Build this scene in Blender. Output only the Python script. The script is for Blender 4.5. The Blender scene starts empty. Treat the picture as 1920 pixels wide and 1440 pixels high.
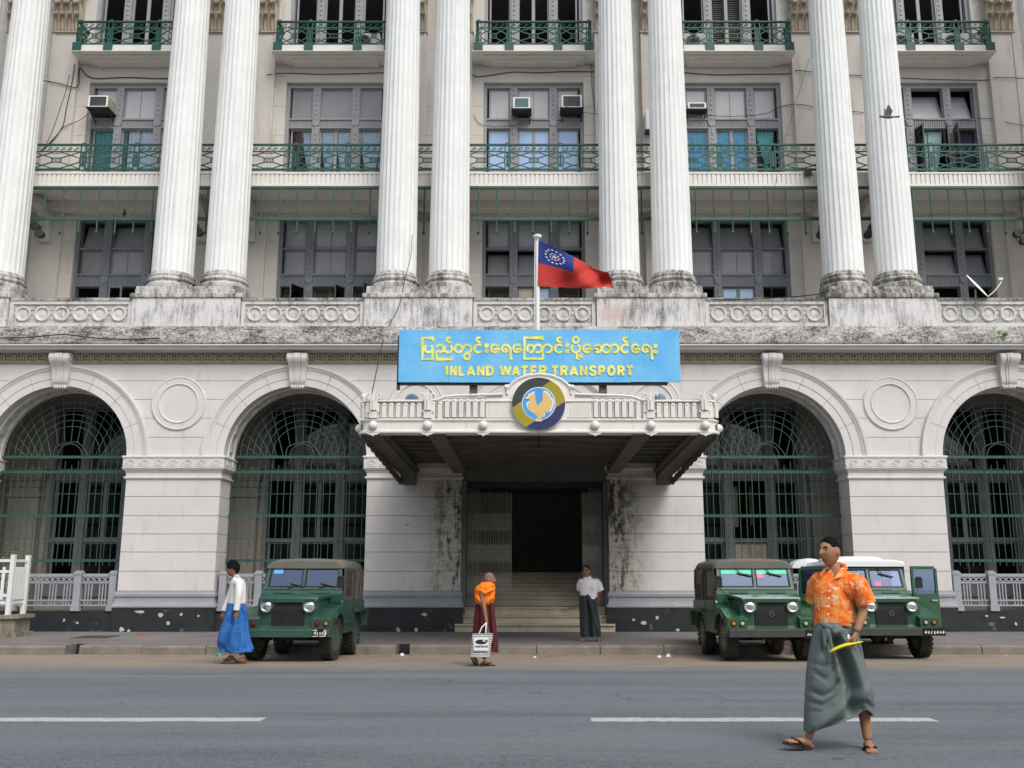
import bpy, bmesh, math, random
from mathutils import Vector, Matrix
random.seed(7)
C = bpy.context.scene.collection
S = bpy.context.scene
PI = math.pi
R = math.radians

# ------------------------------------------------------------------ camera
F_PX, PITCH, PX0, EYE = 1800.0, R(11.2), 990.0, 1.55      # focal length in photo pixels, pitch, principal column, eye height
cam_d = bpy.data.cameras.new('camera')
cam = bpy.data.objects.new('camera', cam_d)
C.objects.link(cam)
cam.location = (0, 0, EYE)
cam.rotation_euler = (R(90) + PITCH, 0, 0)
cam_d.sensor_width = 36.0
cam_d.lens = 36.0 * F_PX / 1920.0
cam_d.shift_x = -(PX0 - 960.0) / 1920.0
cam_d.clip_start = 0.1
cam_d.clip_end = 2000
S.camera = cam

# ------------------------------------------------------------------ light
world = bpy.data.worlds.new('World')
S.world = world
world.use_nodes = True
wn, wl = world.node_tree.nodes, world.node_tree.links
SUN_EL, SUN_AZ = R(50), R(150)            # azimuth: direction towards the sun, clockwise from +Y (behind the photographer, to the right)
sky = wn.new('ShaderNodeTexSky')
sky.sky_type = 'NISHITA'
sky.sun_disc = False
sky.sun_elevation = SUN_EL
sky.sun_rotation = SUN_AZ
sky.air_density = 1.0
sky.dust_density = 3.0
hsv = wn.new('ShaderNodeHueSaturation')
hsv.inputs['Saturation'].default_value = 0.45        # a thin bright overcast
bg = wn['Background']
bg.inputs['Strength'].default_value = 0.14
wl.new(sky.outputs[0], hsv.inputs['Color'])
wl.new(hsv.outputs[0], bg.inputs['Color'])
sun_d = bpy.data.lights.new('sun', 'SUN')
sun = bpy.data.objects.new('sun', sun_d)
C.objects.link(sun)
sun_d.energy = 1.3
sun_d.angle = R(32)
sun_d.color = (1.0, 0.96, 0.9)
d = Vector((math.sin(SUN_AZ) * math.cos(SUN_EL), math.cos(SUN_AZ) * math.cos(SUN_EL), math.sin(SUN_EL)))
sun.rotation_euler = d.to_track_quat('Z', 'Y').to_euler()
sun.location = (12, -16, 30)
S.view_settings.view_transform = 'Standard'
S.view_settings.look = 'None'
S.view_settings.gamma = 1.0
S.view_settings.use_curve_mapping = False
S.view_settings.exposure = 0.4
S.cycles.max_bounces = 8
S.cycles.transparent_max_bounces = 12

# ------------------------------------------------------------------ measuring: a photo pixel and a depth give a point
_c, _s = math.cos(PITCH), math.sin(PITCH)
def at(px, py, Y):
    u = (px - PX0) / F_PX; v = (720 - py) / F_PX
    t = Y / (_c - v * _s)
    return (u * t, Y, EYE + t * (_s + v * _c))
def zz(py, Y): return at(PX0, py, Y)[2]
def xx(px, py, Y): return at(px, py, Y)[0]

# ------------------------------------------------------------------ mesh builder
class MB:
    def __init__(self): self.v = []; self.f = []; self.m = []
    def add(self, vs, fs, mi=0):
        o = len(self.v); self.v += [tuple(p) for p in vs]
        for f in fs: self.f.append(tuple(i + o for i in f)); self.m.append(mi)
        return self
    def box(self, x0, x1, y0, y1, z0, z1, mi=0):
        return self.add([(x0,y0,z0),(x1,y0,z0),(x1,y1,z0),(x0,y1,z0),(x0,y0,z1),(x1,y0,z1),(x1,y1,z1),(x0,y1,z1)],
                        [(0,3,2,1),(4,5,6,7),(0,1,5,4),(1,2,6,5),(2,3,7,6),(3,0,4,7)], mi)
    def beam(self, p, q, w, h, up=(0,1,0)):
        p, q = Vector(p), Vector(q); a = (q - p).normalized(); u = Vector(up)
        if abs(a.dot(u)) > .98: u = Vector((1,0,0))
        s = a.cross(u).normalized() * (w / 2); t = s.cross(a).normalized() * (h / 2)
        vs = [b + k * s + l * t for b in (p, q) for k, l in ((-1,-1),(1,-1),(1,1),(-1,1))]
        return self.add(vs, [(0,1,2,3),(7,6,5,4),(0,4,5,1),(1,5,6,2),(2,6,7,3),(3,7,4,0)])
    def tube(self, pts, r, n=6, closed=False, flat=1.0):
        P = [Vector(p) for p in pts]; m = len(P)
        rs = r if isinstance(r, (list, tuple)) else [r] * m
        ref = None; vs = []
        for i in range(m):
            a = (P[(i+1) % m] - P[i-1]) if closed else (P[min(i+1, m-1)] - P[max(i-1, 0)])
            if a.length < 1e-9: a = Vector((0,0,1))
            a.normalize()
            if ref is None:
                ref = Vector((0,1,0)) if abs(a.y) < .9 else Vector((1,0,0))
            ref = (ref - a * ref.dot(a)).normalized()
            b = a.cross(ref)
            for k in range(n):
                t = 2 * PI * k / n
                vs.append(P[i] + (ref * math.cos(t) + b * math.sin(t) * flat) * rs[i])
        fs = []
        for i in range(m if closed else m - 1):
            j = (i + 1) % m
            for k in range(n):
                l = (k + 1) % n
                fs.append((i*n+k, i*n+l, j*n+l, j*n+k))
        if not closed: fs += [tuple(range(n))[::-1], tuple((m-1)*n+k for k in range(n))]
        return self.add(vs, fs)
    def ext(self, poly, a0, a1, axis='y', mi=0):
        n = len(poly)
        if axis == 'y': g = lambda p, a: (p[0], a, p[1])
        elif axis == 'x': g = lambda p, a: (a, p[0], p[1])
        else: g = lambda p, a: (p[0], p[1], a)
        vs = [g(p, a0) for p in poly] + [g(p, a1) for p in poly]
        fs = [tuple(range(n)), tuple(range(2*n-1, n-1, -1))] + [(i, (i+1) % n, n+(i+1) % n, n+i) for i in range(n)]
        return self.add(vs, fs, mi)
    def lathe(self, prof, cx=0, cy=0, n=16, axis='z', cz=0, caps=True):
        vs = []; m = len(prof)
        for r, h in prof:
            for k in range(n):
                t = 2 * PI * k / n; a, b = r * math.cos(t), r * math.sin(t)
                if axis == 'z': vs.append((cx + a, cy + b, cz + h))
                elif axis == 'y': vs.append((cx + a, cy + h, cz + b))
                else: vs.append((cx + h, cy + a, cz + b))
        fs = [(i*n+k, i*n+(k+1) % n, (i+1)*n+(k+1) % n, (i+1)*n+k) for i in range(m-1) for k in range(n)]
        if caps: fs += [tuple(range(n))[::-1], tuple((m-1)*n+k for k in range(n))]
        return self.add(vs, fs)
    def ball(self, c, rx, ry=None, rz=None, n=10, m=7):
        ry = rx if ry is None else ry; rz = rx if rz is None else rz
        vs = [(c[0], c[1], c[2]-rz)]
        for i in range(1, m):
            a = -PI/2 + PI*i/m
            for k in range(n):
                t = 2*PI*k/n
                vs.append((c[0]+rx*math.cos(a)*math.cos(t), c[1]+ry*math.cos(a)*math.sin(t), c[2]+rz*math.sin(a)))
        vs.append((c[0], c[1], c[2]+rz)); L = len(vs)-1
        fs = [(0, 1+(k+1) % n, 1+k) for k in range(n)]
        fs += [(1+i*n+k, 1+i*n+(k+1) % n, 1+(i+1)*n+(k+1) % n, 1+(i+1)*n+k) for i in range(m-2) for k in range(n)]
        fs += [(L, 1+(m-2)*n+k, 1+(m-2)*n+(k+1) % n) for k in range(n)]
        return self.add(vs, fs)
    def arc(self, prof, cx, cz, a0, a1, n=24):
        """closed profile of (radius, y) swept round a horizontal axis; angles from +x towards +z"""
        m = len(prof); vs = []
        for i in range(n+1):
            t = a0 + (a1-a0)*i/n
            vs += [(cx + r*math.cos(t), y, cz + r*math.sin(t)) for r, y in prof]
        fs = [(i*m+k, i*m+(k+1) % m, (i+1)*m+(k+1) % m, (i+1)*m+k) for i in range(n) for k in range(m)]
        if abs(abs(a1-a0) - 2*PI) > 1e-4: fs += [tuple(range(m)), tuple(n*m+k for k in range(m))[::-1]]
        return self.add(vs, fs)
    def mould(self, x0, x1, y0, y1, prof):
        """profile of (outset, z) run round a rectangular block"""
        vs = []
        for o, z in prof: vs += [(x0-o,y0-o,z),(x1+o,y0-o,z),(x1+o,y1+o,z),(x0-o,y1+o,z)]
        m = len(prof)
        fs = [(i*4+k, i*4+(k+1) % 4, (i+1)*4+(k+1) % 4, (i+1)*4+k) for i in range(m-1) for k in range(4)]
        return self.add(vs, fs + [(3,2,1,0), tuple((m-1)*4+k for k in range(4))])
    def loft(self, rings, n=24, fold=None, caps=True, keep=None):
        """rings: (cx, cy, cz, a, b[, tilt_x, tilt_y]) ellipses; fold(angle, t) scales the radius"""
        vs = []; m = len(rings)
        for i, q in enumerate(rings):
            cx, cy, cz, a, b = q[:5]; tx = q[5] if len(q) > 5 else 0; ty = q[6] if len(q) > 6 else 0
            for k in range(n):
                t = 2*PI*k/n; s = fold(t, i/(m-1)) if fold else 1
                x, y = a*math.cos(t)*s, b*math.sin(t)*s
                vs.append((cx+x, cy+y, cz+tx*x+ty*y))
        fs = [(i*n+k, i*n+(k+1) % n, (i+1)*n+(k+1) % n, (i+1)*n+k) for i in range(m-1) for k in range(n)
              if keep is None or keep(i, 2*PI*(k+.5)/n)]
        if caps: fs += [tuple(range(n))[::-1], tuple((m-1)*n+k for k in range(n))]
        return self.add(vs, fs)
    def xf(self, fn): self.v = [tuple(fn(Vector(p))) for p in self.v]; return self
    def join(self, o, fn=None, mi=None):
        return self.add([fn(Vector(p)) for p in o.v] if fn else o.v, o.f, 0 if mi is None else mi)
    def mesh(self, name, mats, smooth=False, off=(0,0,0), angle=38):
        me = bpy.data.meshes.new(name)
        me.from_pydata([(p[0]-off[0], p[1]-off[1], p[2]-off[2]) for p in self.v], [], self.f)
        bm = bmesh.new(); bm.from_mesh(me); bmesh.ops.recalc_face_normals(bm, faces=bm.faces); bm.to_mesh(me); bm.free()
        for mt in (mats if isinstance(mats, (list, tuple)) else [mats]): me.materials.append(mt)
        if any(self.m): me.polygons.foreach_set('material_index', self.m)
        if smooth:
            me.polygons.foreach_set('use_smooth', [True]*len(me.polygons))
            me.set_sharp_from_angle(angle=R(angle))
        me.update()
        return me

OFF = {}
def tag(o, label, cat, group=None):
    o['label'] = label; o['category'] = cat
    if group: o['group'] = group
    return o
def thing(name, label, cat, loc=(0,0,0), group=None):
    o = bpy.data.objects.new(name, None); C.objects.link(o)
    o.empty_display_size = .2; o.location = loc; OFF[o] = tuple(loc)
    return tag(o, label, cat, group)
def part(name, mb, m, parent=None, smooth=False, angle=38):
    """one mesh object; its vertices are given in the frame the parent was first placed in"""
    off = (0,0,0); q = parent
    while q is not None:
        if q in OFF: off = OFF[q]; break
        q = q.parent
    o = bpy.data.objects.new(name, mb.mesh(name, m, smooth, off, angle)); C.objects.link(o)
    o.parent = parent
    return o
def hold(name, parent):                       # a part that only carries sub-parts
    o = bpy.data.objects.new(name, None); C.objects.link(o); o.empty_display_size = .1; o.parent = parent
    return o
def put(name, me, parent, loc=(0,0,0), rot=None):   # one more piece that shares mesh data
    o = bpy.data.objects.new(name, me); C.objects.link(o); o.parent = parent; o.location = loc
    if rot: o.rotation_euler = rot
    return o
def copy_tree(o, parent=None, shift=(0,0,0)):
    c = o.copy(); C.objects.link(c)
    if parent is not None: c.parent = parent
    c.location = Vector(o.location) + Vector(shift)
    for ch in list(o.children): copy_tree(ch, c)
    return c
def solo(name, mb, m, label, cat, loc=(0,0,0), group=None, smooth=False):   # a thing that is one mesh
    o = bpy.data.objects.new(name, mb.mesh(name, m, smooth, loc)); C.objects.link(o); o.location = loc; OFF[o] = tuple(loc)
    return tag(o, label, cat, group)
def ground(name, mb, m, smooth=False):
    o = bpy.data.objects.new(name, mb.mesh(name, m, smooth)); C.objects.link(o); o['kind'] = 'structure'
    return o

# ------------------------------------------------------------------ materials
def new_mat(name):
    m = bpy.data.materials.new(name); m.use_nodes = True
    return m, m.node_tree.nodes, m.node_tree.links, m.node_tree.nodes['Principled BSDF']
def coords(n, l, obj=False, sc=(1,1,1)):
    if obj: src = n.new('ShaderNodeTexCoord').outputs['Object']
    else: src = n.new('ShaderNodeNewGeometry').outputs['Position']
    mp = n.new('ShaderNodeMapping'); mp.inputs['Scale'].default_value = sc
    l.new(src, mp.inputs[0]); return mp.outputs[0]
def noise(n, l, vec, scale, detail=6, rough=.6):
    t = n.new('ShaderNodeTexNoise'); t.inputs['Scale'].default_value = scale
    t.inputs['Detail'].default_value = detail; t.inputs['Roughness'].default_value = rough
    l.new(vec, t.inputs['Vector']); return t.outputs['Fac']
def ramp(n, l, fac, lo, hi, a=0.0, b=1.0):
    r = n.new('ShaderNodeMapRange'); r.inputs['From Min'].default_value = lo; r.inputs['From Max'].default_value = hi
    r.inputs['To Min'].default_value = a; r.inputs['To Max'].default_value = b; l.new(fac, r.inputs['Value']); return r.outputs[0]
def mix(n, l, fac, a, b, kind='MIX'):
    x = n.new('ShaderNodeMix'); x.data_type = 'RGBA'; x.blend_type = kind
    if isinstance(fac, (int, float)): x.inputs[0].default_value = fac
    else: l.new(fac, x.inputs[0])
    for i, q in ((6, a), (7, b)):
        if isinstance(q, (tuple, list)): x.inputs[i].default_value = (*q[:3], 1)
        else: l.new(q, x.inputs[i])
    return x.outputs[2]
def math_n(n, l, op, a, b=0.0):
    x = n.new('ShaderNodeMath'); x.operation = op
    for i, q in ((0, a), (1, b)):
        if isinstance(q, (int, float)): x.inputs[i].default_value = q
        else: l.new(q, x.inputs[i])
    return x.outputs[0]
def bump(n, l, p, h, strength, dist=.01):
    b = n.new('ShaderNodeBump'); b.inputs['Strength'].default_value = strength; b.inputs['Distance'].default_value = dist
    l.new(h, b.inputs['Height']); l.new(b.outputs[0], p.inputs['Normal'])
def M(name, col, rough=.6, metal=0.0, var=.12, vs=3.0, bmp=.15, bs=60, spec=.4, dirt=None, obj=False, coat=0.0):
    """plain paint/stone/cloth: colour with cloudy variation, optional (colour, amount 0..1, scale, xyz stretch) dirt, fine relief"""
    m, n, l, p = new_mat(name)
    v = coords(n, l, obj)
    nz = noise(n, l, v, vs)
    c = mix(n, l, ramp(n, l, nz, .3, .7), tuple(x*(1-var) for x in col), tuple(min(1, x*(1+var)) for x in col))
    if dirt:
        dc, amt, dsc, st = dirt
        v2 = coords(n, l, obj, st)
        dz = noise(n, l, v2, dsc, 9, .65)
        c = mix(n, l, ramp(n, l, dz, .72-.42*amt, .86-.30*amt), c, dc)
    l.new(c, p.inputs['Base Color'])
    p.inputs['Roughness'].default_value = rough; p.inputs['Metallic'].default_value = metal
    p.inputs['Specular IOR Level'].default_value = spec
    if coat: p.inputs['Coat Weight'].default_value = coat; p.inputs['Coat Roughness'].default_value = .15
    if bmp: bump(n, l, p, noise(n, l, v, bs, 4), bmp)
    return m
V1, VZ = (1,1,1), (5,5,.35)
def stained(name, base, grime, lo, hi, vscale=1.0, extra=None, st=(3.2,3.2,.45), w=(.45,.30,.25), fs=22):
    """lime-washed stone under black streaks that run down it"""
    m, n, l, p = new_mat(name)
    v = coords(n, l); vz = coords(n, l, False, st)
    a = noise(n, l, vz, 2.6*vscale, 10, .7); b = noise(n, l, v, 1.1*vscale, 5, .6); f = noise(n, l, v, fs, 8, .75)
    s = math_n(n, l, 'ADD', math_n(n, l, 'MULTIPLY', a, w[0]), math_n(n, l, 'ADD', math_n(n, l, 'MULTIPLY', b, w[1]), math_n(n, l, 'MULTIPLY', f, w[2])))
    c = mix(n, l, ramp(n, l, f, .3, .7), tuple(x*.88 for x in base), base)
    c = mix(n, l, ramp(n, l, s, lo, hi), c, grime)
    if extra:
        c = mix(n, l, ramp(n, l, noise(n, l, v, .7, 3), .58, .72), c, extra)
    l.new(c, p.inputs['Base Color']); p.inputs['Roughness'].default_value = .85
    p.inputs['Specular IOR Level'].default_value = .25
    bump(n, l, p, f, .35, .015)
    return m
def glossy_pane(name, col, tint=.0, rough=.04, ior=1.5, sheen=(.8,.8,.8)):
    """window glass: mirror by Fresnel over what shows through"""
    m, n, l, p = new_mat(name); n.remove(p)
    tr = n.new('ShaderNodeBsdfTransparent'); tr.inputs[0].default_value = (*col, 1)
    gl = n.new('ShaderNodeBsdfGlossy'); gl.inputs['Roughness'].default_value = rough; gl.inputs[0].default_value = (*sheen, 1)
    fr = n.new('ShaderNodeFresnel'); fr.inputs[0].default_value = ior
    mx = n.new('ShaderNodeMixShader')
    l.new(math_n(n, l, 'ADD', fr.outputs[0], tint), mx.inputs[0]); l.new(tr.outputs[0], mx.inputs[1]); l.new(gl.outputs[0], mx.inputs[2])
    l.new(mx.outputs[0], n['Material Output'].inputs[0])
    return m

T = {}
def wall_mat():
    """lime-washed render; blistered and mouldy where water runs down beside the doorway"""
    m, n, l, p = new_mat('lime_washed_plaster')
    v = coords(n, l); vz = coords(n, l, False, (2.6,2.6,.4))
    a = noise(n, l, v, 1.2, 6, .6); st = noise(n, l, vz, 2.2, 9, .7); f = noise(n, l, v, 6, 9, .72); g = noise(n, l, v, 2.0, 6, .65)
    c = mix(n, l, ramp(n, l, a, .3, .7), (.60,.578,.555), (.67,.648,.622))
    c = mix(n, l, ramp(n, l, st, .56, .76, 0, .55), c, (.39,.36,.325))
    c = mix(n, l, ramp(n, l, g, .66, .72, 0, .5), c, (.47,.45,.43))
    sp = n.new('ShaderNodeSeparateXYZ'); l.new(coords(n, l), sp.inputs[0])
    dx = math_n(n, l, 'ABSOLUTE', math_n(n, l, 'SUBTRACT', sp.outputs['X'], .17))
    wob = math_n(n, l, 'ADD', dx, math_n(n, l, 'MULTIPLY', math_n(n, l, 'SUBTRACT', g, .5), 1.5))
    low = ramp(n, l, sp.outputs['Z'], 3.95, 3.80)
    wet = math_n(n, l, 'MULTIPLY', ramp(n, l, wob, 2.95, 2.35), low)
    c = mix(n, l, math_n(n, l, 'MULTIPLY', wet, ramp(n, l, f, .40, .60, .35, 1)), c, (.43,.40,.325))
    c = mix(n, l, math_n(n, l, 'MULTIPLY', wet, ramp(n, l, noise(n, l, v, 4, 7, .7), .56, .62)), c, (.60,.58,.54))
    run = ramp(n, l, math_n(n, l, 'ADD', math_n(n, l, 'MULTIPLY', f, .38), math_n(n, l, 'MULTIPLY', st, .62)), .49, .56)
    near = ramp(n, l, math_n(n, l, 'ADD', dx, math_n(n, l, 'MULTIPLY', math_n(n, l, 'SUBTRACT', st, .5), 1.1)), 2.75, 2.2)
    c = mix(n, l, math_n(n, l, 'MULTIPLY', math_n(n, l, 'MULTIPLY', run, near), low), c, (.060,.055,.024))
    l.new(c, p.inputs['Base Color']); p.inputs['Roughness'].default_value = .85; p.inputs['Specular IOR Level'].default_value = .2
    bump(n, l, p, math_n(n, l, 'ADD', math_n(n, l, 'MULTIPLY', f, wet), math_n(n, l, 'MULTIPLY', noise(n, l, v, 25, 4), .12)), .5, .02)
    return m
T['wall'] = wall_mat()
T['upper'] = M('cream_plaster', (.575,.545,.505), .85, var=.07, vs=.9, bmp=.1, bs=25, spec=.2, dirt=((.36,.335,.30), .34, 1.1, (1.8,1.8,.3)))
T['column'] = M('white_column_paint', (.755,.77,.755), .75, var=.05, vs=2, bmp=.1, bs=30, spec=.2, dirt=((.44,.45,.43), .36, 3, (5,5,.10)))
T['colbase'] = stained('mouldy_column_base', (.62,.60,.57), (.10,.095,.085), .45, .57)
T['pedestal'] = stained('streaked_white_pedestal', (.72,.71,.70), (.09,.088,.08), .475, .62, 1.25, (.58,.45,.41))
T['balus'] = stained('weathered_balustrade', (.66,.645,.62), (.13,.125,.115), .50, .64)
T['cornice'] = stained('blackened_cornice', (.56,.54,.51), (.055,.053,.05), .43, .565, 1.0, None, (1.4,1.4,2.4), (.27,.25,.48), 17)
T['frieze'] = M('tan_frieze_stone', (.40,.345,.25), .85, var=.15, vs=3, dirt=((.16,.13,.09), .35, 3, (1,1,1)))
T['frieze_ground'] = M('dark_frieze_ground', (.21,.175,.12), .9, var=.2)
T['trim'] = M('cream_cast_iron', (.72,.69,.64), .6, var=.05, bmp=.08, dirt=((.42,.37,.30), .28, 5, (2,2,.5)))
T['soffit'] = M('dark_soffit', (.125,.115,.10), .9, var=.25, vs=1.5, dirt=((.09,.085,.075), .4, 2, V1))  # brown-black, much darker than the cream canopy trim
T['green'] = M('dark_green_railing_paint', (.012,.085,.062), .45, var=.15, bmp=.05)
T['fan'] = M('lit_green_grille_paint', (.085,.155,.13), .5, var=.15, bmp=.05)  # grille green lightened, so the fan looks lit from the front
T['grille'] = M('green_grille_paint', (.036,.095,.075), .5, var=.15, bmp=.05)
T['block'] = M('teal_block_paint', (.015,.085,.085), .5, var=.12)
T['frame'] = M('slate_grey_frame_paint', (.17,.185,.20), .5, var=.1, bmp=.06)
T['frame_dark'] = M('arcade_grey_frame_paint', (.20,.205,.21), .55, var=.15)  # plain mid grey for the windows behind the arches
T['frame3'] = M('pale_grey_frame_paint', (.29,.295,.31), .5, var=.08, bmp=.06)
T['fence'] = M('grey_fence_paint', (.33,.345,.37), .5, var=.1, bmp=.06, dirt=((.18,.17,.16), .25, 4, V1))
T['white_fence'] = M('white_fence_paint', (.76,.77,.76), .5, var=.05, bmp=.05, dirt=((.4,.38,.34), .2, 5, V1))
T['pane_clear'] = glossy_pane('clear_window_glass', (.97,.98,.98), -.03)
T['arcade'] = M('shade_darkened_arcade_plaster', (.30,.27,.235), .9, var=.15, vs=1.2, dirt=((.10,.09,.075), .3, 1, V1))  # plaster colour lowered so the arcade interior reads as shaded
T['pane_dark'] = glossy_pane('dark_window_glass', (.35,.36,.36))
T['pane_grey'] = M('dusty_obscured_glass', (.25,.255,.27), .22, var=.07, vs=1.2, bmp=.0, spec=.5)
T['pane_grey3'] = M('pale_obscured_glass', (.46,.465,.49), .3, var=.06, vs=1.2, bmp=.02, spec=.5, dirt=((.25,.25,.26), .25, 2, (3,3,.3)))
T['pane_blue'] = M('blue_backed_glass', (.36,.52,.78), .2, var=.05, vs=1, bmp=.0, spec=.5)
T['paper'] = M('newspapered_glass', (.42,.38,.28), .35, var=.2, vs=5, bmp=0)
T['curtain_blue'] = M('bright_blue_curtain', (.18,.62,.92), .8, var=.12, vs=6)
T['curtain_pale'] = M('pale_blue_curtain', (.64,.77,.93), .8, var=.12, vs=5)
T['curtain_teal'] = M('teal_curtain', (.12,.38,.40), .8, var=.15, vs=5)
T['curtain_mint'] = M('mint_curtain', (.42,.62,.62), .8, var=.15, vs=5)
T['curtain_brown'] = M('brown_curtain', (.17,.08,.065), .8, var=.15, vs=5)
T['curtain_navy'] = M('navy_curtain', (.03,.03,.06), .8, var=.15, vs=5)
T['shutter'] = M('dark_louvre_wood', (.085,.08,.07), .7, var=.2)
T['plinth'] = M('black_plinth_paint', (.020,.023,.025), .55, var=.3, vs=2, bmp=.2, bs=12, dirt=((.33,.33,.31), .27, 2.3, V1))
T['basegrey'] = M('grey_base_moulding', (.29,.30,.32), .7, var=.08, dirt=((.5,.48,.45), .22, 3, V1))
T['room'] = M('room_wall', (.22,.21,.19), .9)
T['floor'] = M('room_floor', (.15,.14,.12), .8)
T['step'] = M('worn_marble_steps', (.60,.52,.38), .6, var=.2, vs=2, dirt=((.15,.12,.08), .35, 2.5, (.5,3,3)))
T['iron'] = M('black_iron', (.03,.03,.03), .5, var=.2)
T['gate'] = M('gate_grey_steel', (.43,.40,.33), .5, metal=.3, var=.2, vs=8)
T['kerb'] = M('kerb_granite', (.20,.175,.145), .9, var=.25, vs=3, bmp=.5, bs=18, dirt=((.10,.085,.065), .4, 2, V1))
T['pave'] = M('pavement_concrete', (.175,.165,.155), .9, var=.15, vs=.8, bmp=.3, bs=30, dirt=((.10,.09,.08), .35, .7, V1))
T['dark_steel'] = M('rusty_plate', (.07,.05,.04), .7, var=.3)
T['black'] = M('black_rubber', (.015,.015,.016), .65, var=.2)
T['tyre'] = M('tyre_rubber', (.035,.032,.028), .85, var=.3, vs=8, bmp=.3)
T['white'] = M('white_enamel', (.80,.80,.78), .45, var=.03)
T['chrome'] = M('chrome', (.75,.75,.74), .12, metal=1, var=.02, bmp=0)
# ------------------------------------------------------------------ the ground
B, X0, YF, YW = 6.02, 0.17, 24.0, 27.0      # bay, building axis, street face, window wall
KERB0, KERB1, PAVE = 19.45, 19.72, 0.18
def road_z(y): return 0.15 * max(0.0, 1 - ((y - 9.8) / 9.65) ** 2) if y < 19.45 else 0.0
mb = MB()
xs = [-400, -60, -30, -15, -8, 0, 8, 15, 30, 60, 400]; ys = [-60, -3, 0] + [i * 1.0 for i in range(1, 20)] + [19.6]
mb.add([(x, y, road_z(y)) for y in ys for x in xs],
       [(j*11+i, j*11+i+1, (j+1)*11+i+1, (j+1)*11+i) for j in range(len(ys)-1) for i in range(10)])
m, n, l, p = new_mat('asphalt_with_dusty_edge')
v = coords(n, l)
f1 = noise(n, l, v, 38, 6, .8); f2 = noise(n, l, coords(n, l, False, (.25, 1.2, 1)), 1.6, 6, .65); f3 = noise(n, l, v, 22, 5, .6)
c = mix(n, l, ramp(n, l, f1, .35, .68), (.072,.080,.094), (.225,.238,.262))
c = mix(n, l, ramp(n, l, f2, .35, .7), c, (.175,.187,.208))
c = mix(n, l, ramp(n, l, f1, .40, .62, .55, 0), c, (.060,.066,.076))
c = mix(n, l, ramp(n, l, noise(n, l, coords(n, l, False, (.6,1,1)), .9, 6, .7), .60, .75, 0, .6), c, (.21,.20,.185))
cv = n.new('ShaderNodeVectorMath'); cv.operation = 'ADD'; cn_ = n.new('ShaderNodeTexNoise'); cn_.inputs['Scale'].default_value = 1.7; cn_.inputs['Detail'].default_value = 6; l.new(v, cn_.inputs[0])
l.new(v, cv.inputs[0]); l.new(cn_.outputs['Color'], cv.inputs[1])
ck = n.new('ShaderNodeTexVoronoi'); ck.feature = 'DISTANCE_TO_EDGE'; ck.inputs['Scale'].default_value = .33; l.new(cv.outputs[0], ck.inputs[0])
crk = math_n(n, l, 'MULTIPLY', ramp(n, l, ck.outputs['Distance'], .0035, .0015), ramp(n, l, noise(n, l, v, .5, 3), .50, .56))
c = mix(n, l, ramp(n, l, noise(n, l, coords(n, l, False, (.08, 1.0, 1)), 1.1, 5, .6), .42, .62, .0, .55), c, (.182,.193,.212))
c = mix(n, l, ramp(n, l, noise(n, l, coords(n, l, False, (.10, .9, 1)), 1.7, 6, .65), .56, .66, .0, .5), c, (.085,.090,.10))
c = mix(n, l, ramp(n, l, noise(n, l, v, 1.9, 5, .6), .70, .74, .0, .55), c, (.055,.056,.06))
c = mix(n, l, math_n(n, l, 'MULTIPLY', crk, .7), c, (.04,.042,.046))
vor = n.new('ShaderNodeTexVoronoi'); vor.inputs['Scale'].default_value = 26; l.new(v, vor.inputs[0])
c = mix(n, l, ramp(n, l, vor.outputs['Distance'], .08, .16, .35, 0), c, (.42,.42,.41))
sp = n.new('ShaderNodeSeparateXYZ'); l.new(v, sp.inputs[0])
wob = noise(n, l, coords(n, l, False, (.35, 1, 1)), 1.3, 7, .7)
yy = math_n(n, l, 'ADD', sp.outputs['Y'], math_n(n, l, 'MULTIPLY', math_n(n, l, 'SUBTRACT', wob, .5), 2.4))
yy = math_n(n, l, 'ADD', yy, math_n(n, l, 'MULTIPLY', math_n(n, l, 'SUBTRACT', f3, .5), 1.3))
dust = mix(n, l, ramp(n, l, f3, .3, .7), (.235,.195,.150), (.31,.265,.21))
dust = mix(n, l, ramp(n, l, noise(n, l, coords(n, l, False, (.35,1.6,1)), 2.2, 5), .52, .72), dust, (.15,.125,.10))
c = mix(n, l, ramp(n, l, yy, 15.0, 16.6), c, dust)
near = math_n(n, l, 'MULTIPLY', ramp(n, l, f2, .5, .75), ramp(n, l, sp.outputs['Y'], 6.0, 9.0, .35, .0))
c = mix(n, l, near, c, (.20,.185,.165))
l.new(c, p.inputs['Base Color']); p.inputs['Roughness'].default_value = .85; p.inputs['Specular IOR Level'].default_value = .3
bump(n, l, p, f1, .5, .012)
ground('road', mb, m)

def road_strip(x0, x1, ya, yb, seed):
    rnd = random.Random(seed); b = MB(); N = 44; top, bot = [], []
    for i in range(N+1):
        x = x0 + (x1-x0)*i/N; e = .018
        top.append((x, yb + rnd.uniform(-e, e))); bot.append((x, ya + rnd.uniform(-e, e)))
    vs = [(x, y, road_z(y)+.004) for x, y in bot] + [(x, y, road_z(y)+.004) for x, y in top]
    b.add(vs, [(i, i+1, N+2+i, N+1+i) for i in range(N)])
    return b
m, n, l, p = new_mat('worn_road_paint')
v = coords(n, l); w = noise(n, l, v, 28, 6, .7)
l.new(mix(n, l, ramp(n, l, w, .50, .66), (.47,.47,.45), (.20,.205,.21)), p.inputs['Base Color']); p.inputs['Roughness'].default_value = .8
T['roadpaint'] = m
yl0, yl1 = 9.72, 9.97
for q, (a, bb) in enumerate(((xx(-900, 1350, 9.85), xx(493, 1350, 9.85)), (xx(1108, 1350, 9.85), xx(1752, 1350, 9.85)), (xx(2390, 1350, 9.85), xx(3030, 1350, 9.85)))):
    ground('road_marking', road_strip(a, bb, yl0, yl1, q), T['roadpaint'])

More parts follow.
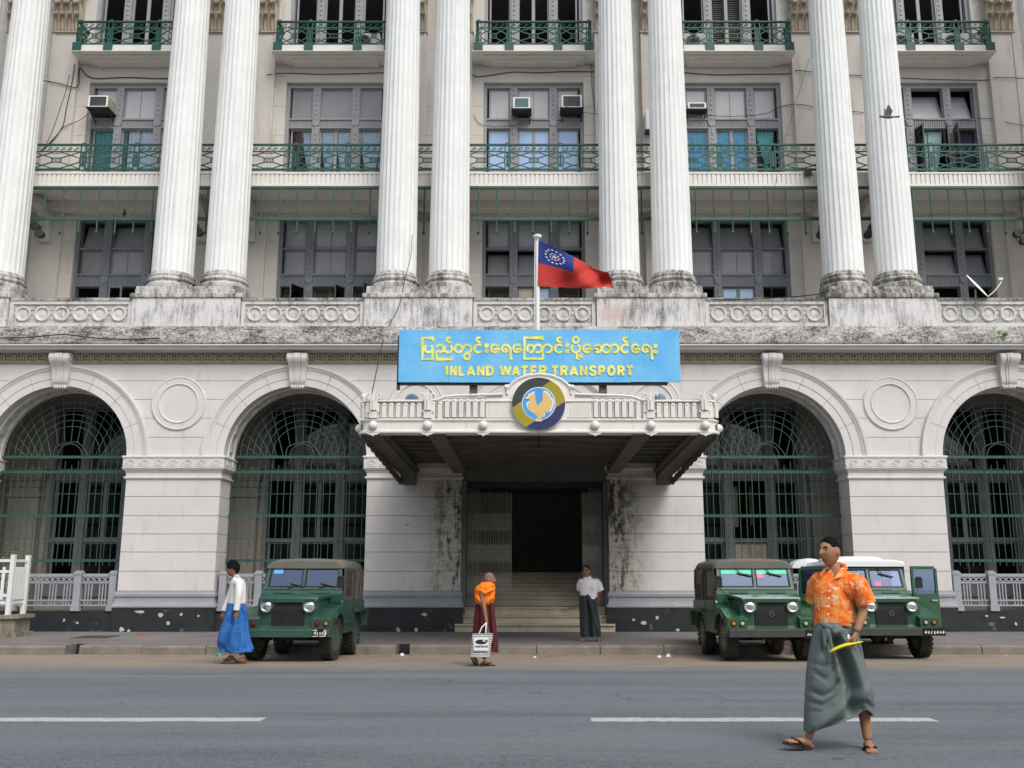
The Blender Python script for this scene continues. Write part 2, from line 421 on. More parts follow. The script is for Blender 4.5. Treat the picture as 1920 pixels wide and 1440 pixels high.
# pavement, kerb of separate stones with two drain mouths
drains = [xx(135, 1214, KERB0), xx(755, 1222, KERB0)]
pv = MB().box(-60, 60, KERB1 + .26, 30, -.4, PAVE)
segs = []; cuts = sorted(drains); x = -60
for dx in cuts: segs.append((x, dx-.13)); x = dx+.13
segs.append((x, 60))
for a, b_ in segs: pv.box(a, b_, KERB1-.0, KERB1+.26, -.4, PAVE - .001)
ground('pavement', pv, T['pave'])
k_root = ground('kerb', MB().box(-60, 60, KERB0+.05, KERB1-.03, -.4, -.02), T['kerb'])
for a, b_ in segs:
    cnt = max(1, round((b_-a)/1.25)); st = (b_-a)/cnt
    for i in range(cnt):
        x0, x1 = a+i*st+.007, a+(i+1)*st-.007
        if x1 < -16 or x0 > 16: continue
        dz, dy = random.uniform(-.012, .008), random.uniform(-.015, .015)
        q = MB().ext([(KERB0+dy, -.1), (KERB0+dy+.012, PAVE-.035+dz), (KERB0+dy+.045, PAVE+dz), (KERB1-.004, PAVE+dz+.003), (KERB1-.004, -.1)], x0, x1, 'x')
        part('kerb_stone', q, T['kerb'], k_root)
for dx in drains:
    part('drain_box', MB().box(dx-.13, dx+.13, KERB1+.2, KERB1+.25, -.3, PAVE-.01), T['black'], k_root)
solo('manhole_cover', MB().box(xx(150,1188,22), xx(212,1188,22), 21.55, 22.35, PAVE, PAVE+.012), T['dark_steel'], 'rusty flat iron cover lying in the pavement by the planter', 'manhole cover', (xx(181,1188,22), 22, PAVE))
for i, xj in enumerate(range(-15, 16, 2)):
    ground('pavement_joint', MB().box(xj+.3, xj+.318, KERB1+.3, 23.9, PAVE+.0005, PAVE+.002), T['kerb'])

# ------------------------------------------------------------------ the office building
bd = thing('office_building', 'long white colonnaded colonial office building with arches below and fluted columns above', 'building', (X0, YF, PAVE))
ZS, RA = 4.46, 1.79                                    # springing height and clear radius of the arches
ZPB, ZPM, ZCAP0 = .765, 1.146, 3.90
bays = [-3, -2, -1, 0, 1, 2, 3]
joints_p = [ZPM, 1.619, 2.084, 2.525, 2.97, 3.445, 3.90]
joints_s = [ZS, 4.932, 5.422, 5.902, 6.385, 6.83]

# --- piers
def pier_local():
    """parts of one pier centred on x=0; returns [(name, mb, mat, subparts)]"""
    W = 1.18
    core = MB().box(-W+.025, W-.025, YF+.03, YF+.82, PAVE, ZS+.05)
    out = [('core', core, T['wall'])]
    for a, b_ in zip(joints_p[:-1], joints_p[1:]):
        out.append(('stone_course', MB().box(-W, W, YF, YF+.84, a+.007, b_-.007), T['wall']))
    out.append(('plinth', MB().box(-W-.07, W+.07, YF-.07, YF+.9, PAVE-.02, ZPB-.012), T['plinth']))
    out.append(('base_moulding', MB().mould(-W, W, YF, YF+.84, [(.085,ZPB-.01),(.085,ZPB+.03),(.06,ZPB+.06),(.035,ZPB+.13),(.025,ZPB+.22),(.025,ZPB+.235),(.05,ZPB+.24),(.055,ZPB+.30),(.03,ZPB+.34),(.02,ZPM)]), T['basegrey']))
    out.append(('capital', MB().mould(-W, W, YF, YF+.84, [(.0,3.86),(.03,3.88),(.05,3.90),(.05,3.94),(.012,3.95),(.012,4.04),(.03,4.05),(.03,4.08),(.06,4.09),(.10,4.145),(.10,4.155),(.085,4.16),(.085,4.40),(.11,4.41),(.11,4.445),(.09,ZS)]), T['wall']))
    orn = MB(); nn = 7; st = 2*(W+.07)/nn
    for i in range(nn):                                  # running scroll in low relief
        cx = -W-.07+st*(i+.5)
        pts = [(cx+.10*math.cos(t)*(1-t/14), YF-.088, 4.285+.085*math.sin(t)*(1-t/14)) for t in [k*.5 for k in range(20)]]
        orn.tube(pts, .014, 5)
        orn.beam((cx-st*.48, YF-.09, 4.19), (cx-st*.14, YF-.09, 4.37), .035, .02)
        orn.tube([(cx-.12+.24*k/5, YF-.09, 4.195-.012*math.sin(PI*k/5)) for k in range(6)], .012, 4)
    for sx in (-1, 1):
        for i in range(2):
            cy = YF+.2+i*.42
            orn.tube([(sx*(W+.088), cy+.09*math.cos(t)*(1-t/14), 4.285+.085*math.sin(t)*(1-t/14)) for t in [k*.5 for k in range(20)]], .014, 5)
    out.append(('scroll_ornament', orn, T['wall']))
    return out
proto = None
pier_xs = [(k+.5)*B for k in range(-4, 4)]
for px in pier_xs:
    if proto is None:
        loc = pier_local()
        core = part('pier', loc[0][1].xf(lambda q: q + Vector((X0, 0, 0))), loc[0][2], bd)
        for nm, q, mt in loc[1:]: part(nm, q.xf(lambda q: q + Vector((X0, 0, 0))), mt, core)
        core.location.x = px; proto = core
    else: copy_tree(proto, bd, (px - pier_xs[0], 0, 0))
# paint flakes and damp on plinths and on the piers beside the door are separate skins of missing paint
chipm = M('bare_plaster_patch', (.50,.48,.44), .9, var=.12, vs=6)
def blob(cx, cz, rx, rz, y, seed, th=.004):
    rnd = random.Random(seed); N = 18
    ph = [rnd.uniform(.55, 1.2) for _ in range(N)]
    ph = [(ph[i-1]+2*ph[i]+ph[(i+1) % N])/4 for i in range(N)]
    return [(cx + rx*ph[i]*math.cos(2*PI*i/N), cz + rz*ph[i]*math.sin(2*PI*i/N)) for i in range(N)]
rnd = random.Random(5)
for px, py, rw, rh in ((262,1147,13,3.5),(301,1153,7,5),(228,1180,6,5),(241,1183,4,4),(315,1168,6,5),(340,1152,4,4),(372,1155,3,3),(120,1163,3,4),(145,1168,3,3),(1207,1168,8,5),(1232,1158,5,4),(1271,1181,5,3),(747,1182,5,5),(780,1181,5,4),(745,1178,3,3),(795,1152,9,4),(1850,1155,4,2),(1880,1158,8,2),(1905,1170,4,4),(1188,1162,4,3),(1265,1132,7,3)):
    Y = YF-.074; c0 = at(px, py, Y); sc = Y/1750
    ch = MB().ext(blob(c0[0], c0[2], rw*sc*.72, rh*sc*.8, Y, int(px)), Y, Y+.006)
    part('paint_flake', ch, chipm, bd)


# --- arches: voussoirs, outer moulding, backing, keystone
def arch_bay():
    back = MB(); N = 40
    arcp = [(RA*math.cos(PI - PI*i/N)*1.03, ZS + RA*math.sin(PI - PI*i/N)*1.03) for i in range(N+1)]
    back.ext([(-B/2, ZS), (arcp[0][0], ZS)] + arcp + [(B/2, ZS), (B/2, 6.86), (-B/2, 6.86)], YF+.022, YF+.8)
    sub = []
    nv = 8
    cuts = [PI*i/nv for i in range(nv+1)]
    for a0, a1 in zip(cuts[:-1], cuts[1:]):
        g = .0022
        sub.append(('voussoir', MB().arc([(RA,YF-.015),(1.975,YF-.015),(1.98,YF-.002),(1.985,YF-.028),(2.19,YF-.028),(2.19,YF+.06),(RA,YF+.06)], 0, ZS, a0+g, a1-g, 7), T['wall']))
    intr = MB().arc([(RA+.004,YF+.05),(RA+.004,YF+.30),(RA-.03,YF+.31),(RA-.03,YF+.36),(RA+.004,YF+.37),(RA+.004,YF+.66),(RA-.05,YF+.67),(RA-.05,YF+.8),(RA+.06,YF+.8),(RA+.06,YF+.05)], 0, ZS, 0, PI, 40)
    for i in range(12):                                   # sunk coffers read as little blocks on the soffit
        a = PI*(i+.5)/12
        intr.arc([(RA-.035,YF+.40),(RA+.01,YF+.40),(RA+.01,YF+.62),(RA-.035,YF+.62)], 0, ZS, a-.05, a+.05, 2)
    sub.append(('soffit_band', intr, T['wall']))
    om = MB().arc([(2.19,YF+.02),(2.19,YF-.04),(2.215,YF-.04),(2.225,YF-.06),(2.26,YF-.06),(2.27,YF-.085),(2.30,YF-.095),(2.335,YF-.095),(2.345,YF-.06),(2.345,YF+.02)], 0, ZS, 0, PI, 48)
    sub.append(('outer_moulding', om, T['wall']))
    return back, sub
def keystone():
    k = MB()
    prof = [(YF+.02,6.20),(YF-.06,6.20),(YF-.10,6.23),(YF-.10,6.27),(YF-.13,6.30),(YF-.15,6.40),(YF-.155,6.52),(YF-.17,6.62),(YF-.21,6.72),(YF-.28,6.80),(YF-.33,6.87),(YF-.345,6.95),(YF-.32,7.03),(YF-.26,7.06),(YF+.02,7.06)]
    for x0, x1, o in ((-.24,-.105,.0),(-.095,-.035,.018),(-.03,.03,.03),(.035,.095,.018),(.105,.24,.0)):
        q = MB().ext([(y-(o if y < YF else 0), z) for y, z in prof], x0, x1, 'x')
        k.join(q, lambda v: Vector((v.x*(.76+.28*(v.z-6.2)/.86), v.y, v.z)))
    for sx in (-1, 1):
        k.tube([(sx*.245, YF-.235+.1*math.cos(t)*(1-t/16), 6.94+.1*math.sin(t)*(1-t/16)) for t in [i*.5 for i in range(24)]], .018, 5)
    for i in range(5): k.ball((-.13+.065*i, YF-.09, 6.205), .035, .05, .05, 7, 5)
    return k
protoa = protok = None
for k in bays:
    if protoa is None:
        back, sub = arch_bay()
        sh = lambda q: q + Vector((X0, 0, 0))
        protoa = part('arch_wall', back.xf(sh), T['wall'], bd); protoa.location.x = k*B
        for nm, q, mt in sub: part(nm, q.xf(sh), mt, protoa, nm != 'voussoir', 30)
        protok = part('keystone', keystone().xf(sh), T['wall'], bd, True, 35); protok.location.x = k*B
    else:
        copy_tree(protoa, bd, ((k-bays[0])*B, 0, 0))
        copy_tree(protok, bd, ((k-bays[0])*B, 0, 0))
# --- spandrel courses between the arches, and roundels
def half(z, r=2.30): return math.sqrt(max(0, r*r - (z-ZS)**2)) if z-ZS < r else 0
protos = None
for px in pier_xs:
    if protos is None:
        hub = MB().box(-.5, .5, YF+.3, YF+.5, 5.0, 6.5).xf(sh)
        sp_ = part('spandrel', hub, T['wall'], bd); sp_.location.x = px; protos = sp_
        for a, b_ in zip(joints_s[:-1], joints_s[1:]):
            a2, b2 = a+.007, b_-.007; M_ = 8
            zs_ = [a2+(b2-a2)*i/M_ for i in range(M_+1)]
            L = [(-(B/2-half(z)), z) for z in zs_]; Rr = [(B/2-half(z), z) for z in zs_[::-1]]
            if b_ > 6.7: L = [(max(-B/2+.004, x), z) for x, z in L]; Rr = [(min(B/2-.004, x), z) for x, z in Rr]
            part('stone_course', MB().ext([(x, z) for x, z in L] + Rr, YF, YF+.05).xf(sh), T['wall'], sp_)
        rd = MB().lathe([(.69,-.0),(.69,.03),(.66,.045),(.645,.03),(.60,.028),(.52,.03),(.505,.05),(.49,.05),(.47,.02),(0,.015)], 0, YF, 48, 'y', 5.80)
        rd.xf(lambda v: Vector((v.x, 2*YF-v.y+.0, v.z)))
        part('roundel', rd.xf(sh), T['wall'], sp_, True, 25)
    else: copy_tree(protos, bd, (px-pier_xs[0], 0, 0))
XL, XR = bays[0]*B - B/2 + X0, bays[-1]*B + B/2 + X0
# --- frieze with Greek key
part('frieze', MB().box(XL, XR, YF-.02, YF+.5, 6.862, 7.10), T['frieze_ground'], bd)
part('fillet', MB().box(XL, XR, YF-.05, YF+.02, 6.832, 6.86), T['frieze'], bd)
gk = MB(); st = .285
for i in range(int((XR-XL)/st)):
    x = XL + i*st; y0, y1 = YF-.042, YF-.021
    for a, b_, c_, d_ in ((0,.035,6.87,7.09),(.06,.26,6.87,6.905),(.06,.10,6.905,7.09),(.10,.26,7.05,7.09),(.225,.26,6.94,7.05),(.14,.225,6.94,6.97),(.14,.165,6.97,7.02)):
        gk.box(x+a, x+b_, y0, y1, c_, d_)
o = part('key_pattern', gk, T['frieze'], bd); o['kind'] = 'stuff'
# --- cornice: clean corona, blackened weathering above
Yc = YF-.42
part('corona', MB().ext([(YF+.02,7.105),(YF-.06,7.105),(YF-.10,7.13),(Yc+.03,7.13),(Yc+.03,7.165),(Yc,7.17),(Yc,7.20),(Yc-.045,7.205),(Yc-.045,zz(646,Yc)),(YF+.02,zz(646,Yc))], XL, XR, 'x'), T['wall'], bd)
zc0, zc1 = zz(645.5, Yc), 7.82
part('cornice', MB().ext([(YF+.05,zc0),(Yc-.03,zc0),(Yc-.05,zc0+.03),(Yc-.05,zc0+.06),(Yc-.02,zc0+.07),(Yc-.01,zc0+.12),(Yc+.03,zc0+.17),(Yc+.035,zc0+.20),(Yc+.06,zc0+.22),(Yc+.09,zc0+.30),(Yc+.16,zc0+.36),(Yc+.34,zc1-.02),(YF+.05,zc1)], XL, XR, 'x'), T['cornice'], bd, True, 30)
part('terrace_slab', MB().box(XL, XR, YF+.06, YW+.3, 6.9, 7.80), T['upper'], bd)
part('terrace_fill', MB().box(XL, XR, YF+.5, YW+.3, 7.80, 8.3), T['upper'], bd)
# --- pedestals, plinth steps and columns
ped_xs = [(k+.5)*B for k in range(-4, 4)]
ZP0, ZP1, ZP2 = 7.80, 8.57, 8.93
def flutes(nf=24, depth=.042, per=5):
    out = []
    for i in range(nf):
        for j in range(per):
            u = j/per
            out.append(((i+u)/nf*2*PI, 1 - depth*math.sin(PI*min(1, max(0, (u-.16)/.84)))**.7 if u > .0 else 1))
    return out
FL = flutes()
def column_mb(h0=9.36, h1=20.2, r0=.545, r1=.44):
    b = MB(); N = len(FL); hs = [h0, h0+.05, h0+2, h0+4, h0+6, h0+8, h1-.1, h1]; vs = []
    for h in hs:
        t = (h-h0)/(h1-h0); r = r0 + (r1-r0)*t**1.25
        fl = 0 if h in (h0, h1) else 1
        for a, s in FL: vs.append((r*(s if fl else .985)*math.cos(a), 24.78 + r*(s if fl else .985)*math.sin(a), h))
    fs = [(i*N+k, i*N+(k+1) % N, (i+1)*N+(k+1) % N, (i+1)*N+k) for i in range(len(hs)-1) for k in range(N)]
    return b.add(vs, fs + [tuple((len(hs)-1)*N+k for k in range(N))])
def colbase_mb():
    r = .545
    return MB().lathe([(r+.09,8.93),(r+.10,8.95),(r+.11,9.0),(r+.105,9.06),(r+.075,9.09),(r+.045,9.10),(r+.035,9.13),(r+.045,9.16),(r+.075,9.17),(r+.085,9.20),(r+.075,9.24),(r+.05,9.26),(r+.05,9.275),(r+.065,9.30),(r+.055,9.33),(r+.02,9.345),(r+.005,9.40),(r-.03,9.45)], 0, 24.78, 40)
protop = None
for px in ped_xs:
    if protop is None:
        protop = part('pedestal', MB().box(-1.40, 1.40, YF+.0, YF+1.5, ZP0, ZP1).xf(sh), T['pedestal'], bd); protop.location.x = px
        part('cap_slab', MB().mould(-1.43, 1.43, YF-.03+.02, YF+1.5, [(0,ZP1+.002),(.03,ZP1+.03),(.03,ZP1+.12),(-.0,ZP1+.14),(-.06,ZP1+.145),(-.06,ZP1+.27),(-.1,ZP1+.28)]).xf(sh), T['colbase'], protop)
        cmesh = column_mb(); bmesh_ = colbase_mb()
        for sx in (-.71, .71):
            mv = lambda q, sx=sx: q + Vector((X0+sx, 0, 0))
            part('column_shaft', MB().join(cmesh, mv), T['column'], protop, True, 20)
            part('column_base', MB().join(bmesh_, mv), T['colbase'], protop, True, 40)
            part('plinth_block', MB().box(X0+sx-.66, X0+sx+.66, YF+.1, YF+1.46, ZP1+.2805, 8.93), T['colbase'], protop)
    else: copy_tree(protop, bd, (px-ped_xs[0], 0, 0))
# --- balustrades with rosettes
protob = None
for k in bays:
    if protob is None:
        w = B/2 - 1.42
        f = MB().box(-w, w, YF+.13, YF+.45, 7.80, 8.52)
        f.box(-w, w, YF+.07, YF+.13, 8.43, 8.52).box(-w, w, YF+.07, YF+.13, 7.81, 7.93)
        f.box(-w, -w+.10, YF+.07, YF+.13, 7.93, 8.43).box(w-.10, w, YF+.07, YF+.13, 7.93, 8.43)
        protob = part('balustrade', f.xf(sh), T['balus'], bd); protob.location.x = k*B
        part('coping', MB().box(X0-w+.004, X0+w-.004, YF+.05, YF+.5, 8.522, 8.60), T['cornice'], protob)
        st = (2*w-.2)/6
        ros = MB().lathe([(.205,.0),(.205,.05),(.185,.06),(.155,.055),(.15,.03),(.125,.012),(.09,.02),(0,.03)], 0, 0, 24, 'y', 0)
        ros.xf(lambda v: Vector((v.x, -v.y, v.z)))
        for i in range(6):
            cx = -w+.1+st*(i+.5)
            part('rosette', MB().join(ros, lambda v: v + Vector((X0+cx, YF+.13, 8.18))), T['balus'], protob, True, 30)
        fan = MB()
        for i in range(7):
            cx = -w+.1+st*i; cx = min(max(cx, -w+.125), w-.125)
            for sz in (-1, 1):
                for a in (-50, -25, 0, 25, 50):
                    if (i == 0 and a < 0) or (i == 6 and a > 0): continue
                    t = R(a)
                    fan.beam((cx+.07*math.sin(t), YF+.115, 8.18+sz*(.06+.05*math.cos(t))), (cx+.15*math.sin(t), YF+.115, 8.18+sz*(.09+.15*math.cos(t))), .02, .03)
            fan.box(cx-.035, cx+.035, YF+.105, YF+.13, 8.19, 8.215).box(cx-.035, cx+.035, YF+.105, YF+.13, 8.145, 8.17)
        part('fan_ornament', fan.xf(sh), T['balus'], protob)
    else: copy_tree(protob, bd, ((k-bays[0])*B, 0, 0))

# --- window wall: courses between window bays, lintels, pilasters
ZF = {1: .60, 2: 8.30, 3: 12.75, 4: 17.22}           # floor heights
WT = {2: 11.98, 3: 16.30, 4: 20.4}                    # window heads
WH = 1.52
wallmb = MB().box(XL, XR, YW+.35, YW+.6, 20.6, 21.4)
up = part('upper_wall', wallmb, T['upper'], bd)
course = {}
for (z0, z1) in ((8.3,9.3),(9.3,10.25),(10.25,11.2),(11.2,12.5),(12.5,13.6),(13.6,14.55),(14.55,15.5),(15.5,16.5),(16.5,17.4),(17.4,18.3),(18.3,19.3),(19.3,20.6)):
    me = MB().box(WH+.002, B-WH-.002, 0, .55, 0, z1-z0-.008).mesh('stone_course', T['upper'])
    for k in [-4] + bays: put('stone_course', me, up, (k*B, YW-YF, z0-PAVE))
for lv, za, zb in ((2, WT[2], 13.0), (3, WT[3], 17.3)):
    me = MB().box(-WH, WH, 0, .55, 0, zb-za).mesh('lintel', T['upper'])
    for k in bays: put('lintel', me, up, (k*B, YW-YF+.003, za-PAVE))
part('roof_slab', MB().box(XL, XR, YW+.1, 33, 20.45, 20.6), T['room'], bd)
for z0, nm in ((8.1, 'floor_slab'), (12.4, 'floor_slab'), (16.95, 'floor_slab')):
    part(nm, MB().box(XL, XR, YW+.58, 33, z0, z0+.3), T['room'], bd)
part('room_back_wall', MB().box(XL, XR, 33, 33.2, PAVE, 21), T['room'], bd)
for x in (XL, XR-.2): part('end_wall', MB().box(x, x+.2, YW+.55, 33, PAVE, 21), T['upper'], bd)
# --- pilasters with leafy capitals behind the columns
def capital_mb():
    b = MB(); w = .43; y = YW-.14
    b.box(-w, w, y+.0, YW, 17.93, 19.6)
    b.box(-w-.03, w+.03, y-.04, YW, 17.88, 17.94)
    for row, (z0, h, nn, o) in enumerate(((17.95,.50,4,.06),(18.22,.62,3,.09))):
        for i in range(nn):
            cx = -w + 2*w*(i+.5)/nn; hw = w/nn*.95
            pts = [(z0,0),(z0+h*.5,.03),(z0+h*.85,.08),(z0+h,.16),(z0+h*.93,.22),(z0+h*.84,.21)]
            vs = []
            for j, (z, d_) in enumerate(pts):
                s = (1, 1.1, 1.0, .8, .6, .4)[j]
                for q, e in ((-1,.0),(-.55,.05),(-.12,.015),(.12,.015),(.55,.05),(1,.0)): vs.append((cx+q*hw*s, y-d_-o*.3-e, z))
            fs = [(j*6+q, j*6+q+1, (j+1)*6+q+1, (j+1)*6+q) for j in range(5) for q in range(5)]
            b.add(vs, fs)
            b.ball((cx, y-.19-o*.3, z0+h*.9), hw*.55, .05, .06, 8, 5)
    for sx in (-1, 1):
        for (cx, cz, r_) in ((.33, 18.98, .20), (.12, 19.0, .13)):
            b.tube([(sx*(cx - .02) + r_*math.cos(t)*(1-t/15)*sx, y-.17, cz + r_*math.sin(t)*(1-t/15)) for t in [i*.45 for i in range(27)]], .04, 6)
        b.tube([(sx*.04, y-.06, 18.5), (sx*.10, y-.12, 18.75), (sx*.2, y-.17, 18.98)], [.03, .035, .04], 6)
        b.tube([(sx*.22, y-.05, 18.55), (sx*.32, y-.14, 18.8), (sx*.45, y-.2, 19.1)], [.03, .04, .05], 6)
    b.box(-w-.12, w+.12, y-.2, YW, 19.3, 19.6)
    return b
protoq = None
for px in ped_xs:
    for sx in (-.71, .71):
        if protoq is None:
            shq = lambda q: q + Vector((X0, 0, 0))
            b = MB().box(-.43, .43, YW-.12, YW+.0, 8.3, 17.9)
            b.box(-.43, -.36, YW-.145, YW-.12, 8.3, 17.9).box(.36, .43, YW-.145, YW-.12, 8.3, 17.9)
            protoq = part('pilaster', b.xf(shq), T['upper'], bd); protoq.location.x = px+sx
            part('pilaster_capital', capital_mb().xf(shq), M('tan_carved_capital', (.42,.36,.28), .85, var=.15, dirt=((.2,.16,.11), .35, 4, V1)), protoq, True, 45)
            part('bracket', MB().ext([(YW-.13, 12.0), (YW-.16,11.1), (YW-.24,11.12), (YW-.27,11.25), (YW-.24,11.5), (YW-.4,11.8), (YW-.9,12.02), (YW-.95,12.2), (YW-.13,12.2)], X0-.14, X0+.14, 'x'), T['upper'], protoq)
        else: copy_tree(protoq, bd, (px+sx-(ped_xs[0]-.71), 0, 0))
# ------------------------------------------------------------------ windows
COLS = [(-1.36, -.72), (-.48, .48), (.72, 1.36)]                  # side light, middle light, side light (clear openings)
def window(lv, k, rows, head, sill, mat, leaves=None, parent=bd, yw=YW, nm='window'):
    """rows: [(z0, z1, kind, three fillings)]; kind 'l' a row of lights; fillings name a material, 'open', 'hop:<mat>' (tilted in) or 'sw:<side>' (swung out)"""
    x = X0 + k*B; y0, y1 = yw+.16, yw+.30; f = MB()
    f.box(x-WH, x-1.42, yw+.10, yw+.34, sill, head).box(x+1.42, x+WH, yw+.10, yw+.34, sill, head)
    f.box(x-1.42, x+1.42, yw+.12, yw+.32, head-.13, head)
    for sx in (-1, 1):
        cx = x + sx*.60
        f.box(cx-.115, cx+.115, yw+.10, yw+.32, sill, head-.13)
        f.box(cx-.07, cx+.07, yw+.085, yw+.10, sill, head-.13)
        zc = sill+.3
        while zc < head-.2:                                       # bead ornament up the mullion
            f.ball((cx, yw+.08, zc), .04, .022, .05, 6, 4); zc += .16
    zs_ = sorted(set([r[0] for r in rows] + [r[1] for r in rows]))
    for r0, r1 in zip(rows[:-1], rows[1:]):                       # transom between this row and the next one up
        a, b_ = r0[1], r1[0]
        if b_-a > .15:
            for x0, x1 in ((x-1.42, x-.715), (x-.485, x+.485), (x+.715, x+1.42)):
                f.box(x0, x1, yw+.14, yw+.32, a, b_)
                f.box(x0, x1, yw+.09, yw+.14, b_-.05, b_).box(x0, x1, yw+.10, yw+.14, a, a+.03)
                q = x0+.04
                while q < x1-.05: f.box(q, q+.035, yw+.115, yw+.14, a+.035, b_-.055); q += .07
            for sx in (-1, 1):
                f.lathe([(.11,.0),(.11,.025),(.07,.035),(.06,.02),(0,.03)], x+sx*.6, yw+.062, 16, 'y', (a+b_)/2)
                f.ball((x+sx*.6, yw+.085, a-.16), .05, .035, .11, 8, 5)
        else:
            for x0, x1 in ((x-1.42, x-.715), (x-.485, x+.485), (x+.715, x+1.42)): f.box(x0, x1, yw+.15, yw+.31, a, b_)
    w = part(nm, f, mat, parent)
    for z0, z1, kind, fills in rows:
        for (a, b_), fl in zip(COLS, fills):
            x0, x1 = x+a-.005, x+b_+.005
            opts = fl.split(':'); mt = opts[-1]
            if opts[0] == 'void': continue
            if opts[0] in ('hop',):
                fr = sash(x0, x1, z0, z1, 0, 0); pn = MB().box(x0+.045, x1-.045, -.006, .006, z0+.045, z1-.045)
                t = R(20); rot = lambda v: Vector((v.x, yw+.25 + (v.z-z0)*math.sin(t) + v.y*math.cos(t), z0 + (v.z-z0)*math.cos(t)))
                part('sash', fr.xf(rot), mat, w); part('pane', pn.xf(rot), T[mt], w)
            elif opts[0] == 'sw':                                 # casement swung out to the street, hinged at one side
                side = int(opts[1]); ang = R(float(opts[2])); hx = x0 if side < 0 else x1
                wd = x1-x0
                fr = sash(0, wd, z0, z1, 0, 0); pn = MB().box(.045, wd-.045, -.006, .006, z0+.045, z1-.045)
                rot = lambda v: Vector((hx - side*v.x*math.cos(ang) + 0*v.y, yw+.17 - v.x*math.sin(ang) + v.y*math.cos(ang), v.z))
                part('sash', fr.xf(rot), mat, w); part('pane', pn.xf(rot), T[mt], w)
            else:
                two = (b_-a) > .8 and kind == 'd'
                spans = [(x0, (x0+x1)/2), ((x0+x1)/2, x1)] if two else [(x0, x1)]
                fr = MB()
                for p0, p1 in spans: fr.join(sash(p0, p1, z0, z1, yw+.2, yw+.25))
                if (b_-a) > .8 and kind == 'l': fr.box((x0+x1)/2-.012, (x0+x1)/2+.012, yw+.205, yw+.245, z0+.04, z1-.04)
                if kind == 'd' and z0 < 13: fr.box(x0, x1, yw+.205, yw+.245, z0+.62, z0+.68)
                part('sash', fr, mat, w)
                for p0, p1 in spans:
                    if mt == 'open': continue
                    part('pane', MB().box(p0+.045, p1-.045, yw+.22, yw+.232, z0+.045, z1-.045), T[mt], w)
    return w
def sash(x0, x1, z0, z1, ya, yb, t=.05):
    if ya == yb: ya, yb = -.022, .022
    b = MB()
    return b.box(x0, x0+t, ya, yb, z0, z1).box(x1-t, x1, ya, yb, z0, z1).box(x0+t, x1-t, ya, yb, z0, z0+t).box(x0+t, x1-t, ya, yb, z1-t, z1)
def shutter(w, x0, x1, z0, z1, y):
    """louvred leaf of separate slats"""
    b = sash(x0, x1, z0, z1, y, y+.035)
    o = part('shutter', b, T['shutter'], w)
    s = MB(); z = z0+.07
    while z < z1-.07: s.add(*slat(x0+.05, x1-.05, y, z)); z += .075
    q = part('shutter_slats', s, T['shutter'], w)
def slat(x0, x1, y, z):
    return ([(x0,y,z),(x1,y,z),(x1,y+.035,z+.05),(x0,y+.035,z+.05),(x0,y,z+.012),(x1,y,z+.012),(x1,y+.035,z+.062),(x0,y+.035,z+.062)],
            [(0,3,2,1),(4,5,6,7),(0,1,5,4),(1,2,6,5),(2,3,7,6),(3,0,4,7)])
def curtain(w, x0, x1, z0, z1, mt, y=YW+.275, gather=None, amp=.022, n=26):
    """hanging cloth; gather=(x centre, z) pulls it in to a tie"""
    vs = []; m = 14
    for j in range(m+1):
        z = z1 + (z0-z1)*j/m
        for i in range(n+1):
            u = i/n; x = x0 + (x1-x0)*u
            if gather:
                gx, gz, gw = gather
                t = min(1, max(0, (z1-z)/(z1-gz)))
                kk = 1 - (1-gw)*t**1.3 if z > gz else gw + (1-gw)*.5*min(1, (gz-z)/.8)
                x = gx + (x-gx)*kk + (0 if z > gz else 0)
            vs.append((x, y + amp*math.sin(u*n*1.15+j*.05), z))
    fs = [(j*(n+1)+i, j*(n+1)+i+1, (j+1)*(n+1)+i+1, (j+1)*(n+1)+i) for j in range(m) for i in range(n)]
    return part('curtain', MB().add(vs, fs), T[mt], w, True, 80)

G, D = 'pane_grey', 'pane_dark'
Z2 = (8.42, 9.84, 10.22, 10.98, 11.05, 11.85)
def win2(k, low, mid, top):
    return window(2, k, [(Z2[0], Z2[1], 'd', low), (Z2[2], Z2[3], 'l', mid), (Z2[4], Z2[5], 'l', top)], WT[2], 8.3, T['frame'])
w = win2(-3, (D,D,D), (G,G,G), (G,G,G))
w = win2(-2, ('void', 'void', 'void'), (G,G,G), ('hop:'+G,)*3)
part('sash', sash(-12.3, -11.9, 8.42, 9.84, YW+.05, YW+.09), T['frame'], w)
w = win2(-1, ('void','void','void'), (G,G,G), (G,G,G)); x = X0-B
for a, b_ in ((-1.36,-.72), (-.48,0), (0,.48), (.72,1.36)): shutter(w, x+a, x+b_, 8.42, 9.84, YW+.3)
for hx, sd, wd, an in ((-.72, 1, .62, 62), (.48, 1, .48, 62), (1.36, 1, .62, 65)):
    rot = lambda v: Vector((x+hx - v.x*math.cos(R(an)), YW+.17 - v.x*math.sin(R(an)) + v.y, v.z))
    part('sash', sash(0, wd, 8.42, 9.84, 0, 0).xf(rot), T['frame'], w)
    part('pane', MB().box(.045, wd-.045, -.006, .006, 8.465, 9.795).xf(rot), T[D], w)
w = win2(0, ('void', 'pane_blue', 'void'), ('hop:'+G,)*3, (G,G,G)); x = X0
for a, b_ in ((-1.36,-.72), (.72,1.36)): shutter(w, x+a, x+b_, 8.42, 9.84, YW+.3)
part('pane', MB().box(x-.44, x-.05, YW+.212, YW+.219, 8.46, 9.79), T['paper'], w)
w = win2(1, ('void', 'pane_blue', 'void'), (G,G,G), ('hop:'+G,)*3)
w = win2(2, ('void','void','void'), ('hop:'+G,)*3, ('hop:'+G,)*3)
w = win2(3, (D,D,D), (G,G,G), (G,G,G))

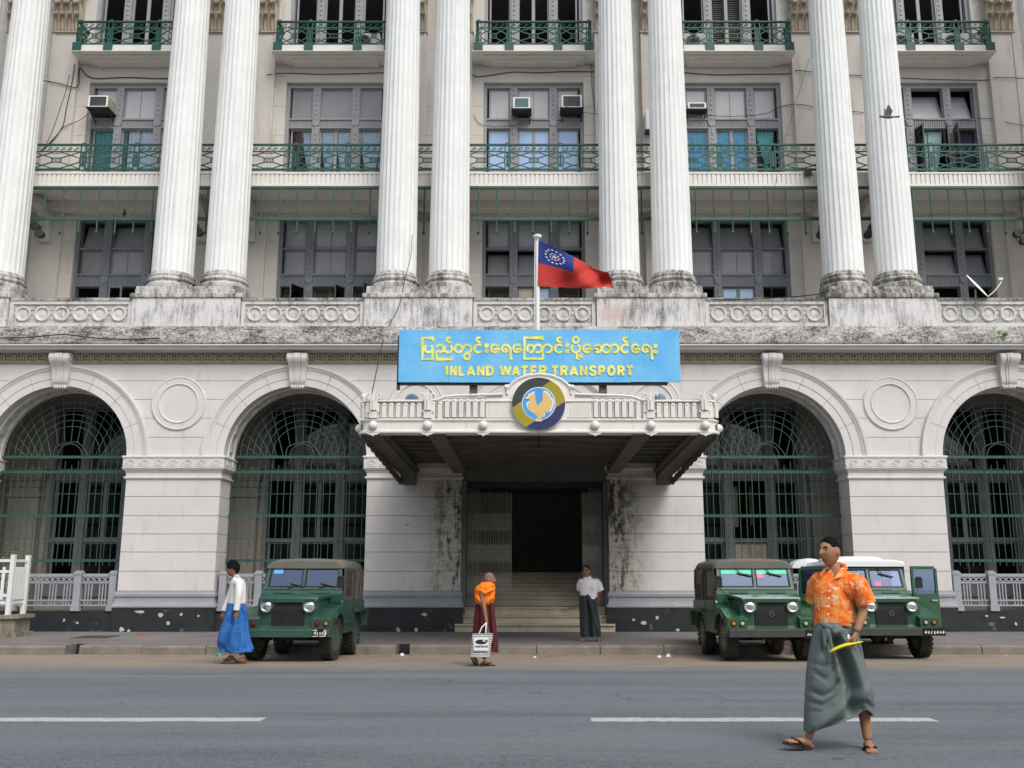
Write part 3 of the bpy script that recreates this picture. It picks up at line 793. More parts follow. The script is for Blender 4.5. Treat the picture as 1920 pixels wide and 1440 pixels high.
Z3 = (12.8, 14.84, 15.16, 16.17)
def win3(k, low, top): return window(3, k, [(Z3[0], Z3[1], 'd', tuple('pane_clear' if q == D else q for q in low)), (Z3[2], Z3[3], 'l', top)], WT[3], 12.75, T['frame3'])
P3 = 'pane_grey3'
win3(-3, (D,D,D), (P3,P3,P3))
w = win3(-2, (D,D,D), (P3,P3,P3)); x = X0-2*B
curtain(w, x-1.34, x-.76, 12.9, 14.8, 'curtain_teal'); curtain(w, x-.30, x+.48, 12.9, 14.8, 'curtain_pale'); curtain(w, x+.74, x+1.34, 12.9, 14.8, 'curtain_pale')
curtain(w, x-.48, x-.34, 12.9, 14.8, 'curtain_teal')
w = win3(-1, (D,D,D), (G,G,G)); x = X0-B
curtain(w, x-1.34, x-.98, 13.6, 14.8, 'curtain_brown', gather=(x-1.2, 13.6, .6)); curtain(w, x-1.05, x-.74, 12.9, 14.8, 'curtain_pale', gather=(x-.76, 13.6, .3))
curtain(w, x-.47, x+.02, 12.9, 14.8, 'curtain_pale', gather=(x-.2, 13.5, .35)); curtain(w, x+.0, x+.47, 12.9, 14.8, 'curtain_pale', gather=(x+.3, 13.5, .45))
curtain(w, x+.74, x+1.34, 12.9, 14.8, 'curtain_pale', gather=(x+1.1, 13.4, .5))
w = win3(0, ('pane_blue','pane_blue','pane_blue'), (P3,P3,P3))
w = win3(1, (D,D,'void'), (P3,P3,P3)); x = X0+B
curtain(w, x-1.34, x-.74, 12.9, 14.8, 'curtain_blue'); curtain(w, x-.47, x-.01, 12.9, 14.8, 'curtain_blue'); curtain(w, x+.05, x+.47, 12.9, 14.8, 'curtain_blue')
shutter(w, x+.72, x+1.36, 12.8, 14.84, YW+.34)
curtain(w, x+.76, x+1.3, 13.3, 14.8, 'curtain_teal', y=YW+.26, gather=(x+1.03, 13.75, .15), amp=.02)
w = win3(2, ('void','void','void'), ('hop:'+P3,)*3); x = X0+2*B
for hx, sd, wd, an in ((-.48, -1, .46, 75), (.48, 1, .46, 75), (.72, 1, .6, 80)):
    rot = lambda v: Vector((x+hx + (-sd)*v.x*math.cos(R(an)), YW+.17 - v.x*math.sin(R(an)) + v.y, v.z))
    part('sash', sash(0, wd, 12.8, 14.84, 0, 0).xf(rot), T['frame3'], w)
    part('pane', MB().box(.045, wd-.045, -.006, .006, 12.85, 14.79).xf(rot), T[D], w)
curtain(w, x-.46, x-.05, 12.9, 14.8, 'curtain_mint', gather=(x-.12, 13.4, .4)); curtain(w, x-.02, x+.42, 12.9, 14.8, 'curtain_mint', gather=(x+.0, 13.2, .25))
curtain(w, x+.74, x+1.34, 12.9, 14.8, 'curtain_navy'); curtain(w, x-1.34, x-.8, 12.9, 14.8, 'curtain_mint')
win3(3, (D,D,D), (P3,P3,P3))
for k in bays:
    w = window(4, k, [(17.26, 19.6, 'd', ('open','open','open')), (19.9, 20.25, 'l', (G,G,G))], WT[4], 17.22, T['frame3'])
    if k == 1: shutter(w, X0+k*B-.46, X0+k*B-.02, 17.26, 19.6, YW+.36); shutter(w, X0+k*B+.02, X0+k*B+.46, 17.26, 19.6, YW+.36)

# ------------------------------------------------------------------ balcony of the third level
YB = 25.42
zb0, zb1 = zz(349, YB), zz(323, YB)
bs = MB().box(XL, XR, YB+.03, YW+.1, zb0+.06, zb1).box(XL, XR, YB-.03, YB+.10, zb0-.01, zb0+.055).box(XL, XR, YB-.015, YB+.03, zb1-.05, zb1)
bs.box(XL, XR, YW-.4, YW-.002, zb0-.2, zb0+.055)
bal = part('balcony', bs, T['trim'], bd)
rb = MB(); x = XL+.02
while x < XR-.1: rb.box(x, x+.10, YB, YB+.03, zb0+.058, zb1-.052); x += .131
o = part('fluting', rb, T['trim'], bal); o['kind'] = 'stuff'
MOD = B/4
rz0, rz1 = zz(318, YB+.05), zz(270.5, YB+.05)
def rail_panel(w, h, fr=.17, pw=.26, ph=.13):
    """lattice panel between two posts: origin at its lower left, in the xz plane"""
    b = MB(); t = .026; H = h-fr-.03; cz = H/2+.02; cx = w/2
    b.box(0, w, -.015, .015, 0, .03).box(0, w, -.015, .015, h-fr-.03, h-fr)
    z0, z1 = .03, h-fr-.03
    L = lambda p, q: b.beam((p[0], 0, p[1]), (q[0], 0, q[1]), t, t)
    for s in (-1, 1):
        ex = cx + s*w/2; ix = cx + s*pw/2
        for sz in (-1, 1):
            zc_ = z1 if sz > 0 else z0
            L((ex, zc_), (ix, cz+sz*ph/2)); L((ex, cz+sz*.06), (ix, zc_ - sz*.01))
        L((ex - s*.0, cz-.06), (ex, cz+.06))
    b.box(cx-pw/2, cx+pw/2, -.013, .013, cz+ph/2-.012, cz+ph/2+.012).box(cx-pw/2, cx+pw/2, -.013, .013, cz-ph/2-.012, cz-ph/2+.012)
    b.box(cx-pw/2-.012, cx-pw/2+.012, -.013, .013, cz-ph/2, cz+ph/2).box(cx+pw/2-.012, cx+pw/2+.012, -.013, .013, cz-ph/2, cz+ph/2)
    for i in range(3):
        q = cx - pw/3 + pw/3*i
        b.tube([(q+.035*math.cos(a), 0, cz+.035*math.sin(a)) for a in [2*PI*j/7 for j in range(7)]], .009, 4, True)
    for sz, zc_ in ((1, z1-.035), (-1, z0+.02)):
        for i in range(3): b.box(cx-pw*.4+i*pw*.3, cx-pw*.4+i*pw*.3+.03, -.01, .01, zc_-.012, zc_+.012)
        b.box(cx-pw/2, cx+pw/2, -.01, .01, zc_-.006, zc_+.006)
    nS = max(3, round(w/.2)); st = w/nS                           # running scroll under the top rail
    for i in range(nS):
        q = st*(i+.5); zc_ = h-fr/2-.02
        b.tube([(q+.055*math.cos(a)*(1-a/13), 0, zc_+.055*math.sin(a)*(1-a/13)) for a in [j*.8 for j in range(10)]], .010, 4)
        b.beam((q-st/2, 0, h-fr), (q, 0, h-.05), .018, .018)
    return b
def post_mb(h, wd=.07):
    b = MB()
    for s in (-1, 1): b.box(s*wd-.016, s*wd+.016, -.018, .018, 0, h)
    b.box(-.03, .03, -.012, .012, .08, h-.2)
    for z in (.14, h*.5, h-.24): b.box(-wd, wd, -.02, .02, z, z+.03)
    return b.ball((0, 0, h+.03), .07, .03, .045, 8, 5)
hh = rz1-rz0
me_p = rail_panel(MOD-.18, hh-.04).mesh('railing_panel', T['green']); me_t = post_mb(hh-.02).mesh('railing_post', T['green'])
rl = part('balcony_railing', MB().box(XL, XR, YB+.01, YB+.09, rz1-.045, rz1), T['green'], bd)
nmod = int(round((XR-XL)/MOD))
for i in range(nmod+1):
    xm = XL - X0 + MOD*(i+.5)
    if i < nmod:
        put('railing_post', me_t, rl, (xm-.0, YB+.05-YF, rz0-PAVE))
    if i < nmod: put('railing_panel', me_p, rl, (xm+.09, YB+.05-YF, rz0-PAVE))
part('railing_foot', MB().box(XL, XR, YB+.03, YB+.07, rz0-.03, rz0-.004), T['green'], rl)
# hanging rods with spear ends under the balcony
hz = zz(410, YB)
fr = part('awning_rail', MB().box(XL, XR, YB-.02, YB+.02, hz-.05, hz+.05).box(XL, XR, YB-.02, YB+.06, zb0-.075, zb0-.012), T['grille'], bd)
rod = MB().tube([(0,0,0),(0,0,zz(436,YB)-zb0)], .022, 6); zt = zz(436, YB)-zb0
rod.lathe([(.0,zt-.09),(.05,zt+.0),(.03,zt+.03),(.02,zt+.06)], 0, 0, 6).lathe([(.03,-.1),(.03,-.05)], 0, 0, 6).box(-.025,.025,-.03,-.017,hz-zb0-.05,hz-zb0+.05)
me_r = rod.mesh('awning_rod', T['grille'])
for i in range(int((XR-XL)/.507)):
    xr = XL-X0+.25+.507*i
    if abs(xr) < 17.5: put('awning_rod', me_r, fr, (xr, YB-YF, zb0-PAVE))
    
# ------------------------------------------------------------------ small balconies of the fourth level
YU = 26.3
uz0, uz1, ur0, ur1 = zz(97, YU), zz(84, YU), zz(82, YU), zz(38, YU)
me_u1 = rail_panel(1.42, ur1-ur0-.03).mesh('railing_panel', T['green']); me_u2 = rail_panel(.76, ur1-ur0-.03, pw=.14, ph=.14).mesh('railing_panel', T['green'])
me_up = post_mb(ur1-ur0-.01).mesh('railing_post', T['green'])
me_us = rail_panel(.55, ur1-ur0-.03, pw=.1).mesh('railing_panel', T['green'])
for k in bays[1:-1]:
    x = X0 + k*B
    s = MB().box(x-1.80, x+1.80, YU, YW, uz0+.04, uz1).box(x-1.84, x+1.84, YU-.04, YW, uz0, uz0+.038)
    s.box(x-1.55, x+1.55, YU+.18, YW, uz0-.06, uz0-.002).box(x-1.30, x+1.30, YU+.34, YW, uz0-.12, uz0-.062)
    sb = part('window_balcony', s, T['trim'], bd)
    yl = YU+.06-YF
    for q in (-1.66, -.73, .73, 1.66):
        put('railing_post', me_up, sb, (x-X0+q, yl, ur0-PAVE))
        part('corner_block', MB().box(x+q-.13, x+q+.13, YU-.05, YU+.12, uz1-.20, uz1+.06), T['block'], sb)
    put('railing_panel', me_u1, sb, (x-X0-.71, yl, ur0-PAVE)); put('railing_panel', me_u2, sb, (x-X0-1.58, yl, ur0-PAVE)); put('railing_panel', me_u2, sb, (x-X0+.82, yl, ur0-PAVE))
    for q in (-1.70, 1.70): put('railing_panel', me_us, sb, (x-X0+q, yl+.02, ur0-PAVE), (0, 0, PI/2))
    part('railing_top', MB().box(x-1.75, x+1.75, YU+.02, YU+.10, ur1-.04, ur1).box(x-1.74, x-1.66, YU+.10, YW, ur1-.04, ur1).box(x+1.66, x+1.74, YU+.10, YW, ur1-.04, ur1), T['green'], sb)

# ------------------------------------------------------------------ arcade behind the arches: floor, ceiling, inner wall with tall windows
YI = 26.9
part('arcade_floor', MB().box(XL, XR, YF+.9, 33, PAVE, .60), T['floor'], bd)
for xa, xb in ((XL, X0-1.95), (X0+1.95, XR)): part('arcade_base', MB().box(xa, xb, YF+.0, YF+.9, PAVE-.02, .60), T['plinth'], bd)
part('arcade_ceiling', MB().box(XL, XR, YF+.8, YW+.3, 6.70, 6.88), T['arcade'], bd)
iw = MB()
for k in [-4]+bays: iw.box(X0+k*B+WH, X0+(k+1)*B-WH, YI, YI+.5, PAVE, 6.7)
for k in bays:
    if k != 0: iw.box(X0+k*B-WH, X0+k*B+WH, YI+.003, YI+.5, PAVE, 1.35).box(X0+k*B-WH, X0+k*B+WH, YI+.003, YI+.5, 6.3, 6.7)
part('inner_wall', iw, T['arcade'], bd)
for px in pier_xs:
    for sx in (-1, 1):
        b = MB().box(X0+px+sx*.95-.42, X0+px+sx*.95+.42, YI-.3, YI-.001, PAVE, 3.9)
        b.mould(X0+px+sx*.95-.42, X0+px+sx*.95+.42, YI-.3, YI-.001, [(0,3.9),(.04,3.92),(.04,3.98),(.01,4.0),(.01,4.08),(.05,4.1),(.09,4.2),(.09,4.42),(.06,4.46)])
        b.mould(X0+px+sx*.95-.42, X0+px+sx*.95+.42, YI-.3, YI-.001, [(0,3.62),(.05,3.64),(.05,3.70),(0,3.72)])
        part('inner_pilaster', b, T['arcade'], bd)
for k in bays:
    if k == 0: continue
    lower = (D,D,D)
    w = window(1, k, [(1.42, 2.42, 'l', (D, 'paper' if k == 1 else D, D)), (2.50, 4.12, 'd', ('void' if k == -1 else D, 'void' if k == 1 else D, D)), (4.42, 6.15, 'l', (D,D,D))], 6.3, 1.35, T['frame_dark'], yw=YI-.05)
    x = X0+k*B
    if k == -1: curtain(w, x-.05, x+.18, 3.0, 4.0, 'paper', y=YI+.5); curtain(w, x+.35, x+.46, 3.2, 3.9, 'paper', y=YI+.5)
    if k == 1:
        part('notice', MB().box(x-1.1, x-.84, YI+.2, YI+.21, 3.75, 4.0), T['paper'], w)
        curtain(w, x-.4, x-.24, 2.85, 4.0, 'paper', y=YI+.5); curtain(w, x+.1, x+.16, 2.9, 4.0, 'paper', y=YI+.5)
    part('sill_panel', MB().box(x-WH, x+WH, YI-.06, YI, .95, 1.35), T['frame'], w)

# ------------------------------------------------------------------ entrance: lintel, steps, stair hall
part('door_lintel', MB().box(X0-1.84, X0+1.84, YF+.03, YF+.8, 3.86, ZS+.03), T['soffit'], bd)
part('fanlight', MB().ext([(RA*1.02*math.cos(PI*i/24)+X0, ZS+.04+RA*1.02*math.sin(PI*i/24)) for i in range(25)], YF+.5, YF+.56), T['pane_grey3'], bd)
for sx in (-1, 1):
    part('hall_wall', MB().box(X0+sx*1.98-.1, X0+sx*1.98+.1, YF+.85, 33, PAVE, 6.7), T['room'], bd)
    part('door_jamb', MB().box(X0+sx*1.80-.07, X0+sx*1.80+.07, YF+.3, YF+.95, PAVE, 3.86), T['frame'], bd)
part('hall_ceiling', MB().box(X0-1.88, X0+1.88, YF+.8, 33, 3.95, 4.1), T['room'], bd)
steps = hold('entrance_steps', bd)
z = PAVE; y = YF-.14
for i in range(11):
    h = .19 if i < 3 else .105; dpt = .30 if i != 2 else .55
    yy_ = y
    nst = 3 if i < 4 else 1
    wd = 1.94 if i == 0 else 1.86
    cuts_ = [-wd] + [(-wd + 2*wd*(j+1)/nst + random.uniform(-.3, .3)) for j in range(nst-1)] + [wd]
    for a, b_ in zip(cuts_[:-1], cuts_[1:]):
        q = MB().box(X0+a+.003, X0+b_-.003, y+.02, 30 if i == 10 else y+dpt+.12, z-.02, z+h-.045)
        q.box(X0+a+.003, X0+b_-.003, y-.035+random.uniform(0,.012), 30 if i == 10 else y+dpt+.12, z+h-.042, z+h)
        part('step_slab', q, T['step'], steps)
    z += h; y += dpt
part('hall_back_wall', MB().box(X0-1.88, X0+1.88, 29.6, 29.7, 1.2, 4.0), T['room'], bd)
# house number painted on the left entrance pier
nb = MB(); c0 = at(763, 984, YF-.004)
def sline(b, pts, w, y, th=.004):
    for p, q in zip(pts[:-1], pts[1:]): b.beam((p[0], y, p[1]), (q[0], y, q[1]), w, th)
nb_b = MB().box(c0[0]-.06, c0[0]+.06, YF-.004, YF-.001, c0[2]-.055, c0[2]+.055)
part('number_plate', nb_b, T['white'], bd)
sline(nb, [(c0[0]-.015, c0[2]+.03), (c0[0]-.045, c0[2]+.03), (c0[0]-.045, c0[2]+.005), (c0[0]-.018, c0[2]+.003), (c0[0]-.018, c0[2]-.03), (c0[0]-.047, c0[2]-.03)], .011, YF-.006)
sline(nb, [(c0[0]+.01, c0[2]+.03), (c0[0]+.04, c0[2]+.03), (c0[0]+.04, c0[2]-.03), (c0[0]+.01, c0[2]-.03), (c0[0]+.01, c0[2]+.03)], .011, YF-.006)
part('number_digits', nb, T['black'], bd)
# ------------------------------------------------------------------ entrance canopy
YC, XC = 17.7, 0.21
HWC = 3.36
cn = thing('entrance_canopy', 'cream cast iron canopy over the entrance with fluted parapet and ball studs', 'canopy', (XC, YC, 4.12))
zt0, zt1 = 4.12, 4.39
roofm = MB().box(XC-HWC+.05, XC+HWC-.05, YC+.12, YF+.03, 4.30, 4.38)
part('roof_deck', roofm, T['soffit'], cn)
# three-sided band with rounded corners
def wrap(prof, hw, r=.28, n=6):
    """open profile (out, z) swept along left side, front and right side"""
    path = [(-hw, YF-.05, -1, 0)]
    for i in range(n+1):
        t = PI + PI/2*i/n; path.append((-hw+r+r*math.cos(t), YC+r+r*math.sin(t), math.cos(t), math.sin(t)))
    for i in range(n+1):
        t = 1.5*PI + PI/2*i/n; path.append((hw-r+r*math.cos(t), YC+r+r*math.sin(t), math.cos(t), math.sin(t)))
    path.append((hw, YF-.05, 1, 0))
    m_ = len(prof); vs = []
    for x, y, nx, ny in path:
        for o, z in prof: vs.append((XC+x+nx*o, y+ny*o, z))
    fs = [(i*m_+k, i*m_+(k+1) % m_, (i+1)*m_+(k+1) % m_, (i+1)*m_+k) for i in range(len(path)-1) for k in range(m_)]
    return MB().add(vs, fs + [tuple(range(m_)), tuple((len(path)-1)*m_+k for k in range(m_))])
part('edge_band', wrap([(-.25,4.115),(.02,4.115),(.045,4.13),(.045,4.165),(.03,4.18),(.005,4.185),(.005,4.335),(.02,4.34),(.035,4.365),(.035,4.385),(0,4.40),(-.25,4.40)], HWC), T['trim'], cn, True, 30)
part('parapet_wall', wrap([(-.09,4.39),(-.05,4.39),(-.05,4.70),(.02,4.71),(.03,4.73),(.02,4.75),(-.02,4.76),(-.09,4.76)], HWC), T['trim'], cn, True, 30)
# raised middle of the parapet
rm = MB()
for sx in (-1, 1):
    top = [(2.0,4.70),(1.92,4.72),(1.80,4.77),(1.65,4.80),(.70,4.83),(.62,4.86),(.58,4.93),(.55,5.0),(.60,5.02),(.60,5.06),(.52,5.07)]
    pts = [(XC+sx*a, z) for a, z in top] + [(XC+sx*.45, 5.12), (XC+sx*.25, 5.2), (XC, 5.235), (XC, 4.72), (XC+sx*2.0, 4.69)]
    rm.ext(pts, YC+.045, YC+.09)
    rm.ext([(XC+sx*a, z) for a, z in ((1.0,4.40),(1.0,4.82),(.7,4.84),(.6,5.0),(.52,5.07),(.25,5.2),(0,5.235),(0,4.40))], YC+.0, YC+.044)
    rm.tube([(XC+sx*2.02, YC-.02, 4.735),(XC+sx*1.9,YC-.02,4.75),(XC+sx*1.78,YC-.02,4.80),(XC+sx*1.6,YC-.02,4.825),(XC+sx*.68,YC-.02,4.855)], .028, 6)
    rm.tube([(XC+sx*.60, YC-.01, 4.86),(XC+sx*.60,YC-.01,4.95),(XC+sx*.52,YC-.01,5.06),(XC+sx*.40,YC-.01,5.15),(XC+sx*.22,YC-.01,5.22),(XC,YC-.01,5.245)], .026, 6)
    rm.ball((XC+sx*.62, YC-.02, 4.99), .05)
    for i in range(7): rm.box(XC+sx*(.60+.055*i)-.014, XC+sx*(.60+.055*i)+.014, YC-.012, YC, 4.45, 4.78)
    rm.box(XC+min(sx*.52,sx*.98), XC+max(sx*.52,sx*.98), YC-.02, YC, 4.415, 4.44)
part('raised_centre', rm, T['trim'], cn)
bal_me = MB().box(-.042, .042, -.03, 0, 4.42-4.12, 4.66-4.12).ball((0, -.012, 4.665-4.12), .05, .03, .032, 8, 5).mesh('parapet_panel', T['trim'])
bal_hi = MB().box(-.042, .042, -.03, 0, 4.42-4.12, 4.73-4.12).ball((0, -.012, 4.735-4.12), .05, .03, .032, 8, 5).mesh('parapet_panel', T['trim'])
chain = MB()
for sx in (-1, 1):
    for i in range(7):
        put('parapet_panel', bal_me, cn, (sx*(2.24+.132*i), -.0+.02, 0))
        for j in range(6): chain.box(XC+sx*(2.306+.132*i)-.008, XC+sx*(2.306+.132*i)+.008, YC-.012+.02, YC+.02, 4.43+.042*j, 4.46+.042*j)
    for i in range(8):
        put('parapet_panel', bal_hi, cn, (sx*(1.06+.132*i), -.0, 0) if i < 6 else (sx*(1.06+.132*i), 0, -.05))
        for j in range(7): chain.box(XC+sx*(.994+.132*i)-.008, XC+sx*(.994+.132*i)+.008, YC-.014, YC, 4.43+.042*j, 4.46+.042*j)
    for i in range(2): put('parapet_panel', bal_me, cn, (sx*(3.20+.11*i), .02 + .05*i, 0), (0, 0, sx*R(14+28*i)))
o = part('bead_strips', chain, T['trim'], cn); o['kind'] = 'stuff'
def finial():
    b = MB()
    b.box(-.075, .075, -.055, .0, 4.40-4.12, 4.53-4.12).box(-.055, .055, -.075, .0, 4.545-4.12, 4.72-4.12)
    b.add([(-.03,-.08,.60),(.03,-.08,.60),(.035,-.08,.72),(0,-.08,.84),(-.035,-.08,.72),(-.03,-.04,.60),(.03,-.04,.60),(.035,-.04,.72),(0,-.04,.84),(-.035,-.04,.72)],
          [(0,1,2,3,4),(9,8,7,6,5),(0,5,6,1),(1,6,7,2),(2,7,8,3),(3,8,9,4),(4,9,5,0)])
    for s in (-1, 1):
        b.tube([(s*.05,-.06,.43),(s*.052,-.06,.62),(s*.06,-.06,.70),(s*.085,-.06,.745),(s*.115,-.06,.74),(s*.128,-.06,.71),(s*.12,-.06,.695)], .02, 6)
        b.box(min(s*.065,s*.11), max(s*.065,s*.11), -.06, -.03, .395, .42)
    b.tube([(0,-.085,.43),(0,-.085,.62)], .018, 6)
    return b
fin_me = finial().mesh('finial', T['trim'])
stud_me = MB().ball((0,0,0), .085, .08, .085, 14, 9).mesh('ball_stud', T['trim'], True)
drop = MB().ext([(-.13,.0),(-.06,-.03),(-.035,-.03),(0,-.06),(.035,-.03),(.06,-.03),(.13,.0)], -.05, .02)
drop_me = drop.mesh('drop_ornament', T['trim'])
for q in (-3.09, -2.08, 2.08, 3.09): put('finial', fin_me, cn, (q, 0, 0))
for q in (-3.09, -2.08, -1.04, 1.04, 2.08, 3.09):
    put('ball_stud', stud_me, cn, (q, -.055, .14)); put('drop_ornament', drop_me, cn, (q, 0, -.002))
for sx in (-1, 1):
    put('ball_stud', stud_me, cn, (sx*(HWC+.05), .35, .14))
    part('corner_knob', MB().lathe([(.03,4.76),(.03,4.80),(.05,4.83),(.06,4.88),(.04,4.92),(0,4.93)], XC+sx*3.34, YC+.3, 10), T['trim'], cn, True)
    # beams that run back to the wall
    x = XC+sx*3.16
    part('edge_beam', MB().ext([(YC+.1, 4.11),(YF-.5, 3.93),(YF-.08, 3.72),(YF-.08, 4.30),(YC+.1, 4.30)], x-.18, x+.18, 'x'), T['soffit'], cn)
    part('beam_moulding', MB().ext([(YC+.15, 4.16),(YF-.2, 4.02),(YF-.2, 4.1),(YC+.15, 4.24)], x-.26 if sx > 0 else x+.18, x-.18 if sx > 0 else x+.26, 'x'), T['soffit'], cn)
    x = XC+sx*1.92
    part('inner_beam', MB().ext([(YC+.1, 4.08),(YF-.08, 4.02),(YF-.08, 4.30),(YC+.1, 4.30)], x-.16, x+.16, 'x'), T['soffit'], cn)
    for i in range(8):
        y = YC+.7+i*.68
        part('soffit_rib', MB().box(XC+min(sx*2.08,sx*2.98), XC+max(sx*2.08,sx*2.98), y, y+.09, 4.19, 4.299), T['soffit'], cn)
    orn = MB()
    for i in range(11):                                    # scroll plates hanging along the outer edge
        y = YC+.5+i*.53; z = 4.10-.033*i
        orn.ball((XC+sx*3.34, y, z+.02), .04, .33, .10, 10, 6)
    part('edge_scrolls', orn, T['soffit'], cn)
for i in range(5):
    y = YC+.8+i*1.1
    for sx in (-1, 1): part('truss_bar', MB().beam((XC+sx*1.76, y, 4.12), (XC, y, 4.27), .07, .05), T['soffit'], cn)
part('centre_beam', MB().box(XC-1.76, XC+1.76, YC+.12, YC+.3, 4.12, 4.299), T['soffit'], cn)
part('lamp_rod', MB().box(XC-.02, XC+.02, YC+1.0, YC+1.04, 3.98, 4.29), T['iron'], cn)

# ------------------------------------------------------------------ sign board
YS = 18.15
sx0, sx1, sz0, sz1 = xx(747.5, 667, YS), xx(1275, 667, YS), zz(716.5, YS), zz(618, YS)
m, n, l, p = new_mat('sky_blue_board_paint')
v = coords(n, l); a = noise(n, l, coords(n, l, False, (1.2,1,1.2)), 1.1, 4); b_ = noise(n, l, coords(n, l, False, (14,1,1.2)), 1.5, 7, .7)
c = mix(n, l, ramp(n, l, a, .35, .68), (.090,.42,.78), (.20,.53,.80))
c = mix(n, l, ramp(n, l, b_, .60, .72, 0, .55), c, (.13,.33,.50))
c = mix(n, l, ramp(n, l, noise(n, l, coords(n, l, False, (30,1,2.0)), 1.3, 3), .74, .80), c, (.66,.72,.74))
l.new(c, p.inputs['Base Color']); p.inputs['Roughness'].default_value = .5; T['signblue'] = m
m, n, l, p = new_mat('gilded_letter_paint')
a = noise(n, l, coords(n, l), 5, 5, .7)
l.new(mix(n, l, ramp(n, l, a, .35, .60), (.56,.58,.08), (.90,.84,.20)), p.inputs['Base Color']); p.inputs['Roughness'].default_value = .45; T['gilt'] = m
sg = thing('sign_board', 'long sky blue sign board with yellow lettering above the entrance canopy', 'sign', ((sx0+sx1)/2, YS, sz0))
part('backing_frame', MB().box(sx0-.015, sx1-.25, YS+.04, YS+.09, sz0-.05, sz0+.12).box(sx0-.03, sx0+.03, YS+.04, YS+.10, sz0-.14, sz1-.1).box(sx1-.1, sx1-.02, YS+.04, YS+.1, sz0+.02, sz1-.05).box(sx0+.1, sx1-.1, YS+.04, YS+.09, sz1-.25, sz1-.12), T['iron'], sg)
seams = [sx0] + [xx(q, 667, YS) for q in (842, 960, 1056, 1181)] + [sx1]
for i, (a, b_) in enumerate(zip(seams[:-1], seams[1:])):
    part('sign_plank', MB().box(a+.002, b_-.002, YS-.002*(i % 2), YS+.038, sz0+random.uniform(-.006,.006), sz1+random.uniform(-.006,.006)), T['signblue'], sg)
def cp(x, y, s=0):                                            # lettering measured on the photo, laid out on the board
    px, py = (740 + x/6.857, 610 + y/6.857) if s == 0 else (1000 + x/6.857, 610 + y/6.857)
    q = at(px, py, YS-.006); return (q[0], q[2])
def stroke(b, pts, w, y, s):
    P = [Vector((*cp(x, yv, s), 0)) for x, yv in pts]
    L, Rr = [], []
    for i, q in enumerate(P):
        a = (P[min(i+1, len(P)-1)] - P[max(i-1, 0)]).normalized(); nn = Vector((-a.y, a.x, 0))
        if 0 < i < len(P)-1:
            a1 = (P[i]-P[i-1]).normalized(); k_ = max(.6, abs(Vector((-a1.y, a1.x, 0)).dot(nn))); ww = w/k_
        else: ww = w
        L.append(q + nn*ww/2); Rr.append(q - nn*ww/2)
    n_ = len(P); ya, yb = y, y+.004
    vs = [(q.x, ya, q.y) for q in L] + [(q.x, ya, q.y) for q in Rr] + [(q.x, yb, q.y) for q in L] + [(q.x, yb, q.y) for q in Rr]
    fs = []
    for i in range(n_-1): fs += [(i, i+1, n_+i+1, n_+i), (2*n_+i, 2*n_+i+1, i+1, i), (n_+i, n_+i+1, 3*n_+i+1, 3*n_+i)]
    fs += [(0, n_, 3*n_, 2*n_), (n_-1, 2*n_-1, 4*n_-1, 3*n_-1)]
    b.add(vs, fs)
def arcpts(cx, cy, r, a0, a1, ry=None, n=14):                 # degrees, counter-clockwise from the right, y up
    ry = ry or r
    return [(cx + r*math.cos(R(a0+(a1-a0)*i/n)), cy - ry*math.sin(R(a0+(a1-a0)*i/n))) for i in range(n+1)]
WDT = .045
glyphs = []
def asat(cx, cy, s): glyphs.append((s, arcpts(cx+6, cy-8, 27, 35, 250, 26) + [(cx+30, cy+35), (cx+36, cy+22)]))
def nga(cx, s): glyphs.append((s, arcpts(cx, 300, 50, 38, 325))); asat(cx, 192, s)
def dots(x, y0, y1, s):
    for y in (y0, y1): glyphs.append((s, arcpts(x, y, 15, 0, 360)))
def e_vowel(cx, s): glyphs.append((s, arcpts(cx, 298, 48, 30, 330, 50) + [(cx+46, 318), (cx+34, 300), (cx+8, 304), (cx-12, 322)]))
def ra(cx, sx_, s): glyphs.append((s, [(cx-14, 300), (cx+8, 306), (cx+22, 328), (cx-6, 346), (cx-34, 334), (cx-45, 300), (cx-36, 268), (cx-6, 250), (cx+34, 262), (sx_-4, 300), (sx_, 345), (sx_, 432), (sx_+24, 432)]))
# pya, nya-asat, ta-wa, nga-asat, visarga, e ra, e kyaa
glyphs.append((0, [(496, 208), (496, 165), (358, 165), (358, 436), (488, 436), (488, 300)] ))
glyphs.append((0, arcpts(438, 300, 50, 118, 420, 48)))
glyphs.append((0, [(538, 282)] + arcpts(585, 300, 46, 140, -140, 46) + [(540, 352), (537, 436), (738, 436), (738, 400)]))
glyphs.append((0, arcpts(688, 302, 50, 130, 420, 48))); asat(690, 192, 0)
glyphs.append((0, arcpts(822, 300, 48, 0, 360))); glyphs.append((0, arcpts(935, 300, 52, 175, -110, 50)))
glyphs.append((0, arcpts(930, 400, 38, 0, 360)))
nga(1075, 0); dots(1182, 262, 330, 0); e_vowel(1288, 0); ra(1425, 1492, 0); e_vowel(1575, 0)
glyphs.append((0, [(1905, 195), (1905, 160), (1668, 160), (1668, 430), (1903, 430), (1903, 350)]))
glyphs.append((0, arcpts(1748, 300, 44, -110, 235, 48))); glyphs.append((0, arcpts(1842, 300, 50, 175, -120, 50)))
glyphs.append((1, [(122, 430)] + [(122, 300)] + arcpts(182, 300, 56, 160, -110, 50)))
nga(330, 1); dots(437, 258, 336, 1)
glyphs.append((1, arcpts(545, 300, 55, 118, 422, 50))); glyphs.append((1, arcpts(545, 188, 38, 0, 360)))
glyphs.append((1, [(560, 350), (560, 432), (590, 432)])); glyphs.append((1, arcpts(610, 393, 14, 0, 360)))
e_vowel(690, 1)
glyphs.append((1, [(786, 285)] + arcpts(830, 300, 46, 150, -190, 48) + [(800, 318), (832, 308)]))
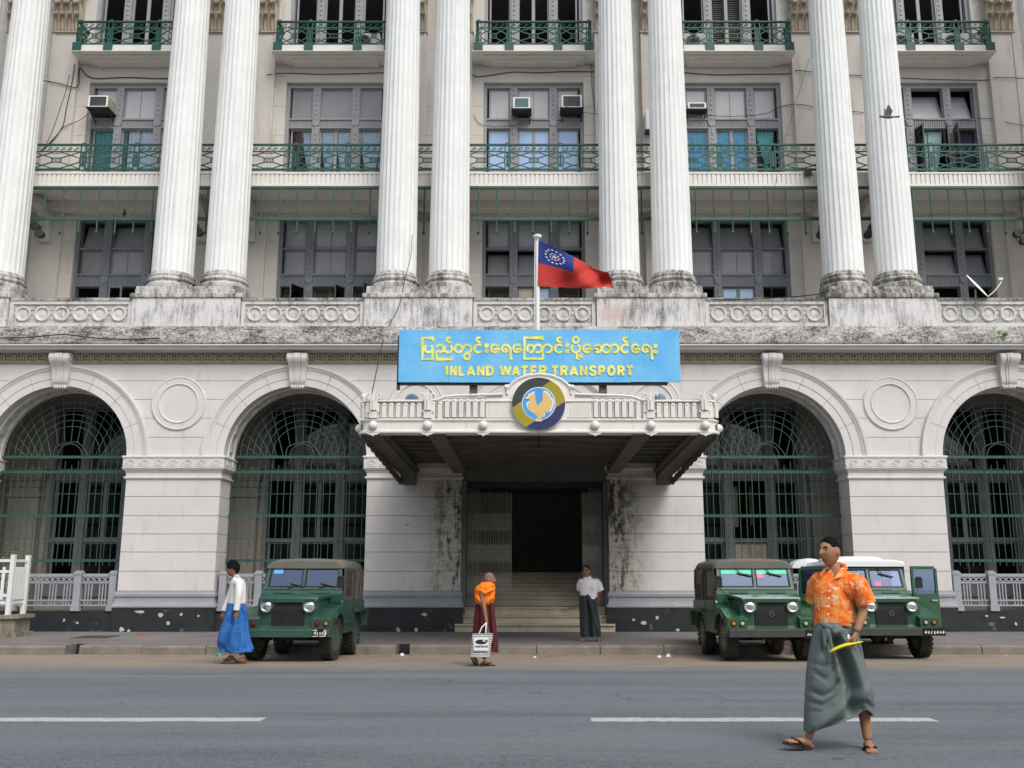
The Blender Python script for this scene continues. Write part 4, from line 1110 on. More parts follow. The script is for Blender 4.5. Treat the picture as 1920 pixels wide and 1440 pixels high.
glyphs.append((1, arcpts(938, 300, 52, 0, 360))); glyphs.append((1, arcpts(1042, 300, 52, 175, -110, 50)))
nga(1180, 1); e_vowel(1315, 1); ra(1448, 1522, 1); dots(1570, 268, 340, 1)
gb = MB()
for i, (s, pts) in enumerate(glyphs): stroke(gb, pts, WDT, YS-.010-.00012*i, s)
part('burmese_lettering', gb, T['gilt'], sg)
# latin capitals, drawn as bold strokes
LET = {'I': [[(.5,0),(.5,1)]], 'N': [[(.1,0),(.1,1)],[(.1,.97),(.9,.03)],[(.9,0),(.9,1)]], 'L': [[(.12,1),(.12,0)],[(.0,.08),(.9,.08)]],
       'A': [[(.06,0),(.5,.97)],[(.5,.97),(.94,0)],[(.22,.27),(.78,.27)]], 'D': [[(.1,0),(.1,1)],[(.02,.92),(.45,.92),(.72,.82),(.86,.62),(.88,.5),(.86,.38),(.72,.18),(.45,.08),(.02,.08)]],
       'W': [[(.04,1),(.27,.03)],[(.27,.03),(.5,.95)],[(.5,.95),(.73,.03)],[(.73,.03),(.96,1)]], 'T': [[(.0,.92),(1,.92)],[(.5,.9),(.5,0)]],
       'E': [[(.12,0),(.12,1)],[(.02,.92),(.92,.92)],[(.1,.5),(.84,.5)],[(.02,.08),(.94,.08)]],
       'R': [[(.12,0),(.12,1)],[(.02,.92),(.6,.92),(.78,.86),(.85,.72),(.78,.56),(.6,.48),(.1,.48)],[(.48,.46),(.88,0)]],
       'S': [[(.86,.76),(.74,.90),(.5,.94),(.24,.89),(.14,.74),(.24,.58),(.5,.51),(.78,.43),(.88,.26),(.76,.11),(.5,.06),(.22,.10),(.1,.25)]],
       'P': [[(.12,0),(.12,1)],[(.02,.92),(.6,.92),(.80,.86),(.88,.70),(.80,.52),(.6,.44),(.1,.44)]],
       'O': [[(.5+.40*math.cos(2*PI*i/16), .5+.44*math.sin(2*PI*i/16)) for i in range(17)]]}
spots = [('I',653,690),('N',710,800),('L',822,905),('A',925,1035),('N',1060,1155),('D',1175,1280),('W',1345,1500),('A',1505,1612),('T',1625,1715),('E',1740,1830),('R',1853,1960)]
spots2 = [('T',235,325),('R',345,445),('A',465,575),('N',600,690),('S',715,815),('P',835,925),('O',950,1055),('R',1078,1178),('T',1195,1285)]
lb = MB(); zi = 0
for s, lst in ((0, spots), (1, spots2)):
    for ch, x0, x1 in lst:
        for ln in LET[ch]:
            zi += 1
            ww = .045 if ch in 'NAWS' else .052
            pts = [(x0+6+(x1-x0-12)*u, 644-122*v_) for u, v_ in ln]
            if len(pts) == 2 and ch == 'I': pts = [((x0+x1)/2, 644), ((x0+x1)/2, 522)]
            stroke(lb, pts, ww, YS-.010-.00012*zi, s)
part('english_lettering', lb, T['gilt'], sg)
for px in (888, 1130):
    xq = xx(px, 720, YS+.2)
    part('support_post', MB().box(xq-.075, xq+.075, YS+.12, YS+.24, 4.385, sz0+.4), M('weathered_timber', (.16,.13,.11), .85, var=.3, vs=8), sg)
# ------------------------------------------------------------------ emblem disc in front of the parapet
YE = YC-.09
ec = at(1010, 757, YE); er = 51.0/F_PX*YE*1.006
em = thing('emblem_disc', 'round painted crest with a golden bird on blue, fixed to the canopy front', 'emblem', (ec[0], YE, ec[2]-er))
part('disc', MB().lathe([(er,.0),(er,.07)], ec[0], YE, 48, 'y', ec[2]), T['white'], em)
def seg(a0, a1, n=24): return [(ec[0]+er*.985*math.cos(R(a0+(a1-a0)*i/n)), ec[2]+er*.985*math.sin(R(a0+(a1-a0)*i/n))) for i in range(n+1)]
eg, ey, en = M('emblem_green', (.035,.048,.042), .4, var=.1), M('emblem_olive_yellow', (.36,.29,.02), .4, var=.08), M('emblem_navy', (.03,.035,.12), .4, var=.1)
part('green_field', MB().ext(seg(62.5, 188.5), YE-.012, YE-.001), eg, em)
part('yellow_band', MB().ext(seg(189.5, 241.5)+seg(5.5, 61.5), YE-.012, YE-.001), ey, em)
part('navy_field', MB().ext(seg(242.5, 364.5), YE-.012, YE-.001), en, em)
part('white_ring', MB().lathe([(er*.625,-.016),(er*.625,-.008)], ec[0], YE, 48, 'y', ec[2]), T['white'], em)
part('blue_field', MB().lathe([(er*.595,-.020),(er*.595,-.012)], ec[0], YE, 48, 'y', ec[2]), M('emblem_blue', (.07,.33,.72), .4, var=.08), em)
bird = [(430,550),(490,530),(520,470),(640,405),(645,480),(650,570),(670,640),(690,690),(725,700),(750,650),(800,620),(815,520),(808,440),(830,390),(900,410),(960,480),(990,540),(1030,570),(1042,640),(1030,690),(1010,760),(980,830),(920,850),(855,850),(850,930),(790,935),(770,950),(800,1030),(640,1030),(700,975),(705,930),(640,880),(560,830),(500,770),(470,700),(480,640),(540,600),(520,565)]
bq = lambda x, y, g=1.0: (ec[0]+(x-725)*g/590*er, ec[2]-(y-660)*g/590*er)
def grow(pts, k): cx = sum(p_[0] for p_ in pts)/len(pts); cy = sum(p_[1] for p_ in pts)/len(pts); return [(cx+(a-cx)*k, cy+(b_-cy)*k) for a, b_ in pts]
part('bird_outline', MB().ext([bq(*q) for q in grow(bird, 1.06)], YE-.026, YE-.019), T['white'], em)
m, n, l, p = new_mat('gold_bird_paint')
wv = n.new('ShaderNodeTexWave'); wv.inputs['Scale'].default_value = 22; wv.inputs['Distortion'].default_value = 9; l.new(coords(n, l), wv.inputs[0])
l.new(mix(n, l, ramp(n, l, wv.outputs['Fac'], .3, .6), (.62,.36,.10), (.80,.60,.22)), p.inputs['Base Color'])
part('gold_bird', MB().ext([bq(*q) for q in grow(bird, .96)], YE-.032, YE-.025), m, em)
# ------------------------------------------------------------------ flagpole and flag
YP = 18.5
fx = xx(1008, 600, YP)
fp = thing('flagpole', 'slim white flagpole with a flat knob standing on the canopy roof behind the sign', 'flagpole', (fx, YP, 4.39))
part('pole', MB().tube([(fx,YP,4.385),(fx,YP,zz(540,YP)),(fx,YP,zz(452,YP))], [.048,.044,.04], 12), T['white'], fp, True)
zk = zz(445, YP)
part('knob', MB().lathe([(.03,-.06),(.04,-.02),(.08,-.01),(.09,.02),(.085,.04),(.04,.06),(0,.065)], fx, YP, 16, 'z', zk), T['white'], fp, True)
part('halyard', MB().tube([(fx-.055,YP-.03,4.9),(fx-.058,YP-.03,zz(500,YP)),(fx-.05,YP-.03,zk-.03)], .008, 5), T['white'], fp)
def flag_pt(u, v_):
    tp = [(1010,450),(1032,460),(1060,473),(1085,486),(1100,495),(1112,503),(1128,508),(1141,511)]
    bt = [(1008,536),(1034,538),(1060,539),(1080,540),(1100,541),(1120,540),(1136,537),(1151,541)]
    s = u*7; i = min(6, int(s)); f_ = s-i
    a = (tp[i][0]*(1-f_)+tp[i+1][0]*f_, tp[i][1]*(1-f_)+tp[i+1][1]*f_); b_ = (bt[i][0]*(1-f_)+bt[i+1][0]*f_, bt[i][1]*(1-f_)+bt[i+1][1]*f_)
    px, py = a[0]+(b_[0]-a[0])*v_, a[1]+(b_[1]-a[1])*v_
    yv = YP-.05 - .10*math.sin(u*7.5 - v_*3.2)*min(1, u*2.5) - .035*math.sin(u*15+v_*7)*min(1, u*3) - .15*u
    # keep the outline while the cloth moves in depth
    q = at(px, py, yv); return q
def cloth(us, vs_, off=0.0):
    pts = [];
    for v_ in vs_:
        for u in us:
            q = flag_pt(u, v_); pts.append((q[0], q[1]-off, q[2]))
    w_ = len(us); fs = [(j*w_+i, j*w_+i+1, (j+1)*w_+i+1, (j+1)*w_+i) for j in range(len(vs_)-1) for i in range(w_-1)]
    return MB().add(pts, fs)
lin = lambda a, b_, n_: [a+(b_-a)*i/n_ for i in range(n_+1)]
red = M('red_flag_cloth', (.46,.030,.022), .75, var=.08, vs=6, bmp=.05); blu = M('blue_flag_cloth', (.014,.035,.20), .75, var=.08, vs=6, bmp=.05)
fb = cloth(lin(.38, 1, 26), lin(0, .5, 14)); fb2 = cloth(lin(0, 1, 40), lin(.5, 1, 14)); fb.join(fb2)
fl_ = solo('flag', fb, red, 'red flag with a blue starry canton flying to the right from the flagpole', 'flag', (fx, YP, zz(540, YP)), smooth=True)
part('canton', cloth(lin(0, .38, 18), lin(0, .5, 14)), blu, fl_, True)
st = MB()
def star(u, v_, r_):
    q = flag_pt(u, v_); pts = []
    for i in range(10):
        a = PI/2 + 2*PI*i/10; k_ = r_ if i % 2 == 0 else r_*.42
        uu, vv = u + k_*math.cos(a)*.7, v_ - k_*math.sin(a)
        w_ = flag_pt(uu, vv); pts.append((w_[0], w_[1]-.004, w_[2]))
    st.add(pts, [tuple(range(10))])
for i in range(14): star(.18+.095*math.cos(2*PI*i/14), .25+.155*math.sin(2*PI*i/14), .026)
for i in range(9): star(.18+.045*math.cos(2*PI*i/9), .25+.075*math.sin(2*PI*i/9), .022)
star(.18, .25, .05)
part('stars', st, T['white'], fl_)

# ------------------------------------------------------------------ green window grilles in the arches
YG = YF+.76
gz = {q: zz(q, YG) for q in (857, 885, 926, 967, 1010, 1051, 1061, 872, 864)}
HW = B/2-1.18+.06
def grille(k, label):
    x = X0+k*B
    g = thing('window_grille', label, 'grille', (x, YG, PAVE), 'green iron grilles filling the arches')
    for q in (857, 885, 967, 1051): part('flat_bar', MB().box(x-HW, x+HW, YG-.012, YG+.012, gz[q]-.035, gz[q]+.035), T['grille'], g)
    for q in (926, 1010): part('cross_bar', MB().box(x-HW+.03, x+HW-.03, YG-.006, YG+.006, gz[q]-.008, gz[q]+.008), T['grille'], g)
    nb_ = 22
    for i in range(nb_):
        xx_ = x-HW+.12+(2*HW-.24)*i/(nb_-1)
        part('upright', MB().box(xx_-.0075, xx_+.0075, YG-.028, YG-.013, gz[1061], gz[872] if i % 2 else gz[864]), T['fan'] if False else T['grille'], g)
    zc_ = gz[857]+.035
    for r_ in (1.75, 1.60, 1.43, 1.27, 1.10, .94, .78, .31):
        part('hoop', MB().tube([(x+r_*math.cos(PI*i/36), YG-.012, zc_+r_*.985*math.sin(PI*i/36)) for i in range(37)], .0085, 5), T['fan'], g)
    sc_ = []
    for i in range(61):
        t = PI*i/60; r_ = .47 - .045*abs(math.cos(2.5*t*1.0+PI/2))
        sc_.append((x+r_*1.0*math.cos(t), YG-.012, zc_+r_*.80*math.sin(t)))
    part('scallop', MB().tube(sc_, .009, 5), T['fan'], g)
    for i in range(-7, 8):
        a = R(11.2*i); bx = .165*i
        z0 = 0 if abs(bx) > .47 else .37*math.sqrt(max(0, 1-(bx/.49)**2))
        p0 = Vector((x+bx, YG+.002, zc_+z0)); p2 = Vector((x+1.75*math.sin(a), YG+.002, zc_+1.72*math.cos(a)))
        pm = (p0+p2)/2 + Vector((-.035*(i/3.0), 0, .02*abs(i)/3))
        pts = [p0*(1-t)**2 + pm*2*t*(1-t) + p2*t*t for t in lin(0, 1, 8)]
        part('spoke', MB().tube(pts, .0085, 5), T['fan'], g)
    return g
for k, lb_ in ((-2, 'green fan-topped iron grille in the arch at the far left behind the white picket fence'), (-1, 'green fan-topped iron grille in the arch behind the jeep with the graffiti plate'),
               (1, 'green fan-topped iron grille in the arch behind the two jeeps'), (2, 'green fan-topped iron grille in the last arch on the right')):
    grille(k, lb_)
# ------------------------------------------------------------------ grey iron fences between the piers
YN = YF+.18
def fence(k, label):
    x = X0+k*B; w_ = B/2-1.18-.09; z0, z1 = .72, 1.56
    g = thing('iron_fence', label, 'fence', (x, YN, .60), 'grey iron fences between the piers')
    part('foot_curb', MB().box(x-w_, x+w_, YN-.06, YN+.12, .60, .66), T['plinth'], g)
    ps = (-w_+.08, -w_+.95, w_-.95, w_-.08)
    for q in ps:
        b_ = MB().box(x+q-.085, x+q+.085, YN-.085, YN+.085, .665, z1-.02).box(x+q-.10, x+q+.10, YN-.10, YN+.10, z1-.02, z1+.035).ext([(x+q-.09, z1+.036), (x+q+.09, z1+.036), (x+q+.05, z1+.075), (x+q-.05, z1+.075)], YN-.09, YN+.09).box(x+q-.11, x+q+.11, YN-.11, YN+.11, .664, .82)
        part('post', b_, T['fence'], g)
    for a, b_ in zip(ps[:-1], ps[1:]):
        x0, x1 = x+a+.09, x+b_-.09
        for zr, h_ in ((z1-.075, .075), (z1-.235, .035), (.90, .035), (.78, .035)): part('rail', MB().box(x0, x1, YN-.025, YN+.025, zr, zr+h_), T['fence'], g)
        nr = max(2, round((x1-x0)/.145)); s_ = (x1-x0)/nr
        for i in range(nr):
            q = x0+s_*(i+.5)
            part('ring', MB().arc([(.038,YN-.015),(.058,YN-.015),(.058,YN+.015),(.038,YN+.015)], q, z1-.138, 0, 2*PI, 12), T['fence'], g)
            if i: part('divider', MB().box(x0+s_*i-.008, x0+s_*i+.008, YN-.012, YN+.012, z1-.199, z1-.076), T['fence'], g)
        ng = max(1, round((x1-x0-.1)/.29)); s_ = (x1-x0)/ng
        for i in range(ng):
            for j in (-1, 0, 1):
                q = x0+s_*(i+.5)+j*.075
                part('baluster', MB().box(q-.014, q+.014, YN-.014, YN+.014, .782, z1-.236), T['fence'], g)
    return g
for k, lb_ in ((-2, 'low grey iron fence at the far left, right beside the white picket fence'), (-1, 'low grey iron fence behind the walker in the blue skirt'), (1, 'low grey iron fence hidden behind the two jeeps at right'), (2, 'low grey iron fence at the far right edge beyond the white-roofed jeep')):
    fence(k, lb_)
# ------------------------------------------------------------------ folding gates
YGT = YF+.72
def gate(x0, x1, nb_, label):
    g = thing('folding_gate', label, 'gate', ((x0+x1)/2, YGT, .75), 'steel lattice folding gates at the entrance')
    z0, z1 = .78, 3.72
    for i in range(nb_):
        q = x0+(x1-x0)*i/(nb_-1)
        part('gate_bar', MB().box(q-.009, q+.009, YGT-.012, YGT+.012, z0, z1-.12), T['gate'], g)
    s_ = (x1-x0)/(nb_-1)
    for i in range(nb_-1):
        q = x0+s_*i
        for zb in (1.02, 1.80, 2.58):
            lt = MB()
            for h_ in (0, .2):
                lt.beam((q, YGT-.02, zb+h_), (q+s_, YGT-.02, zb+h_+.34), .012, .014); lt.beam((q, YGT+.02, zb+h_+.34), (q+s_, YGT+.02, zb+h_), .012, .014)
            part('lattice', lt, T['gate'], g)
    for i in range(0, nb_, 3):
        q = x0+(x1-x0)*i/(nb_-1); part('roller', MB().lathe([(.03,-.012),(.03,.012)], q, YGT, 10, 'y', z1-.09), T['iron'], g)
    return g
gate(X0-1.70, X0-.60, 18, 'half-closed folding lattice gate on the left side of the doorway')
gate(X0+1.22, X0+1.70, 13, 'folding lattice gate pushed tight together behind the man in the white shirt')
part('gate_track', MB().box(X0-1.73, X0+1.73, YGT-.06, YGT+.06, 3.72, 3.80), T['iron'], bd)
part('gate_floor_track', MB().box(X0-1.73, X0+1.73, YGT-.025, YGT+.025, .751, .765), T['iron'], bd)

# ------------------------------------------------------------------ planter with white picket fence at the left edge
PX1, PY0, PY1 = -11.35, 21.65, 22.55
pl = thing('planter', 'long mossy concrete planter box at the left edge of the pavement', 'planter', (-13, 22.1, PAVE))
cm = stained('mossy_concrete', (.30,.27,.21), (.085,.08,.055), .46, .62)
part('trough', MB().ext([(-20,PY0),(PX1-.25,PY0),(PX1-.02,PY0+.25),(PX1-.02,PY1),(-20,PY1)], PAVE, .58, 'z'), cm, pl)
part('rim', MB().ext([(-20.05,PY0-.06),(PX1-.22,PY0-.06),(PX1+.06,PY0+.22),(PX1+.06,PY1+.05),(-20.05,PY1+.05)], .582, .66, 'z'), cm, pl)
part('foot', MB().ext([(-20.05,PY0-.05),(PX1-.22,PY0-.05),(PX1+.05,PY0+.23),(PX1+.05,PY1+.05),(-20.05,PY1+.05)], PAVE-.01, PAVE+.10, 'z'), cm, pl)
part('soil', MB().box(-19.9, PX1-.3, PY0+.05, PY1-.05, .60, .665), M('dry_soil', (.16,.11,.07), .95, var=.3, vs=10), pl)
pf = thing('picket_fence', 'white painted picket fence standing on the concrete planter', 'fence', (-13, 22.1, .66))
cxn = PX1-.16; FY0, FY1 = PY0+.18, PY1-.12
FT = zz(1040, FY0)
for (xq, yq) in ((cxn, FY0), (cxn+.02, FY1), (cxn-1.9, FY0), (cxn-3.8, FY0)): part('fence_post', MB().box(xq-.045, xq+.045, yq-.045, yq+.045, .665, FT), T['white_fence'], pf)
for zr in (FT-.16, FT-.40, FT-.92, FT-1.08):
    part('fence_rail', MB().box(-19.5, cxn-.046, FY0-.02, FY0+.02, zr, zr+.06), T['white_fence'], pf)
    part('fence_rail', MB().box(cxn-.01, cxn+.03, FY0+.046, FY1-.046, zr, zr+.06), T['white_fence'], pf)
for i in range(14):
    q = cxn-.17-.135*i
    part('picket', MB().box(q-.033, q+.033, FY0-.04, FY0-.021, FT-.98, FT-.27), T['white_fence'], pf)
for i in range(7):
    q = FY0+.10+.075*i
    part('picket', MB().box(cxn+.031, cxn+.05, q-.022, q+.022, FT-.98, FT-.27), T['white_fence'], pf)
lm = M('bright_green_leaf', (.10,.22,.03), .5, var=.4, vs=9, bmp=0)
rnd = random.Random(11)
sh_ = thing('shrub', 'small bright green shrub growing in the planter behind the white pickets', 'shrub', (-12.1, 22.2, .66))
stems = MB(); lv_ = MB()
for i in range(9):
    x, y, z = -12.1+rnd.uniform(-.1,.1), 22.2+rnd.uniform(-.1,.1), .66; pts = [(x, y, z)]
    dx, dy = rnd.uniform(-.05,.09), rnd.uniform(-.05,.05)
    for j in range(6): x += dx*rnd.uniform(.5,1.5); y += dy; z += .235*rnd.uniform(.85,1.1); pts.append((x, y, z))
    stems.tube(pts, [.012-.0015*j for j in range(7)], 5)
    for q in pts[2:]:
        for _ in range(7):
            c_ = Vector(q) + Vector((rnd.gauss(0,.09), rnd.gauss(0,.09), rnd.gauss(.02,.07))); a = Vector((rnd.uniform(-1,1), rnd.uniform(-1,1), rnd.uniform(-.3,.8))).normalized()*.075
            s_ = a.cross(Vector((rnd.uniform(-1,1), rnd.uniform(-1,1), 1))).normalized()*.022
            lv_.add([c_, c_+a*.45+s_, c_+a, c_+a*.45-s_], [(0,1,2,3)])
part('stems', stems, M('shrub_bark', (.09,.07,.04)), sh_); part('leaves', lv_, lm, sh_)['kind'] = 'stuff'
# ------------------------------------------------------------------ jeeps: local frame, front bumper at y=0 facing the street, ground at z=0
def jeep_paint(name, col, dust):
    m, n, l, p = new_mat(name)
    v = coords(n, l, True)
    a = noise(n, l, v, 2.5, 6, .65); f = noise(n, l, v, 9, 6, .7)
    sp = n.new('ShaderNodeSeparateXYZ'); l.new(v, sp.inputs[0])
    c = mix(n, l, ramp(n, l, a, .3, .7), tuple(x*.8 for x in col), tuple(x*1.2 for x in col))
    low = ramp(n, l, math_n(n, l, 'ADD', sp.outputs['Z'], math_n(n, l, 'MULTIPLY', f, .5)), .55, 1.15, dust, dust*.25)
    c = mix(n, l, low, c, (.12,.105,.08))
    l.new(c, p.inputs['Base Color'])
    l.new(ramp(n, l, f, .3, .7, .28, .48), p.inputs['Roughness'])
    p.inputs['Specular IOR Level'].default_value = .5
    p.inputs['Coat Weight'].default_value = .5; p.inputs['Coat Roughness'].default_value = .2
    bump(n, l, p, noise(n, l, v, 5, 2), .05, .01)
    return m
T['jeep1'] = jeep_paint('bluish_green_jeep_paint', (.009,.072,.048), .28)
T['jeep2'] = jeep_paint('deep_green_jeep_paint', (.008,.080,.034), .22)
T['canvas'] = M('faded_canvas', (.145,.138,.12), .9, var=.12, vs=4, bmp=.3, bs=40, obj=True, dirt=((.10,.09,.08), .3, 3, V1))
T['canvas_side'] = M('dark_canvas_side', (.085,.075,.065), .85, var=.3, vs=6, bmp=.3, bs=30, obj=True)
T['vinyl'] = glossy_pane('yellowed_vinyl_window', (.62,.60,.50), .10, .15)
T['screen'] = glossy_pane('windscreen_glass', (.42,.52,.70), .12, .02, 1.5, (.70,.80,.98))
T['lens'] = M('headlamp_glass', (.80,.80,.78), .06, metal=.85, var=.25, vs=9, bmp=0, obj=True)
T['amber'] = M('amber_lens', (.55,.17,.02), .2, var=.1, bmp=0); T['clear'] = M('cream_lens', (.52,.45,.30), .2, var=.1, bmp=0); T['redlens'] = M('dark_red_lens', (.16,.02,.02), .2, var=.1, bmp=0)
T['bumper'] = M('grey_black_bumper', (.045,.045,.045), .6, var=.2, vs=6, obj=True)
T['plate'] = M('black_plate', (.012,.012,.012), .4); T['pink'] = M('pink_sticker', (.70,.20,.42), .5, var=.1); T['bluest'] = M('blue_sticker', (.12,.42,.85), .5, var=.1)
T['seat'] = M('grey_seat_vinyl', (.08,.08,.09), .6)
T['sunstrip'] = M('green_sun_strip', (.10,.72,.46), .15, bmp=0, spec=.6)
T['hardtop'] = M('white_hardtop_paint', (.76,.77,.78), .4, var=.04, obj=True, coat=.2)
WR = .375
tyre_mb = MB().lathe([(.235,-.085),(.25,-.10),(.32,-.105),(.355,-.098),(.368,-.075),(.37,0),(.368,.075),(.355,.098),(.32,.105),(.25,.10),(.235,.085)], 0, 0, 32, 'x', 0, caps=False)
for i in range(28):
    a = 2*PI*i/28
    for s in (-1, 1):
        aa = a + (.11 if s > 0 else 0)
        q = MB().box(min(s*.012, s*.108), max(s*.012, s*.108), -.022, .022, .355, .381)
        tyre_mb.join(q, lambda v: Vector((v.x, v.y*math.cos(aa)-v.z*math.sin(aa), v.y*math.sin(aa)+v.z*math.cos(aa))))
tyre_me = tyre_mb.mesh('tyre', T['tyre'], True, angle=30)
def rim_me(mt):
    b = MB().lathe([(.236,.085),(.225,.10),(.205,.085),(.20,.03),(.16,.02),(.15,.045),(.10,.055),(.09,.085),(.05,.095),(0,.10)], 0, 0, 28, 'x', 0)
    b.lathe([(.236,-.085),(.2,-.06),(0,-.05)], 0, 0, 20, 'x', 0)
    for i in range(5): b.lathe([(.014,.05),(.014,.075)], .128*math.cos(2*PI*i/5), .128*math.sin(2*PI*i/5), 6, 'x', 0)
    return b.mesh('rim', mt, True, angle=35)
def wheel_at(root, x, y, rm, steer=0.0, tilt=0):
    h = hold('wheel', root); h.location = (x, y, WR)
    h.rotation_euler = (0, tilt, (0 if x > 0 else PI) + steer)
    put('tyre', tyre_me, h); put('rim', rm, h)
def burmese_digit(b, ch, x, z, s, y, w):
    A = lambda cx, cz, r_, a0, a1: [(x+s*(cx+r_*math.cos(R(a0+(a1-a0)*i/10))), z+s*(cz+r_*math.sin(R(a0+(a1-a0)*i/10)))) for i in range(11)]
    Ls = {'0': [A(.5,.5,.32,0,360)], '6': [A(.5,.4,.32,-30,250) + [(x+s*.5, z+s*1.0), (x+s*.8, z+s*.95)]], '4': [A(.45,.6,.28,-160,130), [(x+s*.5, z+s*.35), (x+s*.75, z+s*.0), (x+s*.3, z-s*.1)]],
          '/': [[(x+s*.75, z+s*1.1), (x+s*.3, z-s*.1)]], 'k': [A(.3,.5,.24,-100,230), A(.75,.5,.26,170,-100)], '|': [[(x+s*.45,z+s*1.0),(x+s*.45,z-s*.1),(x+s*.7,z-s*.1)]],
          '5': [A(.5,.5,.32,-150,150), [(x+s*.4, z+s*.2),(x+s*.6,z+s*.5)]], '2': [A(.5,.55,.3,-60,200), [(x+s*.6, z+s*.25),(x+s*.6,z-s*.1)]]}
    for ln in Ls[ch]: sline(b, ln, w, y, .003)
def jeep(loc, label, paint, opt):
    r = thing('jeep', label, 'jeep', (0,0,0), 'green jeeps parked nose out along the kerb')
    P = T[paint]; W = .78
    # tub with rear wheel arches
    arch = lambda cx, cz, rr, a0, a1, n=10: [(cx+rr*math.cos(a0+(a1-a0)*i/n), cz+rr*math.sin(a0+(a1-a0)*i/n)) for i in range(n+1)]
    prof = [(1.0,.44),(2.02,.44)] + arch(2.45,.37,.44,PI-.17,.22) + [(2.95,.50),(3.12,.52),(3.12,.98),(3.08,1.02),(1.02,1.02),(1.0,.98)]
    part('body', MB().ext(prof, -W, W, 'x'), P, r)
    for s in (-1, 1):
        part('body_rib', MB().box(min(s*W,s*(W+.02)), max(s*W,s*(W+.02)), 1.05, 2.0, .60, .635), P, r)
        part('rear_fender', MB().ext([(2.62,.60),(2.95,.50),(3.14,.56),(3.14,.86),(2.0,.88),(2.0,.84),(2.1,.82)] + arch(2.45,.37,.47,2.1,.6,6), s*W if s < 0 else W-.0, s*(W+.09) if s > 0 else -W-.09, 'x') if False else MB().box(min(s*W,s*(W+.09)), max(s*W,s*(W+.09)), 2.05, 3.1, .80, .86).box(min(s*W,s*(W+.09)), max(s*W,s*(W+.09)), 2.94, 3.1, .52, .80), P, r)
        # front fender: flat top falling to the nose, cut over the wheel
        fp_ = [(.02,.47),(.02,.715),(.06,.735),(.30,.80),(.55,.885),(1.02,.93),(1.02,.50)] + arch(.60,.37,.435,.30,2.62,12) + [(.20,.50),(.18,.47)]
        part('front_fender', MB().ext(fp_, min(s*.46,s*.80), max(s*.46,s*.80), 'x'), P, r)
        part('fender_lip', MB().ext(arch(.60,.37,.475,.30,2.3,12) + arch(.60,.37,.432,2.3,.30,12), min(s*.79,s*.825), max(s*.79,s*.825), 'x'), P, r)
        door_open = opt.get('door') == s
        if not door_open:
            for ys in (1.12, 1.98): part('door_seam', MB().box(min(s*W,s*(W+.006)), max(s*W,s*(W+.006)), ys, ys+.01, .50, 1.0), T['iron'], r)
            part('door_handle', MB().box(min(s*W,s*(W+.04)), max(s*W,s*(W+.04)), 1.84, 1.95, .86, .885), T['chrome'], r)
    # engine box, bonnet, cowl
    part('grille_surround', MB().ext([(-.53,.50),(.53,.50),(.53,1.02),(.48,1.07),(-.48,1.07),(-.53,1.02)], .17, 1.0, 'y'), P, r)
    bon = MB()
    for (y, z, w_) in ((.10,1.055,.50),(.12,1.085,.52),(.55,1.115,.55),(1.0,1.14,.58)): bon.v += [(-w_,y,z-.06),(w_,y,z-.06),(w_,y,z-.012),(w_-.05,y,z),(-w_+.05,y,z),(-w_,y,z-.012)]
    bon.f = [(i*6+k_, i*6+(k_+1) % 6, (i+1)*6+(k_+1) % 6, (i+1)*6+k_) for i in range(3) for k_ in range(6)] + [tuple(range(6)), tuple(18+k_ for k_ in range(6))]; bon.m = [0]*len(bon.f)
    part('bonnet', bon, P, r, True, 30)
    cow = MB().ext([(1.0,.95),(1.0,1.13),(1.06,1.20),(1.24,1.215),(1.24,.95)], -.745, .745, 'x')
    part('cowl', cow, P, r)
    for q in (-.34, .36): part('cowl_vent', MB().add([(q-.17,1.003,1.145),(q+.17,1.003,1.145),(q+.17,1.045,1.188),(q-.17,1.045,1.188)], [(0,1,2,3)]).xf(lambda v: v+Vector((0,-.006,.006))), P, r)
    gpoly = [(-.28,.56),(.28,.56),(.285,.60),(.285,.86),(.20,.985),(-.20,.985),(-.285,.86),(-.285,.60)]
    part('grille', MB().ext(gpoly, .150, .169, 'y'), T['black'], r)
    gm = MB()
    for i in range(12): gm.box(-.275+.05*i-.003, -.275+.05*i+.003, .144, .150, .565, .86)
    for i in range(6): gm.box(-.28, .28, .144, .1495, .59+.05*i, .593+.05*i)
    part('grille_mesh', gm, T['black'], r)
    part('latch', MB().box(-.06, .06, .12, .15, .985, 1.03), T['iron'], r)
    if opt.get('badge'): part('badge', MB().arc([(.04,.132),(.052,.132),(.052,.144),(.04,.144)], 0, .80, 0, 2*PI, 16).box(-.022,.022,.132,.144,.79,.81), T['chrome'], r)
    for s in (-1, 1):
        part('headlight', MB().lathe([(.112,.0),(.118,-.03),(.108,-.05),(.095,-.045)], s*.375, .172, 24, 'y', .93, False).lathe([(.096,-.044),(.07,-.066),(.03,-.076),(0,-.078)], s*.375, .172, 20, 'y', .93, True).xf(lambda v: v), T['lens'], r, True)
        part('headlight_rim', MB().arc([(.095,.10),(.116,.10),(.116,.17),(.095,.17)], s*.375, .93, 0, 2*PI, 24), T['chrome'], r)
        c1, c2 = opt['lamps']
        for q, mt in ((.55, c2), (.70, c1)):
            part('marker_lamp', MB().lathe([(.034,.0),(.034,-.02),(.022,-.035),(0,-.04)], s*q, .02, 14, 'y', .635), T[mt], r, True)
            part('lamp_bezel', MB().arc([(.034,.0),(.046,.0),(.046,.019),(.034,.019)], s*q, .635, 0, 2*PI, 14), T['black'], r)
    bmat = P if opt['bumper'] == 'green' else T['bumper']
    part('bumper', MB().ext([(-.06,.415),(.10,.415),(.10,.545),(-.045,.545),(-.06,.53)], -.79, .79, 'x'), bmat, r)
    part('step_tread', MB().box(-.34, .34, -.02, .17, .5455, .553), P, r)
    tr_ = MB()
